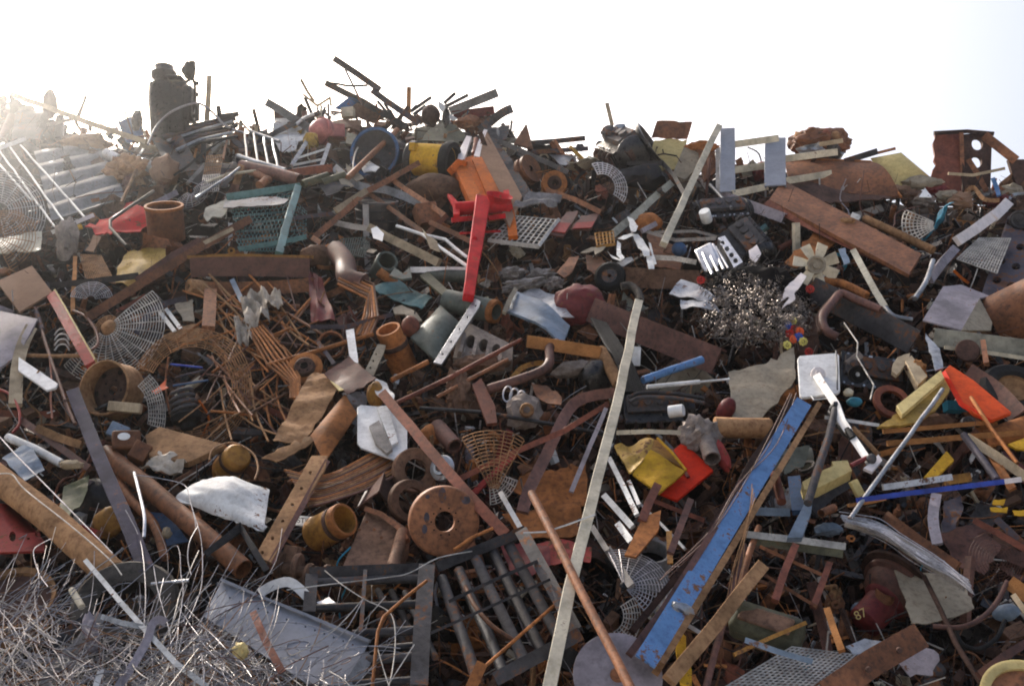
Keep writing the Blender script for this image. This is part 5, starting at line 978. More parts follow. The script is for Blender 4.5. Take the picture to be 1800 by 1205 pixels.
for k, (x, y, sx, sy) in enumerate(((-4, 46, 7, 14), (-32, 8, 5, 9), (-36, -12, 5, 8), (38, 36, 8, 7), (-30, 44, 4, 4))): link('dark_patch', lathe_geo((lambda x, y, sx, sy: lambda a, b, c: fr(x + a * sx, y + b * sy, c))(x, y, sx, sy), [(0, .5), (.8, .5), (1, .3)], 12), 'purple_steel', wd)
t = thing('gear_case', 'dark brown gear casing left of the big rusty disc', 'casing', P(655, 990, .45))
PL('case_body', None, None, 'casting_brown', [(600, 998), (644, 896), (686, 906), (720, 930), (716, 960), (700, 1000)], d=.45, th=26, parent=t, bevel=.008); B('rusty_flange', None, None, 'rust', 'box', [(644, 894, .5), (672, 904, .52), (702, 928, .52), (716, 950, .5)], 9, 12, parent=t)
B('corner_rib', None, None, 'casting_brown', 'rod', [(708, 934, .5), (690, 998, .52)], 22, parent=t)
for k in range(4): LA('case_bolt', None, None, 'rust', (632 + 13 * k, 930 + 14 * (k % 2) * (1 - 2 * (k % 3)), .52), (0, .1, 1), [(0, 3), (3, 3), (3, 0)], 6, parent=t)
PL('angle_plate', 'folded brown angle plate left of the grey brake drum ring', 'plate', 'rust_purple', [(628, 890, .45), (650, 846, .45), (680, 814, .45), (666, 862, .62)], planar=False, th=3); PL('angle_plate', 'right half of a folded brown plate beside the brake drum ring', 'plate', 'rust_dark', [(682, 814, .45), (692, 850, .4), (684, 884, .42), (666, 862, .6)], planar=False, th=3)
t = thing('pipe', 'short rust yellow pipe with open mouth at lower centre left', 'pipe', P(565, 965, .6)); fr = frame((606, 912, .65), (.72, .42, .5))
link('pipe_wall', lathe_geo(fr, [(25, 0), (29, 0), (30, -2), (30, -16), (29.5, -17), (30, -26), (32, -74), (30, -80), (24, -80), (25, 0)], 44), 'yellow_rust', t); link('dark_band', lathe_geo(fr, [(30, -18), (31, -19), (31, -27), (30, -28)], 44), 'rust_dark', t); link('rusty_mouth', lathe_geo(fr, [(25, .4), (29.3, .4), (30.4, -2), (30.4, -15)], 44), 'rust_orange', t)
PL('steel_channel', 'long tan rusty channel with a row of square holes', 'steel channel', 'rust_tan', [(548, 800), (576, 800), (572, 822), (476, 988), (448, 976)], d=.7, th=6, holes=[(546, 830, 3), (530, 858, 3), (514, 886, 3), (497, 915, 3), (479, 945, 3), (461, 970, 3)], bevel=.003)
B('channel_flange', 'rusty flange strip along the right side of the holed tan channel', 'flange', 'rust_purple', 'box', [(574, 812, .66), (524, 902, .68), (474, 992, .66)], 10, 12)
t = thing('letter_sign', 'white plate lettered STIH half hidden behind the yellow pipe', 'sign', P(535, 925, .5)); PL('sign_plate', None, None, 'white_plastic', [(519, 905), (556, 908), (556, 926), (519, 922)], d=.5, th=2, parent=t)
link('lettering', text_geo('STIH', frame((522, 918, .52), (.02, .1, 1), -3), 13), 'letter_black', t)
for i in range(16):
    y = 862 + i * 2.0; B('cable', 'brown bent rod in the bundle left of the dented white tray', 'rod', ('rust_orange', 'rust', 'rust_tan', 'rust_purple')[i % 4], 'rod', [(500 + 3 * i, y - 36 + 2.2 * i, .45 + .01 * i), (570, y - 26 + 1.2 * i, .5 + .01 * i), (640, y - 58 + 1.8 * i, .52), (700 - 3 * (i % 3), y - 92 + 2.2 * i, .48)], 4.6, sm=5, group='bent rods bundled left of the dented white tray')
PA('fender', 'white dented fender lying at lower left of centre', 'fender', 'white_rusty', [(308, 876, .6), (398, 838, .5), (474, 862, .5), (464, 930, .65)], 24, 14, lambda u, v: 26 * math.sin(math.pi * min(1, u * 1.02)) ** .5 * math.sin(math.pi * (.15 + .8 * v)) + .7 * math.sin(u * 26) + crump(5, 3, 4)(u, v), th=4)
PL('fender', 'pale lower flange of the dented white fender', 'flange', 'white_rusty', [(302, 878), (340, 868), (420, 892), (470, 926), (462, 934), (400, 908), (340, 886)], d=.62, th=3, cr=2)
t = thing('crankshaft', 'dark brown crankshaft lying below the holed tan channel', 'crankshaft', P(530, 1020, .5))
fr = frame((535, 1004, .5), (.97, -.1, .2))
link('main_shaft', lathe_geo(fr, [(0, -66), (9, -66), (9, -40), (12, -38), (12, -20), (9, -18), (9, 10), (12, 12), (12, 30), (8, 34), (8, 60), (0, 62)], 20), 'casting_brown', t)
for k in range(4): link('crank_web', lathe_geo((lambda k: lambda x, y, z: fr(x + (6 if k % 2 else -6), y + (6 if k < 2 else -6), z - 44 + 28 * k))(k), [(0, -5), (22, -5), (24, 0), (22, 5), (0, 5)], 20), 'casting_brown', t)
BX('motor_box', 'small rusty box below the letter sign', 'box', 'casting_brown', (512, 976, .55), (-.2, .3, 1), (26, 34, 22), -8)
# plate with crumpled paper
PL('metal_plate', 'thick tan rusty plate below the ring-shaped fan guard', 'metal plate', 'rust_tan', [(255, 764), (280, 749), (398, 781), (330, 812), (262, 800)], d=.62, th=12, bevel=.004)
PA('crumpled_paper', 'crumpled cream paper under the thick tan rusty plate', 'paper', 'cloth', [(248, 822), (280, 796), (334, 802), (320, 832)], 16, 10, crump(18, 3.5, 30), d=.6)
t = thing('oil_filter', 'rusty yellow cylinder behind the white fender', 'cylinder', P(400, 840, .5)); fr = frame((415, 805, .5), (.55, .55, .6))
link('can_wall', lathe_geo(fr, [(0, 12), (20, 12), (24, 8), (25, 0), (25, -34), (27, -36), (27, -42), (22, -56), (0, -56)], 30), 'yellow_rust', t); link('dark_band', lathe_geo(fr, [(25.2, -6), (26.2, -7), (26.2, -14), (25.2, -15)], 30), 'rust_dark', t)
B('wire_hoop', 'rusty wire hoop around the rusty yellow cylinder', 'hoop', 'wire_rust', 'rod', [(368, 808, .6), (376, 788, .62), (410, 778, .6), (444, 796, .6), (454, 822, .6), (448, 842, .6)], 4, sm=5)
t = thing('oil_filter', 'rusty can with white oval sticker beside the purple bar', 'can', P(225, 800, .6)); fr = frame((222, 778, .6), (.3, .45, .85))
link('can_body', box_geo(fr, 48, 36, 40), 'rust', t, bevel=.02); link('oval_sticker', lathe_geo(lambda a, b, c: fr(-4 + a * 1.5, 4 + b, 21 + c), [(0, .6), (6, .6), (7, .2)], 20), 'white_plastic', t); BX('blue_cap', None, None, 'blue_grey', (208, 758, .62), (.2, .4, .9), (34, 26, 12), -25, parent=t)
BX('rusty_block', 'rusty ribbed block right beside the oval sticker can', 'block', 'rust', (246, 796, .6), (.3, .5, .8), (30, 34, 24), -30)
# ================================================================== lower left
B('pipe', 'big long rusty pipe lying across the lower left corner', 'pipe', 'rust_tan', 'tube', [(-20, 828, .6), (90, 912, .65), (200, 1012, .65)], 50)
B('pipe', 'long rusty pipe running under the purple bar at lower left', 'pipe', 'rust', 'tube', [(186, 796, .5), (300, 890, .55), (428, 1000, .5)], 34)
B('steel_bar', 'long purple-black flat bar standing across the lower left', 'bar', 'purple_bar', 'box', [(128, 686, .7), (188, 836, .75), (258, 1002, .75)], 25, 8, bevel=.003)
t = thing('car_panel', 'red painted panel with holes behind the big rusty pipe at left', 'panel', P(40, 965, .4)); PL('panel_face', None, None, 'red_worn', [(-10, 884), (16, 884), (78, 950), (78, 967), (-10, 970)], d=.45, th=5, holes=[(22, 942, 6, 9), (50, 946, 3, 2), (66, 938, 5, 5)], parent=t)
B('red_strip', 'narrow red strip right behind the big rusty pipe', 'strip', 'red_worn', 'box', [(120, 926, .4), (176, 944, .4)], 22, 6)
PL('sheet_metal', 'grey folded sheet at the left edge above the big rusty pipe', 'metal sheet', 'blue_grey', [(4, 806), (50, 776), (60, 792), (78, 824), (44, 846)], d=.6, cr=4)
B('white_tube', 'pale fluted tube beside the grey folded sheet', 'tube', 'white_rusty', 'rod', [(14, 768, .55), (60, 788, .58), (108, 814, .55)], 15)
B('flat_bar', 'rusty cream bar above the pale fluted tube', 'bar', 'rust_tan', 'box', [(66, 752, .55), (100, 768, .58), (144, 782, .55)], 14, 8)
B('flat_bar', 'long dark rusty bar above the long lower left pipe', 'bar', 'rust_purple', 'box', [(40, 740, .45), (100, 782, .5), (158, 824, .5)], 12, 8)
BL('wood_chunk', 'small cream broken chunk left of the purple bar', 'chunk', 'timber', (126, 816, .6), (0, .4, 1), (20, 8, 10), .4, seed=120, sharp=True)
PL('plastic_film', 'greenish dark sheet hanging left of the purple bar', 'sheet', 'green_film', [(112, 854), (156, 834), (150, 872), (120, 916), (104, 900)], d=.45, cr=4)
BL('tank', 'black shape for shaded hollow behind the purple bar', 'tank', 'black_steel', (170, 880, .15), (0, .3, 1), (46, 40, 30), .15, seed=121)  # black blob standing in for the shade of an open cavity
BL('yellow_drum', 'dirty yellow rounded panel under the purple bar', 'panel', 'yellow_rust', (190, 918, .35), (0, .3, 1), (26, 28, 16), .12, seed=122)
PL('painted_sheet', 'dark blue panel under the long lower left pipe', 'panel', 'blue_dull', [(262, 898), (290, 900), (332, 950), (280, 958)], d=.35, cr=3)
B('bent_rod', 'bright white bent rod right of the purple bar', 'rod', 'aluminium', 'rod', [(236, 830, .85), (244, 862, .85), (254, 908, .85), (253, 944, .8)], 6, sm=5)
B('steel_wire', 'long straight pale wire stretched over the left pipes', 'wire', 'wire_grey', 'rod', [(0, 768, .85), (100, 872, .85), (198, 972, .8)], 2.2)
B('steel_wire', 'pale cable lying along the big rusty pipe', 'wire', 'wire_pale', 'rod', [(0, 832, .9), (22, 834, .92), (44, 860, .92), (120, 920, .9), (190, 980, .88), (214, 1010, .85)], 2.2, sm=5)
B('pipe', 'short rusty bent pipe right below the purple bar', 'pipe', 'rust', 'rod', [(206, 842, .4), (232, 880, .45), (270, 920, .45), (290, 980, .4)], 16, sm=4)
B('angle_iron', 'black bent angle bar right of the long lower left pipe', 'angle iron', 'black_steel', 'L2', [(360, 974, .7), (424, 926, .75), (448, 968, .75), (470, 1004, .7)], 11, 9)
BL('wood_chunk', 'pale splintered chunk beside the dark blue panel', 'chunk', 'timber', (293, 936, .55), (0, .3, 1), (8, 10, 8), .4, seed=123, sharp=True)
t = thing('tyre', 'dusty black tyre half buried in the wire tangle at lower left', 'tyre', P(230, 1100, .35)); fr = frame((222, 1066, .62), (.1, .72, .62))
link('tyre_wall', lathe_geo(fr, [(50, 8), (62, 16), (84, 18), (92, 10), (94, -10), (92, -30), (84, -38), (62, -36), (50, -28)], 60), 'rubber_dusty', t)
link('tread_block', join(*[box_geo((lambda a: lambda x, y, z: fr(math.cos(a) * (94 + x) - math.sin(a) * y, math.sin(a) * (94 + x) + math.cos(a) * y, -10 + z + (7 if k % 2 else -7)))(R_(k * 6)), 4, 6, 11) for k in range(60)]), 'rubber_dusty', t, kind='stuff')
t = thing('rusty_drum', 'rusty drum lid with turned rim at the lower left edge', 'drum', P(30, 1060, .45)); fr = frame((24, 1052, .45), (.1, .8, .55)); link('drum_rim', lathe_geo(fr, [(62, 0), (66, 2), (70, 6), (72, 2), (68, -4), (66, -50), (60, -50), (62, 0)], 48), 'rust_tan', t); link('drum_lid', lathe_geo(fr, [(0, -8), (62, -8)], 40), 'rust_dark', t)
# tangle of thin wire: uncountable
def tangle(n, seed, mw):
    g = []; r = random.Random(seed)
    for i in range(n):
        x = r.uniform(-80, 400) if r.random() < .78 else r.uniform(300, 600); lo = 1032 + max(0, (x - 60)) * .08 + (48 if 140 < x < 310 else 0); y = lo + (1265 - lo) * r.random() ** .85
        if x > 330: y = max(y, r.uniform(1085, 1150) + (x - 330) * .22)
        d = r.uniform(.3, 1.05); u = r.random()
        if u < .07:
            rr = r.uniform(8, 22); a = r.uniform(0, 6); pts = [P(x + rr * math.cos(a + k * .8) + k * r.uniform(0, 4), y + rr * .8 * math.sin(a + k * .8), d) for k in range(7)]
        elif u < .2:
            a = r.uniform(-1.2, 1.2); l = r.uniform(30, 70); c, q = math.cos(a), math.sin(a); h = r.uniform(6, 14)
            pts = [P(x + c * e - q * f, y + q * e + c * f, d) for e, f in ((0, 0), (l * .5, 1), (l, 0), (l + h * .8, h * .5), (l, h), (l * .7, h))]
        else:
            a = r.choice((.3, -.45, .75, -.9, 1.5, 2.3)) + r.gauss(0, .22); l = r.uniform(60, 230); c = r.gauss(0, .8); pts = []
            for k in range(5):
                pts.append(P(x, y, d + r.gauss(0, .025))); x += l * .25 * math.cos(a); y += l * .25 * math.sin(a); a += c * .2 + r.gauss(0, .1)
        w = r.choice((.003, .004, .004, .005, .0065)); g.append(sweep(catmull(pts, 3), prof('wire', w, w, 0), cap=False))
    return join(*g)
t = thing('wire_tangle', 'great tangle of thin grey scrap wire filling the lower left corner', 'wire tangle', P(200, 1190, .3))
for k, (n, m) in enumerate(((900, 'wire_grey'), (330, 'wire_pale'), (150, 'wire_rust'), (120, 'rust_purple'))): link(('grey_wire', 'bright_wire', 'rusty_wire', 'brown_wire')[k], tangle(n, 200 + k, m), m, t, kind='stuff')
for k, q in enumerate(([(166, 1064), (210, 1040), (234, 1022), (285, 976), (308, 958), (316, 972), (318, 1010), (322, 1040), (312, 1104), (298, 1134), (284, 1160)], [(340, 900), (352, 940), (356, 980), (354, 1030), (340, 1070), (322, 1110), (312, 1160)], [(270, 994), (276, 1030), (286, 1068), (298, 1110), (302, 1150)], [(90, 946), (62, 962), (60, 980), (70, 1010), (84, 1030)], [(236, 834), (280, 840), (324, 852), (334, 880), (342, 910), (344, 926)], [(348, 924), (334, 950), (330, 980), (336, 1010)], [(180, 1040), (210, 1026), (230, 1024)])):
    B('steel_wire', ('long arching pale wire rising over the lower left tangle', 'curved pale wire hanging in front of the long left pipe', 'pale wire standing among the tangle right of the half-buried tyre', 'hooked pale wire below the red panel', 'pale wire over the dark gap left of the white fender', 'thin pale wire crossing the long left pipe', 'short curled wire on the half-buried tyre')[k], 'wire', 'wire_grey', 'wire', [(*p, .9) for p in q], 1.7, sm=5)
B('flat_bar', 'long bright white flat bar slanting through the wire tangle', 'bar', 'white_rusty', 'box', [(150, 984, .95), (250, 1100, 1.0), (310, 1166, 1.0), (364, 1206, .95)], 9, 4)
B('metal_ribbon', 'curled grey metal ribbon over the wire tangle', 'ribbon', 'grey_lilac', 'box', [(292, 1094, 1.0), (280, 1088, 1.03), (268, 1096, 1.04), (258, 1126, 1.02), (236, 1164, 1.0), (204, 1212, .95)], 14, 3, sm=5)
B('flat_bar', 'short grey strip joining the long bright flat bar', 'bar', 'galvanised', 'box', [(179, 1083, .95), (214, 1094, .98), (252, 1101, 1.0)], 9, 3)
for k, q in enumerate(([(162, 1078), (124, 1106), (88, 1144)], [(178, 1080), (140, 1130), (96, 1176), (76, 1206)])): B('flat_bar', ('dark flat bar upper of two under the wire tangle', 'dark tan flat bar lower of two under the wire tangle')[k], 'bar', ('dark_steel', 'timber_grey')[k], 'box', [(*p, .85) for p in q], (16, 20)[k], 5)
B('bolt_rod', 'bright bolt-like rod at the top of the wire tangle', 'rod', 'cream', 'rod', [(126, 1036, .9), (144, 1066, .9)], 12); BL('crushed_can', 'crumpled grey tube below the bright bolt-like rod', 'can', 'grey_lilac', (160, 1112, .85), (.3, -.9, .3), (12, 12, 34), .35, seed=125)
B('flat_bar', 'bright white strip at the bottom of the wire tangle', 'bar', 'white_paint', 'box', [(178, 1176, .9), (168, 1206, .9)], 10, 3); B('chrome_rod', 'chrome rod lying right of the half-buried tyre', 'rod', 'aluminium', 'rod', [(266, 1026, .7), (332, 1020, .7)], 7)
BL('stone_chunk', 'pale yellow foam chunk on the wire tangle', 'chunk', 'yellow_pale', (422, 1144, .9), (0, .4, 1), (14, 16, 10), .4, seed=126, sharp=True)
# ================================================================== lower centre
def dots(a, b, n, r): return [(a[0] + (b[0] - a[0]) * k / (n - 1), a[1] + (b[1] - a[1]) * k / (n - 1), r) for k in range(n)]
t = thing('steel_sheet', 'blue-grey perforated steel sheet lying at the bottom left of centre', 'sheet', P(500, 1190, .7))
PL('sheet_face', None, None, 'sheet_grey', [(390, 1020), (648, 1127), (614, 1204), (540, 1200), (358, 1082)], d=.7, th=4, holes=dots((404, 1050), (620, 1132), 14, 1.8), parent=t); B('folded_edge', None, None, 'sheet_grey', 'box', [(390, 1018, .73), (520, 1072, .73), (650, 1126, .73)], 5, 10, parent=t); B('side_edge', None, None, 'grey_paint', 'box', [(648, 1150, .7), (612, 1210, .7)], 22, 5, parent=t)
B('white_strip', 'bright white bent strip above the perforated sheet', 'strip', 'white_paint', 'box', [(456, 1042, .75), (480, 1028, .77), (506, 1022, .78), (524, 1032, .75), (540, 1048, .7)], 17, 3, sm=4)
PL('foil_scrap', 'crumpled silver foil beside the bright white bent strip', 'foil', 'aluminium', [(556, 1056), (578, 1046), (592, 1060), (566, 1064)], d=.7, cr=5)
t = thing('angle_iron', 'short brown angle iron stuck in front of the perforated sheet', 'angle iron', P(480, 1180, .85)); B('angle_bar', None, None, 'rust_red', 'L2', [(446, 1078, .9), (470, 1132, .9), (498, 1184, .88)], 13, 12, parent=t)
t = thing('bed_rack', 'dark steel rack with horizontal tube rungs at the bottom centre', 'rack', P(650, 1190, .5))
B('rack_rail', None, None, 'dark_steel', 'N', [(545, 1006, 0.70), (650, 1002, 0.72), (760, 998, 0.70)], 20, 14, parent=t); B('rack_post', None, None, 'dark_steel', 'N', [(750, 998, 0.75), (742, 1100, 0.77), (736, 1210, 0.75)], 30, 20, parent=t); B('rack_post', None, None, 'dark_steel', 'box', [(548, 1012, 0.70), (543, 1078, 0.70)], 22, 12, parent=t); B('mid_bar', None, None, 'dark_steel', 'box', [(642, 1004, 0.75), (634, 1114, 0.75)], 7, 10, parent=t)
for k, (x0, y) in enumerate(((546, 1022), (544, 1067), (620, 1112), (650, 1140), (640, 1158), (620, 1200))): B('rung', None, None, ('dark_steel', 'black_steel')[k % 2], 'rod', [(x0, y + 2, 0.68), (742, y - 6, 0.70)], 16, parent=t)
for k in range(3): B('brace_tube', None, None, 'dark_steel', 'rod', [(664 + 24 * k, 1036 + 2 * k, 0.55), (722 + 22 * k, 1156, 0.55)], 12, parent=t)
t = thing('bed_rack', 'tilted dark steel rack of long slanting tubes at the bottom centre', 'rack', P(900, 1180, .6))
B('rack_rail', None, None, 'dark_steel', 'N', [(918, 936, 0.86), (966, 1022, 0.88), (1014, 1112, 0.86)], 24, 18, parent=t); B('rack_rail', None, None, 'dark_steel', 'L2', [(1018, 1114, 0.90), (950, 1150, 0.90), (868, 1194, 0.88)], 24, 16, parent=t); B('rack_rail', None, None, 'dark_steel', 'box', [(768, 996, 0.70), (850, 962, 0.75), (922, 932, 0.78)], 18, 12, parent=t)
B('cross_bar', None, None, 'dark_steel', 'box', [(790, 1056, .9), (870, 1018, .92), (944, 986, .92)], 6, 6, parent=t); B('cross_bar', None, None, 'dark_steel', 'box', [(757, 1112, 0.92), (860, 1066, 0.94), (966, 1018, 0.94)], 5, 5, parent=t)
for k, (a, b) in enumerate((((776, 1014), (842, 1204)), ((806, 1000), (886, 1184)), ((836, 980), (924, 1166)), ((866, 968), (956, 1150)), ((894, 956), (990, 1132)))): B('slant_tube', None, None, ('dark_steel', 'black_steel')[k % 2], 'rod', [(*a, 0.70), (*b, 0.75)], 20, 14, parent=t)
B('bent_rod', 'copper-coloured bent rod in front of the horizontal rung rack', 'rod', 'rust_orange', 'rod', [(750, 1020, .9), (712, 1050, .92), (674, 1084, .92), (664, 1110, .92), (654, 1210, .88)], 6)
for k, (l, q) in enumerate((('pale wire looping down across the horizontal rung rack', [(571, 1002), (600, 1026), (640, 1052), (678, 1070), (692, 1090), (695, 1130), (690, 1176), (684, 1204)]), ('long pale cable sagging above the horizontal rung rack', [(504, 1036), (580, 1026), (680, 1014), (720, 1006), (770, 980), (830, 968)]), ('short pale wire forked at the bottom of the rung rack', [(662, 1132), (672, 1168), (684, 1206)]), ('pale wire rising right from the fork of the rung rack', [(684, 1200), (706, 1166), (728, 1132)]))): B('steel_wire', l, 'wire', 'wire_pale', 'wire', [(*p, .85) for p in q], 2.3, sm=4)
B('bent_rod', 'curved rusty bar across the tilted rack', 'rod', 'rust', 'rod', [(818, 1030, .8), (836, 1066, .82), (866, 1100, .82), (902, 1124, .8)], 8, sm=5); B('bent_rod', 'straight copper rod crossing the foot of the tilted rack', 'rod', 'rust_orange', 'rod', [(1003, 1038, .85), (930, 1102, .87), (846, 1176, .85)], 6)
B('angle_iron', 'short rust orange square stub at the bottom edge', 'stub', 'rust_orange', 'box', [(846, 1168, .85), (826, 1212, .85)], 20, 14)
B('steel_rod', 'rusty orange rod end below the big rusty disc', 'rod', 'rust_orange', 'rod', [(866, 928, .8), (830, 944, .82), (798, 966, .8)], 6)
# ================================================================== centre right
t = thing('timber_post', 'very long cream square post slanting down through the centre right', 'post', P(1050, 880, 1.0))
B('post_face', None, None, 'cream', 'box', [(1123, 530, .95), (1082, 720, 1.0), (1036, 900, 1.05), (1000, 1040, 1.05), (964, 1215, 1.0)], 19, 13, parent=t, bevel=.003)
B('pipe', 'long straight rusty pipe slanting down right at the bottom centre', 'pipe', 'rust', 'rod', [(934, 866, 1.1), (1112, 1216, 1.12)], 16, wobble=.006)
B('flat_bar', 'wide brown bent flat bar behind the long straight rusty pipe', 'bar', 'rust_purple', 'box', [(1080, 690, .6), (1030, 698, .62), (998, 722, .62), (960, 800, .65), (930, 860, .65), (918, 900, .6)], 20, 6, sm=3)
B('flat_bar', 'short white flat bar left of the cream post', 'bar', 'grey_lilac', 'box', [(1065, 718, .75), (1036, 786, .78), (1004, 864, .75)], 8, 4)
t = thing('yellow_canister', 'crushed yellow canister beside the red panel in the centre right', 'canister', P(1150, 860, .6))
PA('front_face', None, None, 'yellow_paint', [(1112, 832, .62), (1144, 790, .66), (1204, 828, .62), (1158, 868, .62)], 10, 8, crump(5, 2, 3), th=4, parent=t); PA('crumpled_neck', None, None, 'yellow_worn', [(1080, 786, .5), (1150, 772, .55), (1146, 800, .62), (1108, 836, .6)], 14, 10, crump(12, 3, 5), th=4, parent=t)
PL('side_face', None, None, 'yellow_rust', [(1150, 772, .56), (1164, 774, .5), (1206, 824, .55), (1144, 792, .66)], th=3, parent=t, planar=False); B('yellow_rim', None, None, 'yellow_paint', 'rod', [(1156, 770, .6), (1182, 796, .62), (1206, 826, .6)], 5, parent=t)
t = thing('painted_sheet', 'bright red flat panel behind the crushed yellow canister', 'panel', P(1210, 870, .5)); PL('panel_face', None, None, 'red_bright', [(1178, 796), (1201, 775), (1254, 826), (1190, 878), (1160, 866)], d=.52, th=6, parent=t, bevel=.003); B('panel_edge', None, None, 'red_dark', 'box', [(1180, 790, .54), (1210, 838, .54)], 6, 5, parent=t)
t = thing('pipe', 'corroded grey pipe with broken elbow above the red panel', 'pipe', P(1290, 760, .6)); B('pipe_wall', None, None, 'rust_tan', 'rod', [(1352, 752, .55), (1300, 752, .6), (1256, 750, .62)], 36, parent=t); BL('corroded_elbow', None, None, 'cast_grey', (1230, 764, .62), (.2, .3, 1), (34, 32, 24), .45, 2.2, 130, 4, parent=t); B('elbow_leg', None, None, 'cast_grey', 'tube', [(1240, 770, .62), (1252, 806, .6)], 30, parent=t, wobble=.01)
BL('red_hose', 'dull red hose pieces hanging under the corroded elbow', 'hose', 'red_worn', (1268, 800, .5), (.3, -.8, .5), (12, 12, 30), .25, seed=131)
BL('bottle', 'red bottle above the corroded grey pipe', 'bottle', 'red_dark', (1276, 720, .55), (.4, .8, .3), (15, 15, 24), .08, seed=132)
t, fr = engine('engine', 'grey-black engine with white filter behind the cream post', (1146, 722, .3), (.03, .5, .85), 2, 100, 54, 46, 'oily', 12)
link('oil_filter', lathe_geo(frame((1190, 722, .62), (.9, .15, .4)), [(0, 12), (10, 12), (11, 10), (11, -14), (0, -16)], 24), 'white_plastic', t); 
for y in (690, 698): B('feed_pipe', None, None, 'dark_steel', 'rod', [(1106, y + 8, .6), (1130, y, .62), (1190, y + 2, .62), (1238, y + 10, .58)], 7, parent=t, sm=4)
B('trim_bar', 'white edged cream trim below the grey-black engine', 'trim', 'cream', 'box', [(1084, 760, .7), (1140, 758, .72), (1196, 760, .7)], 8, 6)
PL('metal_plate', 'big tan dusty plate leaning left of the white swivel plate', 'metal plate', 'tan_plate', [(1280, 654), (1340, 640), (1396, 609), (1398, 668), (1340, 734), (1288, 737)], d=.5, th=4, cr=4)
B('blue_tube', 'blue tube lying left of the big tan plate', 'tube', 'blue_paint', 'tube', [(1130, 668, .6), (1180, 650, .62), (1234, 632, .6)], 14)
t = thing('white_rod', 'white stepped rod lying under the blue tube', 'rod', P(1200, 675, .6)); B('thick_rod', None, None, 'white_paint', 'rod', [(1137, 680, .65), (1230, 671, .65)], 8, parent=t); B('thin_rod', None, None, 'white_paint', 'rod', [(1230, 671, .65), (1282, 666, .62)], 4, parent=t)
B('steel_beam', 'long spotted brown beam behind the cream post', 'beam', 'rust_purple', 'N', [(1044, 546, .35), (1150, 590, .4), (1264, 636, .4)], 46, 24)
BL('red_hood', 'dark red dented hood left of the cream post', 'hood', 'red_dark', (1018, 534, .35), (.1, .45, .9), (46, 38, 26), .18, seed=133, sub=4)
PA('crushed_tank', 'crushed blue-grey tank with tan folded end in the centre', 'tank', 'blue_grey', [(892, 548, .55), (906, 512, .5), (1002, 572, .5), (990, 604, .6)], 14, 10, lambda u, v: 12 * math.sin(3.14 * v) + crump(6, 3, 9)(u, v), th=5)
B('folded_end', 'tan folded seam on the end of the crushed tank', 'seam', 'tan_plate', 'box', [(886, 550, .62), (896, 526, .62), (906, 508, .6)], 8, 6)
PL('sheet_metal', 'light grey triangular sheet right behind the crushed tank', 'metal sheet', 'galvanised', [(912, 514), (940, 508), (980, 518), (1010, 556), (976, 558)], d=.42, cr=3)
B('plank', 'orange-brown broken plank in the centre', 'plank', 'timber_orange', 'box', [(928, 600, .7), (984, 608, .7), (1056, 620, .65)], 22, 18, bevel=.003)
B('exhaust_pipe', 'dark exhaust pipe bent upward below the orange-brown plank', 'exhaust pipe', 'rust_purple', 'rod', [(858, 684, .6), (910, 668, .65), (952, 652, .68), (966, 636, .7), (966, 612, .7), (980, 602, .68)], 17, sm=4)
for i in range(9): B('cable', 'black rubber cable in the bunch left of the cream post', 'cable', 'rubber', 'rod', [(1040 + 3 * i, 560 + i, .55), (1062 + 3 * i, 600, .6), (1086 + 3 * i, 640, .62), (1092 + 5 * i, 690, .55)], 6, sm=5, group='cables bunched left of the cream post')
BX('white_switch', 'small white plate stuck behind the cream post', 'plate', 'white_paint', (1118, 626, .6), (.1, .1, 1), (16, 34, 4), -4)
PL('sheet_metal', 'silver crumpled sheet left of the swarf ball', 'metal sheet', 'galvanised', [(1176, 514), (1197, 490), (1226, 500), (1262, 524), (1236, 532)], d=.5, cr=4); PL('sheet_metal', 'second silver sheet below the crumpled one by the swarf ball', 'metal sheet', 'galvanised', [(1196, 526), (1230, 524), (1272, 546), (1230, 542), (1198, 544)], d=.52, cr=5)
for k, (x, y, w_) in enumerate(((920, 500, 34), (900, 480, 22), (950, 484, 24), (972, 498, 16))): BL('sack', ('long grey sack lying under the red post', 'small tan sack left of the long grey sack', 'grey folded sack above the long grey sack', 'pale rolled sack right of the long grey sack')[k], 'sack', 'cloth_grey', (x, y, .45), (0, .4, 1), (w_, 9, 14), .6, f=2.6, seed=140 + k, roll=8, sub=4)
B('rubber_hose', 'ribbed grey hose elbow above the cream post top', 'hose', 'rubber_dusty', 'rod', [(1092, 504, .5), (1108, 502, .52), (1122, 514, .52), (1126, 530, .5)], 14, sm=5)
BL('gasket', 'rusty coarse casting left of the dark exhaust pipe', 'casting', 'casting_brown', (806, 690, .45), (0, .3, 1), (22, 36, 18), .5, seed=150, sharp=True, sub=4)
t = thing('cylinder_gasket', 'wire-edged looped gasket on a tan casting in the centre', 'gasket', P(905, 730, .55))
for k in range(3): link('gasket_loop', sweep([frame((892 + 12 * k, 692 + 4 * k, .62), (-.3, .4, 1))(8 * math.cos(j * .35) , 14 * math.sin(j * .35), 0) for j in range(18)], prof('wire', .014, .014, 0), closed=True, cap=False), 'wire_grey', t)
BL('casting_body', None, None, 'cast_grey', (922, 724, .5), (0, .3, 1), (30, 32, 20), .35, seed=151, parent=t, sharp=True); LA('casting_boss', None, None, 'rust_tan', (926, 720, .68), (0, .2, 1), [(6, 2), (11, 3), (13, 0), (13, -8)], 22, parent=t)
PL('metal_plate', 'brown folded leaf spring plate left of the gasket casting', 'metal plate', 'rust_red', [(830, 676), (846, 664), (870, 712), (874, 742), (856, 744)], d=.6, th=6)
PL('metal_plate', 'torn rusty bracket plate right of the gasket casting', 'metal plate', 'rust', [(934, 676), (960, 678), (988, 700), (986, 716), (968, 712), (944, 696)], d=.6, cr=5)
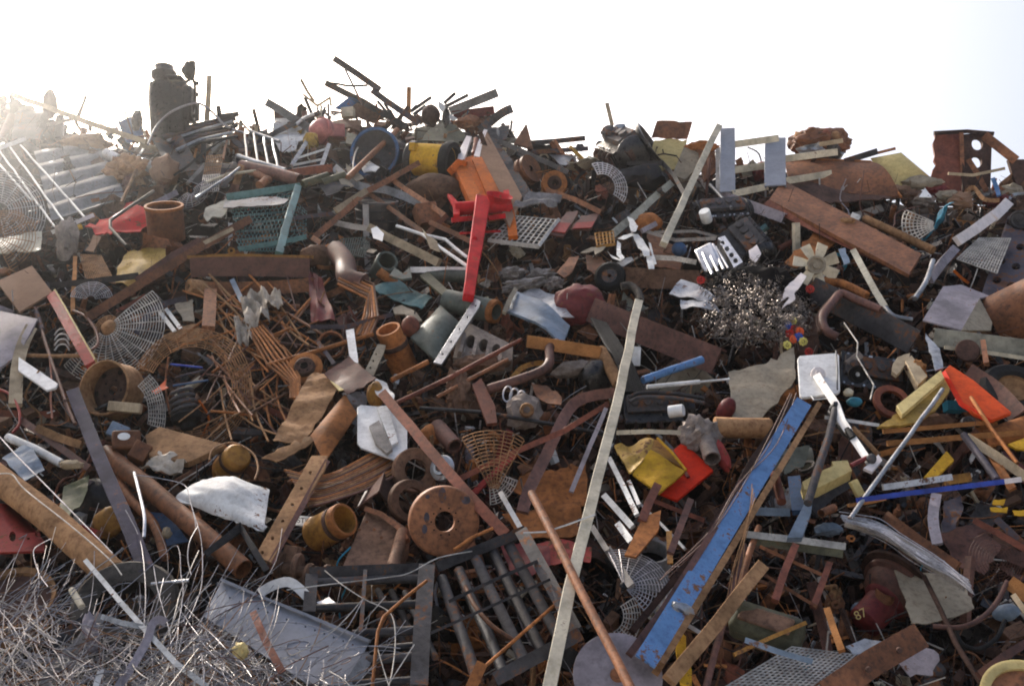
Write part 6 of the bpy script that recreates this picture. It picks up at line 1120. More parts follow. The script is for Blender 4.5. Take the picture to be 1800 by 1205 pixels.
BL('motor', 'dark round motor behind the cream post', 'motor', 'oily', (1046, 664, .4), (.3, .2, .9), (30, 34, 26), .12, seed=152); B('pipe', 'rusty pale pipe stub resting on the dark round motor', 'pipe', 'rust_tan', 'rod', [(1056, 616, .6), (1072, 646, .6), (1088, 676, .55)], 22)
BL('grey_casting', 'flat grey casting left of the dark round motor', 'casting', 'cast_grey', (1010, 648, .5), (0, .5, 1), (40, 14, 18), .3, seed=153, roll=14)
B('curved_strip', 'rust yellow curved strip under the dark exhaust pipe', 'strip', 'yellow_rust', 'box', [(900, 664, .55), (918, 646, .57), (944, 638, .55), (960, 640, .5)], 9, 5, sm=4)
# rusty orange trays in lower centre
for k, (q, m, l) in enumerate(([[(914, 834), (1030, 814), (1034, 888), (970, 898), (900, 860)], 'rust_orange', 'wide rust orange sheet behind the cream post'], [[(882, 906), (962, 894), (1020, 882), (1030, 934), (926, 952)], 'rust_orange', 'second rust orange sheet lower down behind the cream post'], [[(934, 956), (980, 950), (1040, 962), (1038, 990), (950, 990)], 'red_worn', 'red-orange tray edge behind the long straight rusty pipe'], [[(880, 960), (918, 952), (964, 960), (968, 990), (930, 1022), (896, 1000)], 'red_dark', 'dull red holed panel behind the tilted rack'])): PL('sheet_metal', l, 'metal sheet', m, q, d=.2 + .05 * k, cr=5)
B('steel_wire', 'pale wire stretched right over the cream post', 'wire', 'white_paint', 'wire', [(920, 936, 1.05), (960, 934, 1.1), (990, 924, 1.12), (1046, 904, 1.12)], 3.4)
for k, (a, b, w_, l) in enumerate((((1071, 805), (1120, 905), 9, 'long pale stick slanting right of the cream post'), ((1062, 870), (1112, 926), 11, 'thick pale stick under the long pale stick'), ((1106, 846), (1124, 888), 7, 'short pale stick right of the long pale stick'), ((1041, 926), (1068, 968), 10, 'grey stick left under the thick pale stick'), ((1068, 964), (1110, 1030), 14, 'brown flat stick continuing below the grey one'), ((1086, 920), (1110, 952), 12, 'pale broad chip among the slanting sticks'), ((1116, 876), (1204, 964), 5, 'thin white strip slanting to the grey bucket'), ((880, 866), (920, 936), 9, 'pale square stick left of the long straight rusty pipe'))): B('stick', l, 'stick', 'timber_grey' if k in (3, 4) else 'white_rusty', 'box', [(*a, .55), (*b, .6)], w_, 6)
t = thing('bracket', 'rust orange bracket plate with arm above the grey bucket', 'bracket', P(1130, 960, .7)); PL('bracket_plate', None, None, 'rust_orange', [(1130, 908), (1162, 896), (1158, 930), (1118, 978), (1098, 974)], d=.72, th=5, parent=t); B('bracket_arm', None, None, 'rust_red', 'box', [(1156, 852, .68), (1142, 880, .7), (1128, 916, .72)], 15, 7, parent=t)
B('steel_rod', 'flat rusty bar upright right of the grey bucket', 'bar', 'rust_purple', 'box', [(1214, 878, .7), (1198, 920, .72), (1178, 972, .7)], 12, 6); B('steel_rod', 'thin rust bar crossing behind the bracket plate', 'bar', 'rust_red', 'box', [(1140, 876, .5), (1190, 896, .52), (1238, 914, .5)], 8, 5); B('steel_rod', 'rusty bar lower down across the grey bucket', 'bar', 'rust', 'box', [(1130, 932, .55), (1210, 968, .55)], 6, 5)
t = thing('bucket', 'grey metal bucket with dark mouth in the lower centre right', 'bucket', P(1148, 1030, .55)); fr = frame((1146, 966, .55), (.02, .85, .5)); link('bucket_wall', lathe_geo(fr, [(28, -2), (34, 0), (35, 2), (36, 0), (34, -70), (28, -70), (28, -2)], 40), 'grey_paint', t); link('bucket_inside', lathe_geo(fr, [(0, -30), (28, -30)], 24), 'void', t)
B('yellow_strip', 'dirty yellow strip at the side of the grey bucket', 'strip', 'yellow_rust', 'box', [(1176, 934, .6), (1178, 990, .6)], 10, 4)
guard('fan_guard', 'dark wire fan guard below the grey bucket', (1096, 1036, .5), (.05, .75, .6), 8, 92, 14, 12, 2, 'wire_grey', -60, 100, 14, hub=8, hubmat='black_steel', seed=14)
guard('fan_guard', 'bright curved wire guard left of the blue beam foot', (1060, 1080, .7), (.1, .3, 1), 30, 62, 7, 8, 2, 'wire_pale', -70, 30, 0, seed=15)
t = thing('round_plate', 'round grey steel plate cut by the bottom edge', 'plate', P(1086, 1190, .8)); fr = frame((1086, 1186, .8), (0, .62, .78)); link('plate_disc', lathe_geo(fr, [(0, 2), (78, 2), (79, 0), (78, -4), (0, -4)], 56), 'grey_lilac', t); link('centre_hub', lathe_geo(fr, [(0, 8), (10, 8), (14, 2)], 24), 'rust', t)
# blue beam
t = thing('steel_beam', 'long bright blue box beam slanting across the lower right', 'beam', P(1280, 930, .95))
B('blue_face', None, None, 'blue_paint', 'box', [(1413, 706, .95), (1134, 1162, 1.0)], 33, 4, parent=t, wobble=0); B('rusty_side', None, None, 'rust_tan', 'box', [(1436, 716, .85), (1157, 1174, .9)], 11, 30, parent=t, wobble=0)
BL('clamp_band', 'battered metal clamp around the blue beam', 'clamp', 'galvanised', (1200, 1070, 1.0), (.3, .4, .8), (22, 10, 8), .4, seed=155, roll=-25, sharp=True)
B('angle_iron', 'rusty bar lying along the left of the blue beam', 'bar', 'rust_purple', 'box', [(1304, 846, 1.0), (1236, 960, 1.03), (1166, 1070, 1.0), (1106, 1150, .95)], 12, 8); B('angle_iron', 'dark rusty bar further left along the blue beam', 'bar', 'rust_dark', 'box', [(1392, 702, .85), (1300, 850, .9), (1200, 1000, .9), (1110, 1110, .85)], 11, 8)
for i in range(3):
    o = r4.uniform(-8, 8); B('steel_wire', 'thin grey wire strand trailing along the blue beam', 'wire', 'rust_purple', 'wire', [(1392 + o, 690 + i, .95), (1350 + o * 2, 780 + 2 * i, 1.02), (1310 + r4.uniform(-14, 8), 850, 1.04), (1260 + r4.uniform(-26, 0), 930 + 5 * i, 1.04), (1180 + r4.uniform(-24, 0), 1010 + 5 * i, 1.0)], 1.8, sm=5, group='wire strands left along the blue beam')
for i in range(4): B('steel_wire', 'thin grey wire strand hanging right of the blue beam', 'wire', 'rust_tan', 'wire', [(1322 + 2 * i, 850 + 8 * i, 1.04), (1312 + r4.uniform(-10, 10), 930, 1.0), (1296 + r4.uniform(-10, 10), 1000, .95), (1282 + r4.uniform(-8, 8), 1070, .9)], 1.7, sm=5, group='wire strands right of the blue beam')
B('timber_post', 'tan rusty timber slanting up right at the bottom right', 'timber', 'rust_tan', 'box', [(1176, 1196, .95), (1260, 1096, 1.0), (1340, 994, .97)], 25, 14, bevel=.003)
B('steel_rod', 'long thin rusty tube upright beside the tan rusty timber', 'tube', 'rust_purple', 'rod', [(1308, 958, .8), (1276, 1080, .85), (1240, 1212, .82)], 12); B('steel_rod', 'rusty tube upright behind the long thin one', 'tube', 'rust', 'rod', [(1334, 926, .6), (1306, 1010, .65), (1290, 1080, .62)], 12)
PL('bracket', 'yellow holed bracket behind the tan rusty timber', 'bracket', 'yellow_paint', [(1190, 1104), (1206, 1118), (1206, 1150), (1216, 1176), (1216, 1204), (1196, 1200), (1188, 1140)], d=.8, th=5, holes=[(1195, 1123, 2.5)])
B('holed_bar', 'small white holed bar under the blue beam', 'bar', 'white_paint', 'box', [(1202, 1094, .85), (1232, 1112, .85)], 7, 3)
# ================================================================== H: right middle
t = thing('swivel_plate', 'white square plate on a jointed white swivel arm at the right', 'plate', P(1470, 720, .9))
PL('square_plate', None, None, 'white_paint', [(1402, 630), (1406, 625), (1470, 620), (1475, 624), (1477, 686), (1473, 690), (1411, 698), (1406, 694)], d=.85, th=5, parent=t, bevel=.003)
mt = LA('pivot_mount', None, None, 'pinkish_white', (1438, 658, .87), (0, .1, 1), [(0, 6), (6, 6), (8, 4), (13, 2), (13, -1)], 28, parent=t); LA('pivot_bolt', None, None, 'dark_steel', (1438, 658, .9), (0, .1, 1), [(0, 4), (3, 4), (3, 0)], 6, parent=mt)
B('swivel_arm', None, None, 'white_paint', 'box', [(1436, 660, .9), (1470, 712, .92), (1480, 740, .92), (1492, 758, .92)], 14, 8, parent=t, bevel=.002); B('swivel_arm', None, None, 'white_paint', 'box', [(1498, 768, .9), (1512, 788, .92), (1528, 812, .92)], 13, 8, parent=t, bevel=.002)
PL('end_bracket', None, None, 'pinkish_white', [(1518, 822), (1528, 814), (1544, 798), (1551, 808), (1533, 829)], d=.93, th=5, parent=t); B('black_joint', None, None, 'rubber', 'rod', [(1490, 755, .92), (1500, 771, .92)], 13, parent=t)
B('red_handle', None, None, 'red_dark', 'rod', [(1496, 818, .94), (1524, 804, .96)], 8, parent=t); BL('knob', None, None, 'dark_steel', (1532, 806, .97), (0, .1, 1), (9, 9, 8), .05, parent=t); B('side_rod', None, None, 'black_steel', 'wire', [(1470, 616, .9), (1472, 684, .9)], 3, parent=t); B('lower_loop', None, None, 'white_plastic', 'wire', [(1426, 696, .85), (1430, 702, .85), (1458, 699, .85)], 2.5, parent=t)
t, fr = engine('engine', 'dark engine with black belt pulley right of the white swivel plate', (1530, 660, .25), (.05, .45, .9), -10, 110, 60, 44, 'oily', 15)
LA('belt_pulley', None, None, 'rubber', (1507, 658, .6), (-.1, .1, 1), [(0, 6), (4, 6), (5, 2), (11, 3), (13, 6), (16, 6), (16, -4), (0, -4)], 30, parent=t); LA('pulley_nut', None, None, 'galvanised', (1507, 658, .64), (-.1, .1, 1), [(0, 4), (4, 4), (4, 0)], 8, parent=t)
BX('engine_bracket', None, None, 'cast_grey', (1500, 632, .5), (.1, .3, 1), (34, 14, 12), 35, parent=t); BL('pale_connector', None, None, 'cream', (1492, 690, .65), (0, .2, 1), (9, 7, 7), .3, parent=t)
BL('water_hose_cap', 'turquoise cap below the dark engine pulley', 'cap', 'turquoise', (1502, 706, .5), (0, .4, 1), (13, 9, 9), .1, seed=160); BX('turquoise_block', 'turquoise block under the orange-red panel', 'block', 'turquoise', (1690, 716, .35), (.1, .4, 1), (60, 18, 20), -4); 
B('steel_wire', 'thin bent rod standing in front of the dark engine', 'rod', 'wire_pale', 'wire', [(1484, 567, .75), (1508, 602, .75), (1506, 626, .75), (1536, 676, .75), (1530, 702, .72)], 2.6)
t = thing('wood_block', 'broken tan foam block with bent arm at the right', 'block', P(1600, 680, .6)); PL('left_piece', None, None, 'timber', [(1568, 652), (1578, 628), (1600, 620), (1596, 636), (1576, 658)], d=.62, th=12, parent=t, cr=2); PL('right_piece', None, None, 'timber', [(1592, 634), (1602, 624), (1630, 660), (1614, 676)], d=.66, th=16, parent=t); BL('torn_piece', None, None, 'timber_orange', (1612, 650, .55), (0, .3, 1), (16, 18, 10), .5, seed=161, parent=t, sharp=True)
t = thing('yellow_board', 'pale yellow board lying on a tan yellow plate at the right', 'board', P(1610, 740, .75)); PL('upper_board', None, None, 'yellow_pale', [(1576, 712), (1654, 650), (1660, 664), (1586, 728)], d=.8, th=10, parent=t, bevel=.003); PL('lower_plate', None, None, 'yellow_worn', [(1542, 750), (1674, 655), (1668, 688), (1644, 720), (1608, 744)], d=.7, th=8, parent=t, cr=2)
PL('metal_strip', 'silver-white strip pointing up beside the pale yellow board', 'strip', 'galvanised', [(1627, 585), (1640, 600), (1652, 614), (1658, 648), (1644, 652)], d=.7, th=3, cr=3)
t = thing('body_panel', 'bright orange-red panel sloping down right from the yellow board', 'panel', P(1720, 740, .7)); PL('panel_face', None, None, 'orange_red', [(1658, 652), (1670, 641), (1712, 668), (1778, 724), (1742, 738), (1712, 726), (1690, 706)], d=.72, th=7, parent=t, bevel=.003); B('lower_lip', None, None, 'red_bright', 'box', [(1660, 656, .7), (1692, 712, .68), (1740, 740, .7)], 8, 10, parent=t)
LA('gasket_ring', 'rusty flat ring below the broken tan foam block', 'ring', 'rust_red', (1568, 706, .55), (.1, .55, .8), [(22, 3), (33, 3), (34, 0), (33, -5), (22, -5), (22, 3)], 40)
t = thing('tyre', 'black tyre with tan wheel hub at the right edge', 'tyre', P(1785, 700, .5)); fr = frame((1782, 686, .45), (-.05, .7, .7)); link('tyre_wall', lathe_geo(fr, [(28, 4), (36, 12), (50, 13), (58, 6), (58, -14), (40, -24), (28, -16)], 44), 'rubber', t); link('wheel_hub', lathe_geo(fr, [(0, -6), (14, -4), (20, 2), (27, 4), (29, 8), (28, -10)], 36), 'rust_tan', t)
LA('round_disc', 'round brown corroded disc on the sage grey beam', 'disc', 'rust_dark', (1701, 616, .6), (-.2, .3, .9), [(0, 3), (19, 3), (21, 0), (19, -4)], 30); B('bar_stub', 'short rusty bar stub standing right of the round brown disc', 'bar', 'rust', 'box', [(1728, 600, .65), (1734, 640, .65)], 9, 8)
B('round_rod', 'dark purple plate bent behind the orange-red panel', 'plate', 'rust_purple', 'box', [(1700, 654, .5), (1748, 686, .5), (1790, 730, .5)], 34, 4, sm=4)
B('chrome_tube', 'long chrome pole slanting down left under the yellow board', 'pole', 'galvanised', 'rod', [(1657, 684, .9), (1600, 764, .92), (1546, 838, .92), (1494, 912, .88)], 8)
B('plank', 'long rusty timber batten upper of two at right', 'batten', 'timber_orange', 'box', [(1552, 758, .6), (1650, 750, .62), (1736, 742, .6)], 8, 6); B('plank', 'long burnt orange batten lower of two at right', 'batten', 'timber_orange', 'box', [(1560, 779, .65), (1690, 768, .67), (1830, 758, .65)], 10, 8)
B('flat_bar', 'thin white edge strip left of the pale yellow board', 'strip', 'white_paint', 'box', [(1450, 733, .7), (1500, 740, .7), (1545, 747, .68)], 6, 4)
t = thing('steel_tube', 'long dark round tube leaning left of the jointed arm', 'tube', P(1445, 800, .85)); B('tube_wall', None, None, 'dark_steel', 'rod', [(1470, 712, .9), (1456, 770, .92), (1436, 830, .92), (1420, 884, .9)], 14, parent=t); LA('end_cap', None, None, 'black_steel', (1470, 714, .92), (.3, .7, .6), [(0, 6), (8, 5), (9, 0), (9, -10)], 20, parent=t)
B('steel_tube', 'dark tube crossing behind the jointed white arm', 'tube', 'black_steel', 'rod', [(1460, 724, .7), (1486, 760, .7), (1540, 800, .65)], 14); B('steel_tube', 'grey worn tube right of the jointed white arm', 'tube', 'rust_tan', 'rod', [(1500, 752, .75), (1545, 800, .72)], 9)
t = thing('wood_block', 'pale yellow split wooden block right of the dark round tube', 'wood block', P(1450, 850, .8)); PL('block_face', None, None, 'yellow_pale', [(1410, 846), (1440, 828), (1464, 818), (1462, 810), (1490, 808), (1498, 826), (1440, 856), (1414, 860)], d=.8, th=22, parent=t, bevel=.004)
PL('yellow_strip', 'bright yellow strip standing up at the right', 'strip', 'yellow_paint', [(1624, 838), (1664, 792), (1677, 808), (1644, 840)], d=.7, th=5)
PL('yellow_strip', 'bright yellow corner plate at the right edge', 'plate', 'yellow_paint', [(1772, 780), (1810, 766), (1810, 790), (1786, 788)], d=.75, th=4)
B('plank', 'white peeling wood strip slanting down at the right edge', 'board', 'timber', 'box', [(1700, 768, .8), (1750, 800, .82), (1815, 846, .8)], 16, 8); B('plank', 'second rusty strip below the white peeling one at right edge', 'board', 'rust_orange', 'box', [(1736, 788, .75), (1756, 820, .75), (1780, 860, .72)], 14, 6)
B('steel_tube', 'dark blue round tube left of the white peeling wood strip', 'tube', 'purple_steel', 'rod', [(1694, 764, .85), (1726, 806, .87), (1752, 842, .85)], 13); B('copper_tube', 'thin open copper tube slanting down at the right', 'tube', 'rust_orange', 'tube', [(1707, 698, .85), (1742, 752, .87), (1788, 814, .85)], 7)
PA('rusty_drum', 'curved rusty drum shell at the right edge under the battens', 'shell', 'rust_orange', [(1728, 756), (1810, 726), (1815, 770), (1740, 782)], 8, 6, bulge(14, .6), d=.5, th=4)
BL('machine_part', 'brown casting beside the turquoise block', 'casting', 'casting_brown', (1640, 740, .35), (0, .4, 1), (36, 14, 18), .35, seed=162, sharp=True); LA('roller_end', 'small round roller end under the orange-red panel', 'roller', 'dark_steel', (1702, 742, .6), (-.1, .2, 1), [(2, 3), (5, 3), (7, 6), (11, 6), (11, -10), (2, -10)], 24)
# ================================================================== L: lower right
t = thing('flat_bar', 'long dark blue bar with pale tip crossing the lower right', 'bar', P(1650, 865, .9)); B('blue_part', None, None, 'blue_bright', 'box', [(1506, 879, .9), (1600, 866, .92), (1764, 846, .92)], 9, 6, parent=t); B('pale_tip', None, None, 'pinkish_white', 'box', [(1764, 846, .92), (1794, 842, .92)], 9, 6, parent=t)
B('flat_bar', 'thin brown strip under the long dark blue bar', 'bar', 'timber_orange', 'box', [(1490, 888, .85), (1530, 882, .85), (1556, 876, .83)], 6, 4)
B('plank', 'white and brown striped wooden strip above the blue bar', 'board', 'white_rusty', 'box', [(1552, 856, .85), (1610, 848, .87), (1672, 838, .85)], 11, 7)
BX('wood_block', 'small pale wooden block left of the long blue bar', 'wood block', 'yellow_pale', (1506, 858, .8), (.1, .3, 1), (15, 30, 12), 22); B('yellow_strip', 'dull yellow plate under the striped wooden strip', 'plate', 'yellow_rust', 'box', [(1660, 844, .6), (1706, 838, .6)], 16, 5)
# frayed cord bundle
t = thing('cable_bundle', 'frayed grey bundle of cords lying at the lower right', 'cord bundle', P(1600, 1000, .8)); g = []; r5 = random.Random(9)
for i in range(70):
    o, e = r5.gauss(0, 8), r5.gauss(0, .04); ln = r5.uniform(.7, 1.04); base = [(1482, 914), (1520, 924), (1556, 938), (1590, 962), (1624, 984), (1664, 1004), (1706, 1036)]; st = r5.choice((0, 0, 1, 2)); b2 = base[st:]
    if ln < .85: b2 = b2[:-1]
    g.append(sweep(catmull([P(x + r5.gauss(0, 1.5) + o * .35, y + (o - 4) * (.55 + .5 * math.sin(3.14 * k / 6)) + r5.gauss(0, 1.5), .85 + e - abs(o) * .006) for k, (x, y) in enumerate(b2)], 3), prof('wire', .006, .006, 0), cap=False))
link('cord_strands', join(*g), 'wire_grey', t, kind='stuff'); B('cord_core', None, None, 'timber_grey', 'rod', [(1486, 916, .78), (1556, 938, .78), (1624, 982, .78), (1700, 1030, .78)], 20, 12, sm=4, parent=t)
B('plank', 'rusty brown board right behind the frayed cord bundle', 'board', 'rust', 'box', [(1558, 906, .55), (1616, 950, .6), (1684, 996, .58)], 18, 10)
# axle hub with chalk number
t = thing('axle_hub', 'rusty red axle hub with flared cone and chalk number', 'axle hub', P(1530, 1100, .65)); fr = frame((1558, 1052, .12), (-.66, -.46, .42))
link('hub_cone', lathe_geo(fr, [(0, -40), (58, -38), (62, -34), (62, -26), (54, -22), (48, -4), (38, 6), (34, 8)], 48), 'rust_purple', t); link('hub_neck', lathe_geo(fr, [(40, 2), (36, 10), (30, 14), (29, 66), (24, 70), (0, 70)], 40), 'red_dark', t); link('flange_lip', lathe_geo(fr, [(60, -44), (74, -42), (74, -36), (60, -36), (60, -44)], 48), 'rust_dark', t)
link('chalk_number', text_geo('87', lambda a, b, c: frame((1506, 1090, .42), (-.2, .3, .9), 28)(a, b, c), 22), 'chalk', t)
t = thing('tan_panel', 'cream dirt-spotted panel behind the frayed cord bundle', 'panel', P(1650, 1090, .4)); PL('panel_face', None, None, 'tan_plate', [(1572, 1000), (1640, 1008), (1700, 1034), (1712, 1070), (1680, 1084), (1640, 1092), (1604, 1092)], d=.45, th=4, cr=4, parent=t)
t = thing('chair_rack', 'brown tubular chair frame with chrome top rail at the lower right', 'chair frame', P(1410, 1060, .6))
B('top_rail', None, None, 'galvanised', 'box', [(1310, 938, .65), (1400, 948, .67), (1486, 960, .65)], 12, 8, parent=t); B('side_skirt', None, None, 'olive', 'box', [(1330, 950, .6), (1482, 972, .6)], 16, 4, parent=t); B('leg', None, None, 'rust_red', 'box', [(1398, 958, .7), (1362, 1056, .7)], 13, 9, parent=t); B('leg', None, None, 'rust_red', 'box', [(1458, 990, .65), (1430, 1066, .65)], 11, 8, parent=t)
B('rung', None, None, 'rust', 'box', [(1336, 960, .62), (1450, 1012, .62)], 6, 5, parent=t); B('rung', None, None, 'rust', 'box', [(1338, 1006, .66), (1436, 1066, .66)], 6, 5, parent=t)
t = thing('fuel_tank', 'dark olive square tank with yellowed seam at the bottom right', 'tank', P(1350, 1150, .75)); BX('tank_body', None, None, 'olive', (1348, 1104, .66), (-.2, .55, .8), (128, 62, 60), -16, bevel=.045, parent=t); BX('tank_lid', None, None, 'casting_brown', (1346, 1088, .8), (-.2, .75, .6), (96, 34, 8), -16, bevel=.02, parent=t); B('yellow_seam', None, None, 'yellow_rust', 'box', [(1290, 1150, .85), (1350, 1122, .87), (1416, 1094, .83)], 7, 6, parent=t)
link('wire_grid', join(grid_geo([(1262, 1214), (1392, 1136), (1504, 1150), (1420, 1220)], 17, 14, 3.2, .75)), 'wire_pale', None, 'pale wire grid lying at the bottom right', 'wire grid')
B('blue_bar', 'pale blue bar lying over the wire grid', 'bar', 'blue_grey', 'box', [(1310, 1124, .92), (1372, 1146, .94), (1428, 1162, .92)], 10, 6)
t = thing('steel_beam', 'wide rusty beam with bolts at the bottom right', 'beam', P(1540, 1180, .75)); B('beam_face', None, None, 'rust', 'N', [(1450, 1222, .8), (1530, 1166, .82), (1614, 1118, .8)], 46, 20, parent=t)
for x, y in ((1526, 1176), (1580, 1142)): LA('bolt_head', None, None, 'rust_dark', (x, y, .88), (0, .2, 1), [(0, 5), (5, 5), (6, 0)], 8, parent=t)
B('wood_stick', 'short tan wooden stick below the axle hub', 'stick', 'timber_orange', 'box', [(1454, 1070, .85), (1466, 1106, .87), (1480, 1144, .86)], 12, 8)
PL('metal_plate', 'grey square plate right of the short tan stick', 'metal plate', 'galvanised', [(1486, 1136), (1520, 1120), (1552, 1126), (1548, 1140), (1500, 1150)], d=.75, th=5, cr=2); PL('metal_plate', 'grey plate lying behind the wide bolted beam', 'metal plate', 'grey_lilac', [(1570, 1160), (1612, 1130), (1650, 1150), (1640, 1186), (1600, 1190)], d=.55, cr=4)
B('hose', 'dark curved hose hooking down right of the cream panel', 'hose', 'rust_purple', 'rod', [(1770, 1022, .7), (1752, 1058, .72), (1722, 1088, .74), (1686, 1102, .74), (1640, 1100, .7)], 9, sm=5); B('hose', 'second dark hose looping below the first at lower right', 'hose', 'rubber', 'rod', [(1680, 1104, .65), (1690, 1130, .66), (1720, 1140, .66), (1752, 1120, .64), (1766, 1090, .6)], 8, sm=5)
B('hose', 'thin dark pipe running down beside the cream panel', 'pipe', 'rust_dark', 'rod', [(1624, 1012, .6), (1654, 1072, .7), (1680, 1130, .75), (1730, 1210, .75)], 9)
guard('fan_guard', 'dim spiral wire guard at the lower right edge', (1748, 985, .45), (-.1, .2, 1), 8, 46, 9, 7, 1.3, 'rust_purple', 0, 360, 8, seed=16)
t = thing('rusty_drum', 'cream drum rim cut by the bottom right corner', 'drum', P(1800, 1215, .9)); fr = frame((1806, 1226, .9), (-.1, .75, .6)); link('drum_rim', lathe_geo(fr, [(60, 0), (70, 4), (78, 2), (78, -4), (68, -4), (66, -40), (60, -40), (60, 0)], 48), 'yellow_pale', t); link('drum_lid', lathe_geo(fr, [(0, -6), (62, -6)], 36), 'rust', t)
B('flat_bar', 'rusty red bar pointing right at the lower right edge', 'bar', 'rust_red', 'box', [(1712, 914, .65), (1760, 940, .67), (1815, 972, .65)], 11, 6); B('flat_bar', 'dark blue bar beside the rusty red bar at right edge', 'bar', 'purple_steel', 'box', [(1752, 912, .55), (1810, 966, .55)], 12, 6)
for k, q in enumerate(([(1746, 878), (1768, 876), (1764, 888), (1744, 886)], [(1740, 892), (1772, 890), (1770, 900), (1742, 898)], [(1780, 896), (1806, 894), (1804, 906), (1784, 904)])): PL('yellow_tab', 'small bright yellow tab near the right edge', 'tab', 'yellow_paint', q, d=.6, cr=2, group='yellow tabs near the right edge')
BL('blue_pipe', 'grey-blue pipe stub near the dark hoses', 'pipe', 'blue_grey', (1768, 1076, .5), (.8, .3, .5), (15, 15, 24), .08, seed=172)
B('grey_strip', 'grey torn strip hanging below the long blue bar', 'strip', 'grey_lilac', 'box', [(1646, 868, .65), (1640, 910, .67), (1648, 956, .66)], 18, 4, sm=3); PL('metal_plate', 'purple-grey ragged plate right of the hanging grey strip', 'metal plate', 'purple_steel', [(1660, 880), (1690, 866), (1694, 890), (1680, 926), (1656, 934)], d=.5, cr=6)
t = thing('steel_post', 'light blue-grey steel post under the long dark round tube', 'post', P(1400, 940, .7)); PL('post_face', None, None, 'blue_grey', [(1414, 884), (1428, 882), (1426, 900), (1410, 944), (1384, 944)], d=.75, th=10, parent=t)
B('pipe', 'short rusty orange pipe right of the blue beam', 'pipe', 'rust_red', 'rod', [(1362, 832, .75), (1374, 882, .75)], 16); B('blue_strip', 'blue folded strip right of the short rusty orange pipe', 'strip', 'blue_dull', 'box', [(1396, 840, .5), (1404, 900, .55)], 22, 10); B('flat_bar', 'pale blue bar lying behind the blue beam', 'bar', 'blue_grey', 'box', [(1322, 898, .6), (1388, 900, .6)], 14, 8)
PL('metal_plate', 'dark green plate right of the blue beam top', 'metal plate', 'green_grey', [(1396, 786), (1424, 782), (1412, 820), (1378, 836)], d=.4, cr=2); B('fan_cowl', 'slotted dark strip right of the pale split block', 'strip', 'dark_steel', 'box', [(1426, 896, .6), (1460, 866, .62), (1490, 848, .6)], 20, 4)
B('pipe', 'small open pipe left of the frayed cord bundle', 'pipe', 'rust', 'tube', [(1466, 892, .7), (1443, 902, .74)], 15); LA('small_washer', 'small rusty tube end below the frayed cord bundle', 'tube', 'rust_orange', (1497, 946, .7), (-.1, .1, 1), [(3, 0), (6, 0), (6, -16), (3, -16), (3, 0)], 18)
BL('blue_casting', 'blue-grey casting above the chair frame rail', 'casting', 'blue_grey', (1456, 930, .55), (0, .3, 1), (24, 12, 14), .35, seed=173, sharp=True)
PL('sheet_metal', 'dark sheet filling the right side behind the spiral guard', 'metal sheet', 'rust_purple', [(1650, 932), (1720, 922), (1760, 960), (1730, 1010), (1690, 1000)], d=.2, cr=5); B('wooden_stub', 'tan rusty block at the right edge below the spiral guard', 'block', 'timber_orange', 'box', [(1776, 1024, .7), (1812, 1050, .7)], 26, 14); B('wooden_stub', 'small tan stick at the right edge under the tan rusty block', 'stick', 'timber', 'box', [(1782, 1046, .75), (1808, 1082, .75)], 10, 8)
B('flat_bar', 'dark flat bar pointing up at the lower right corner', 'bar', 'rust_purple', 'box', [(1720, 1186, .8), (1770, 1150, .82), (1820, 1120, .8)], 14, 8)
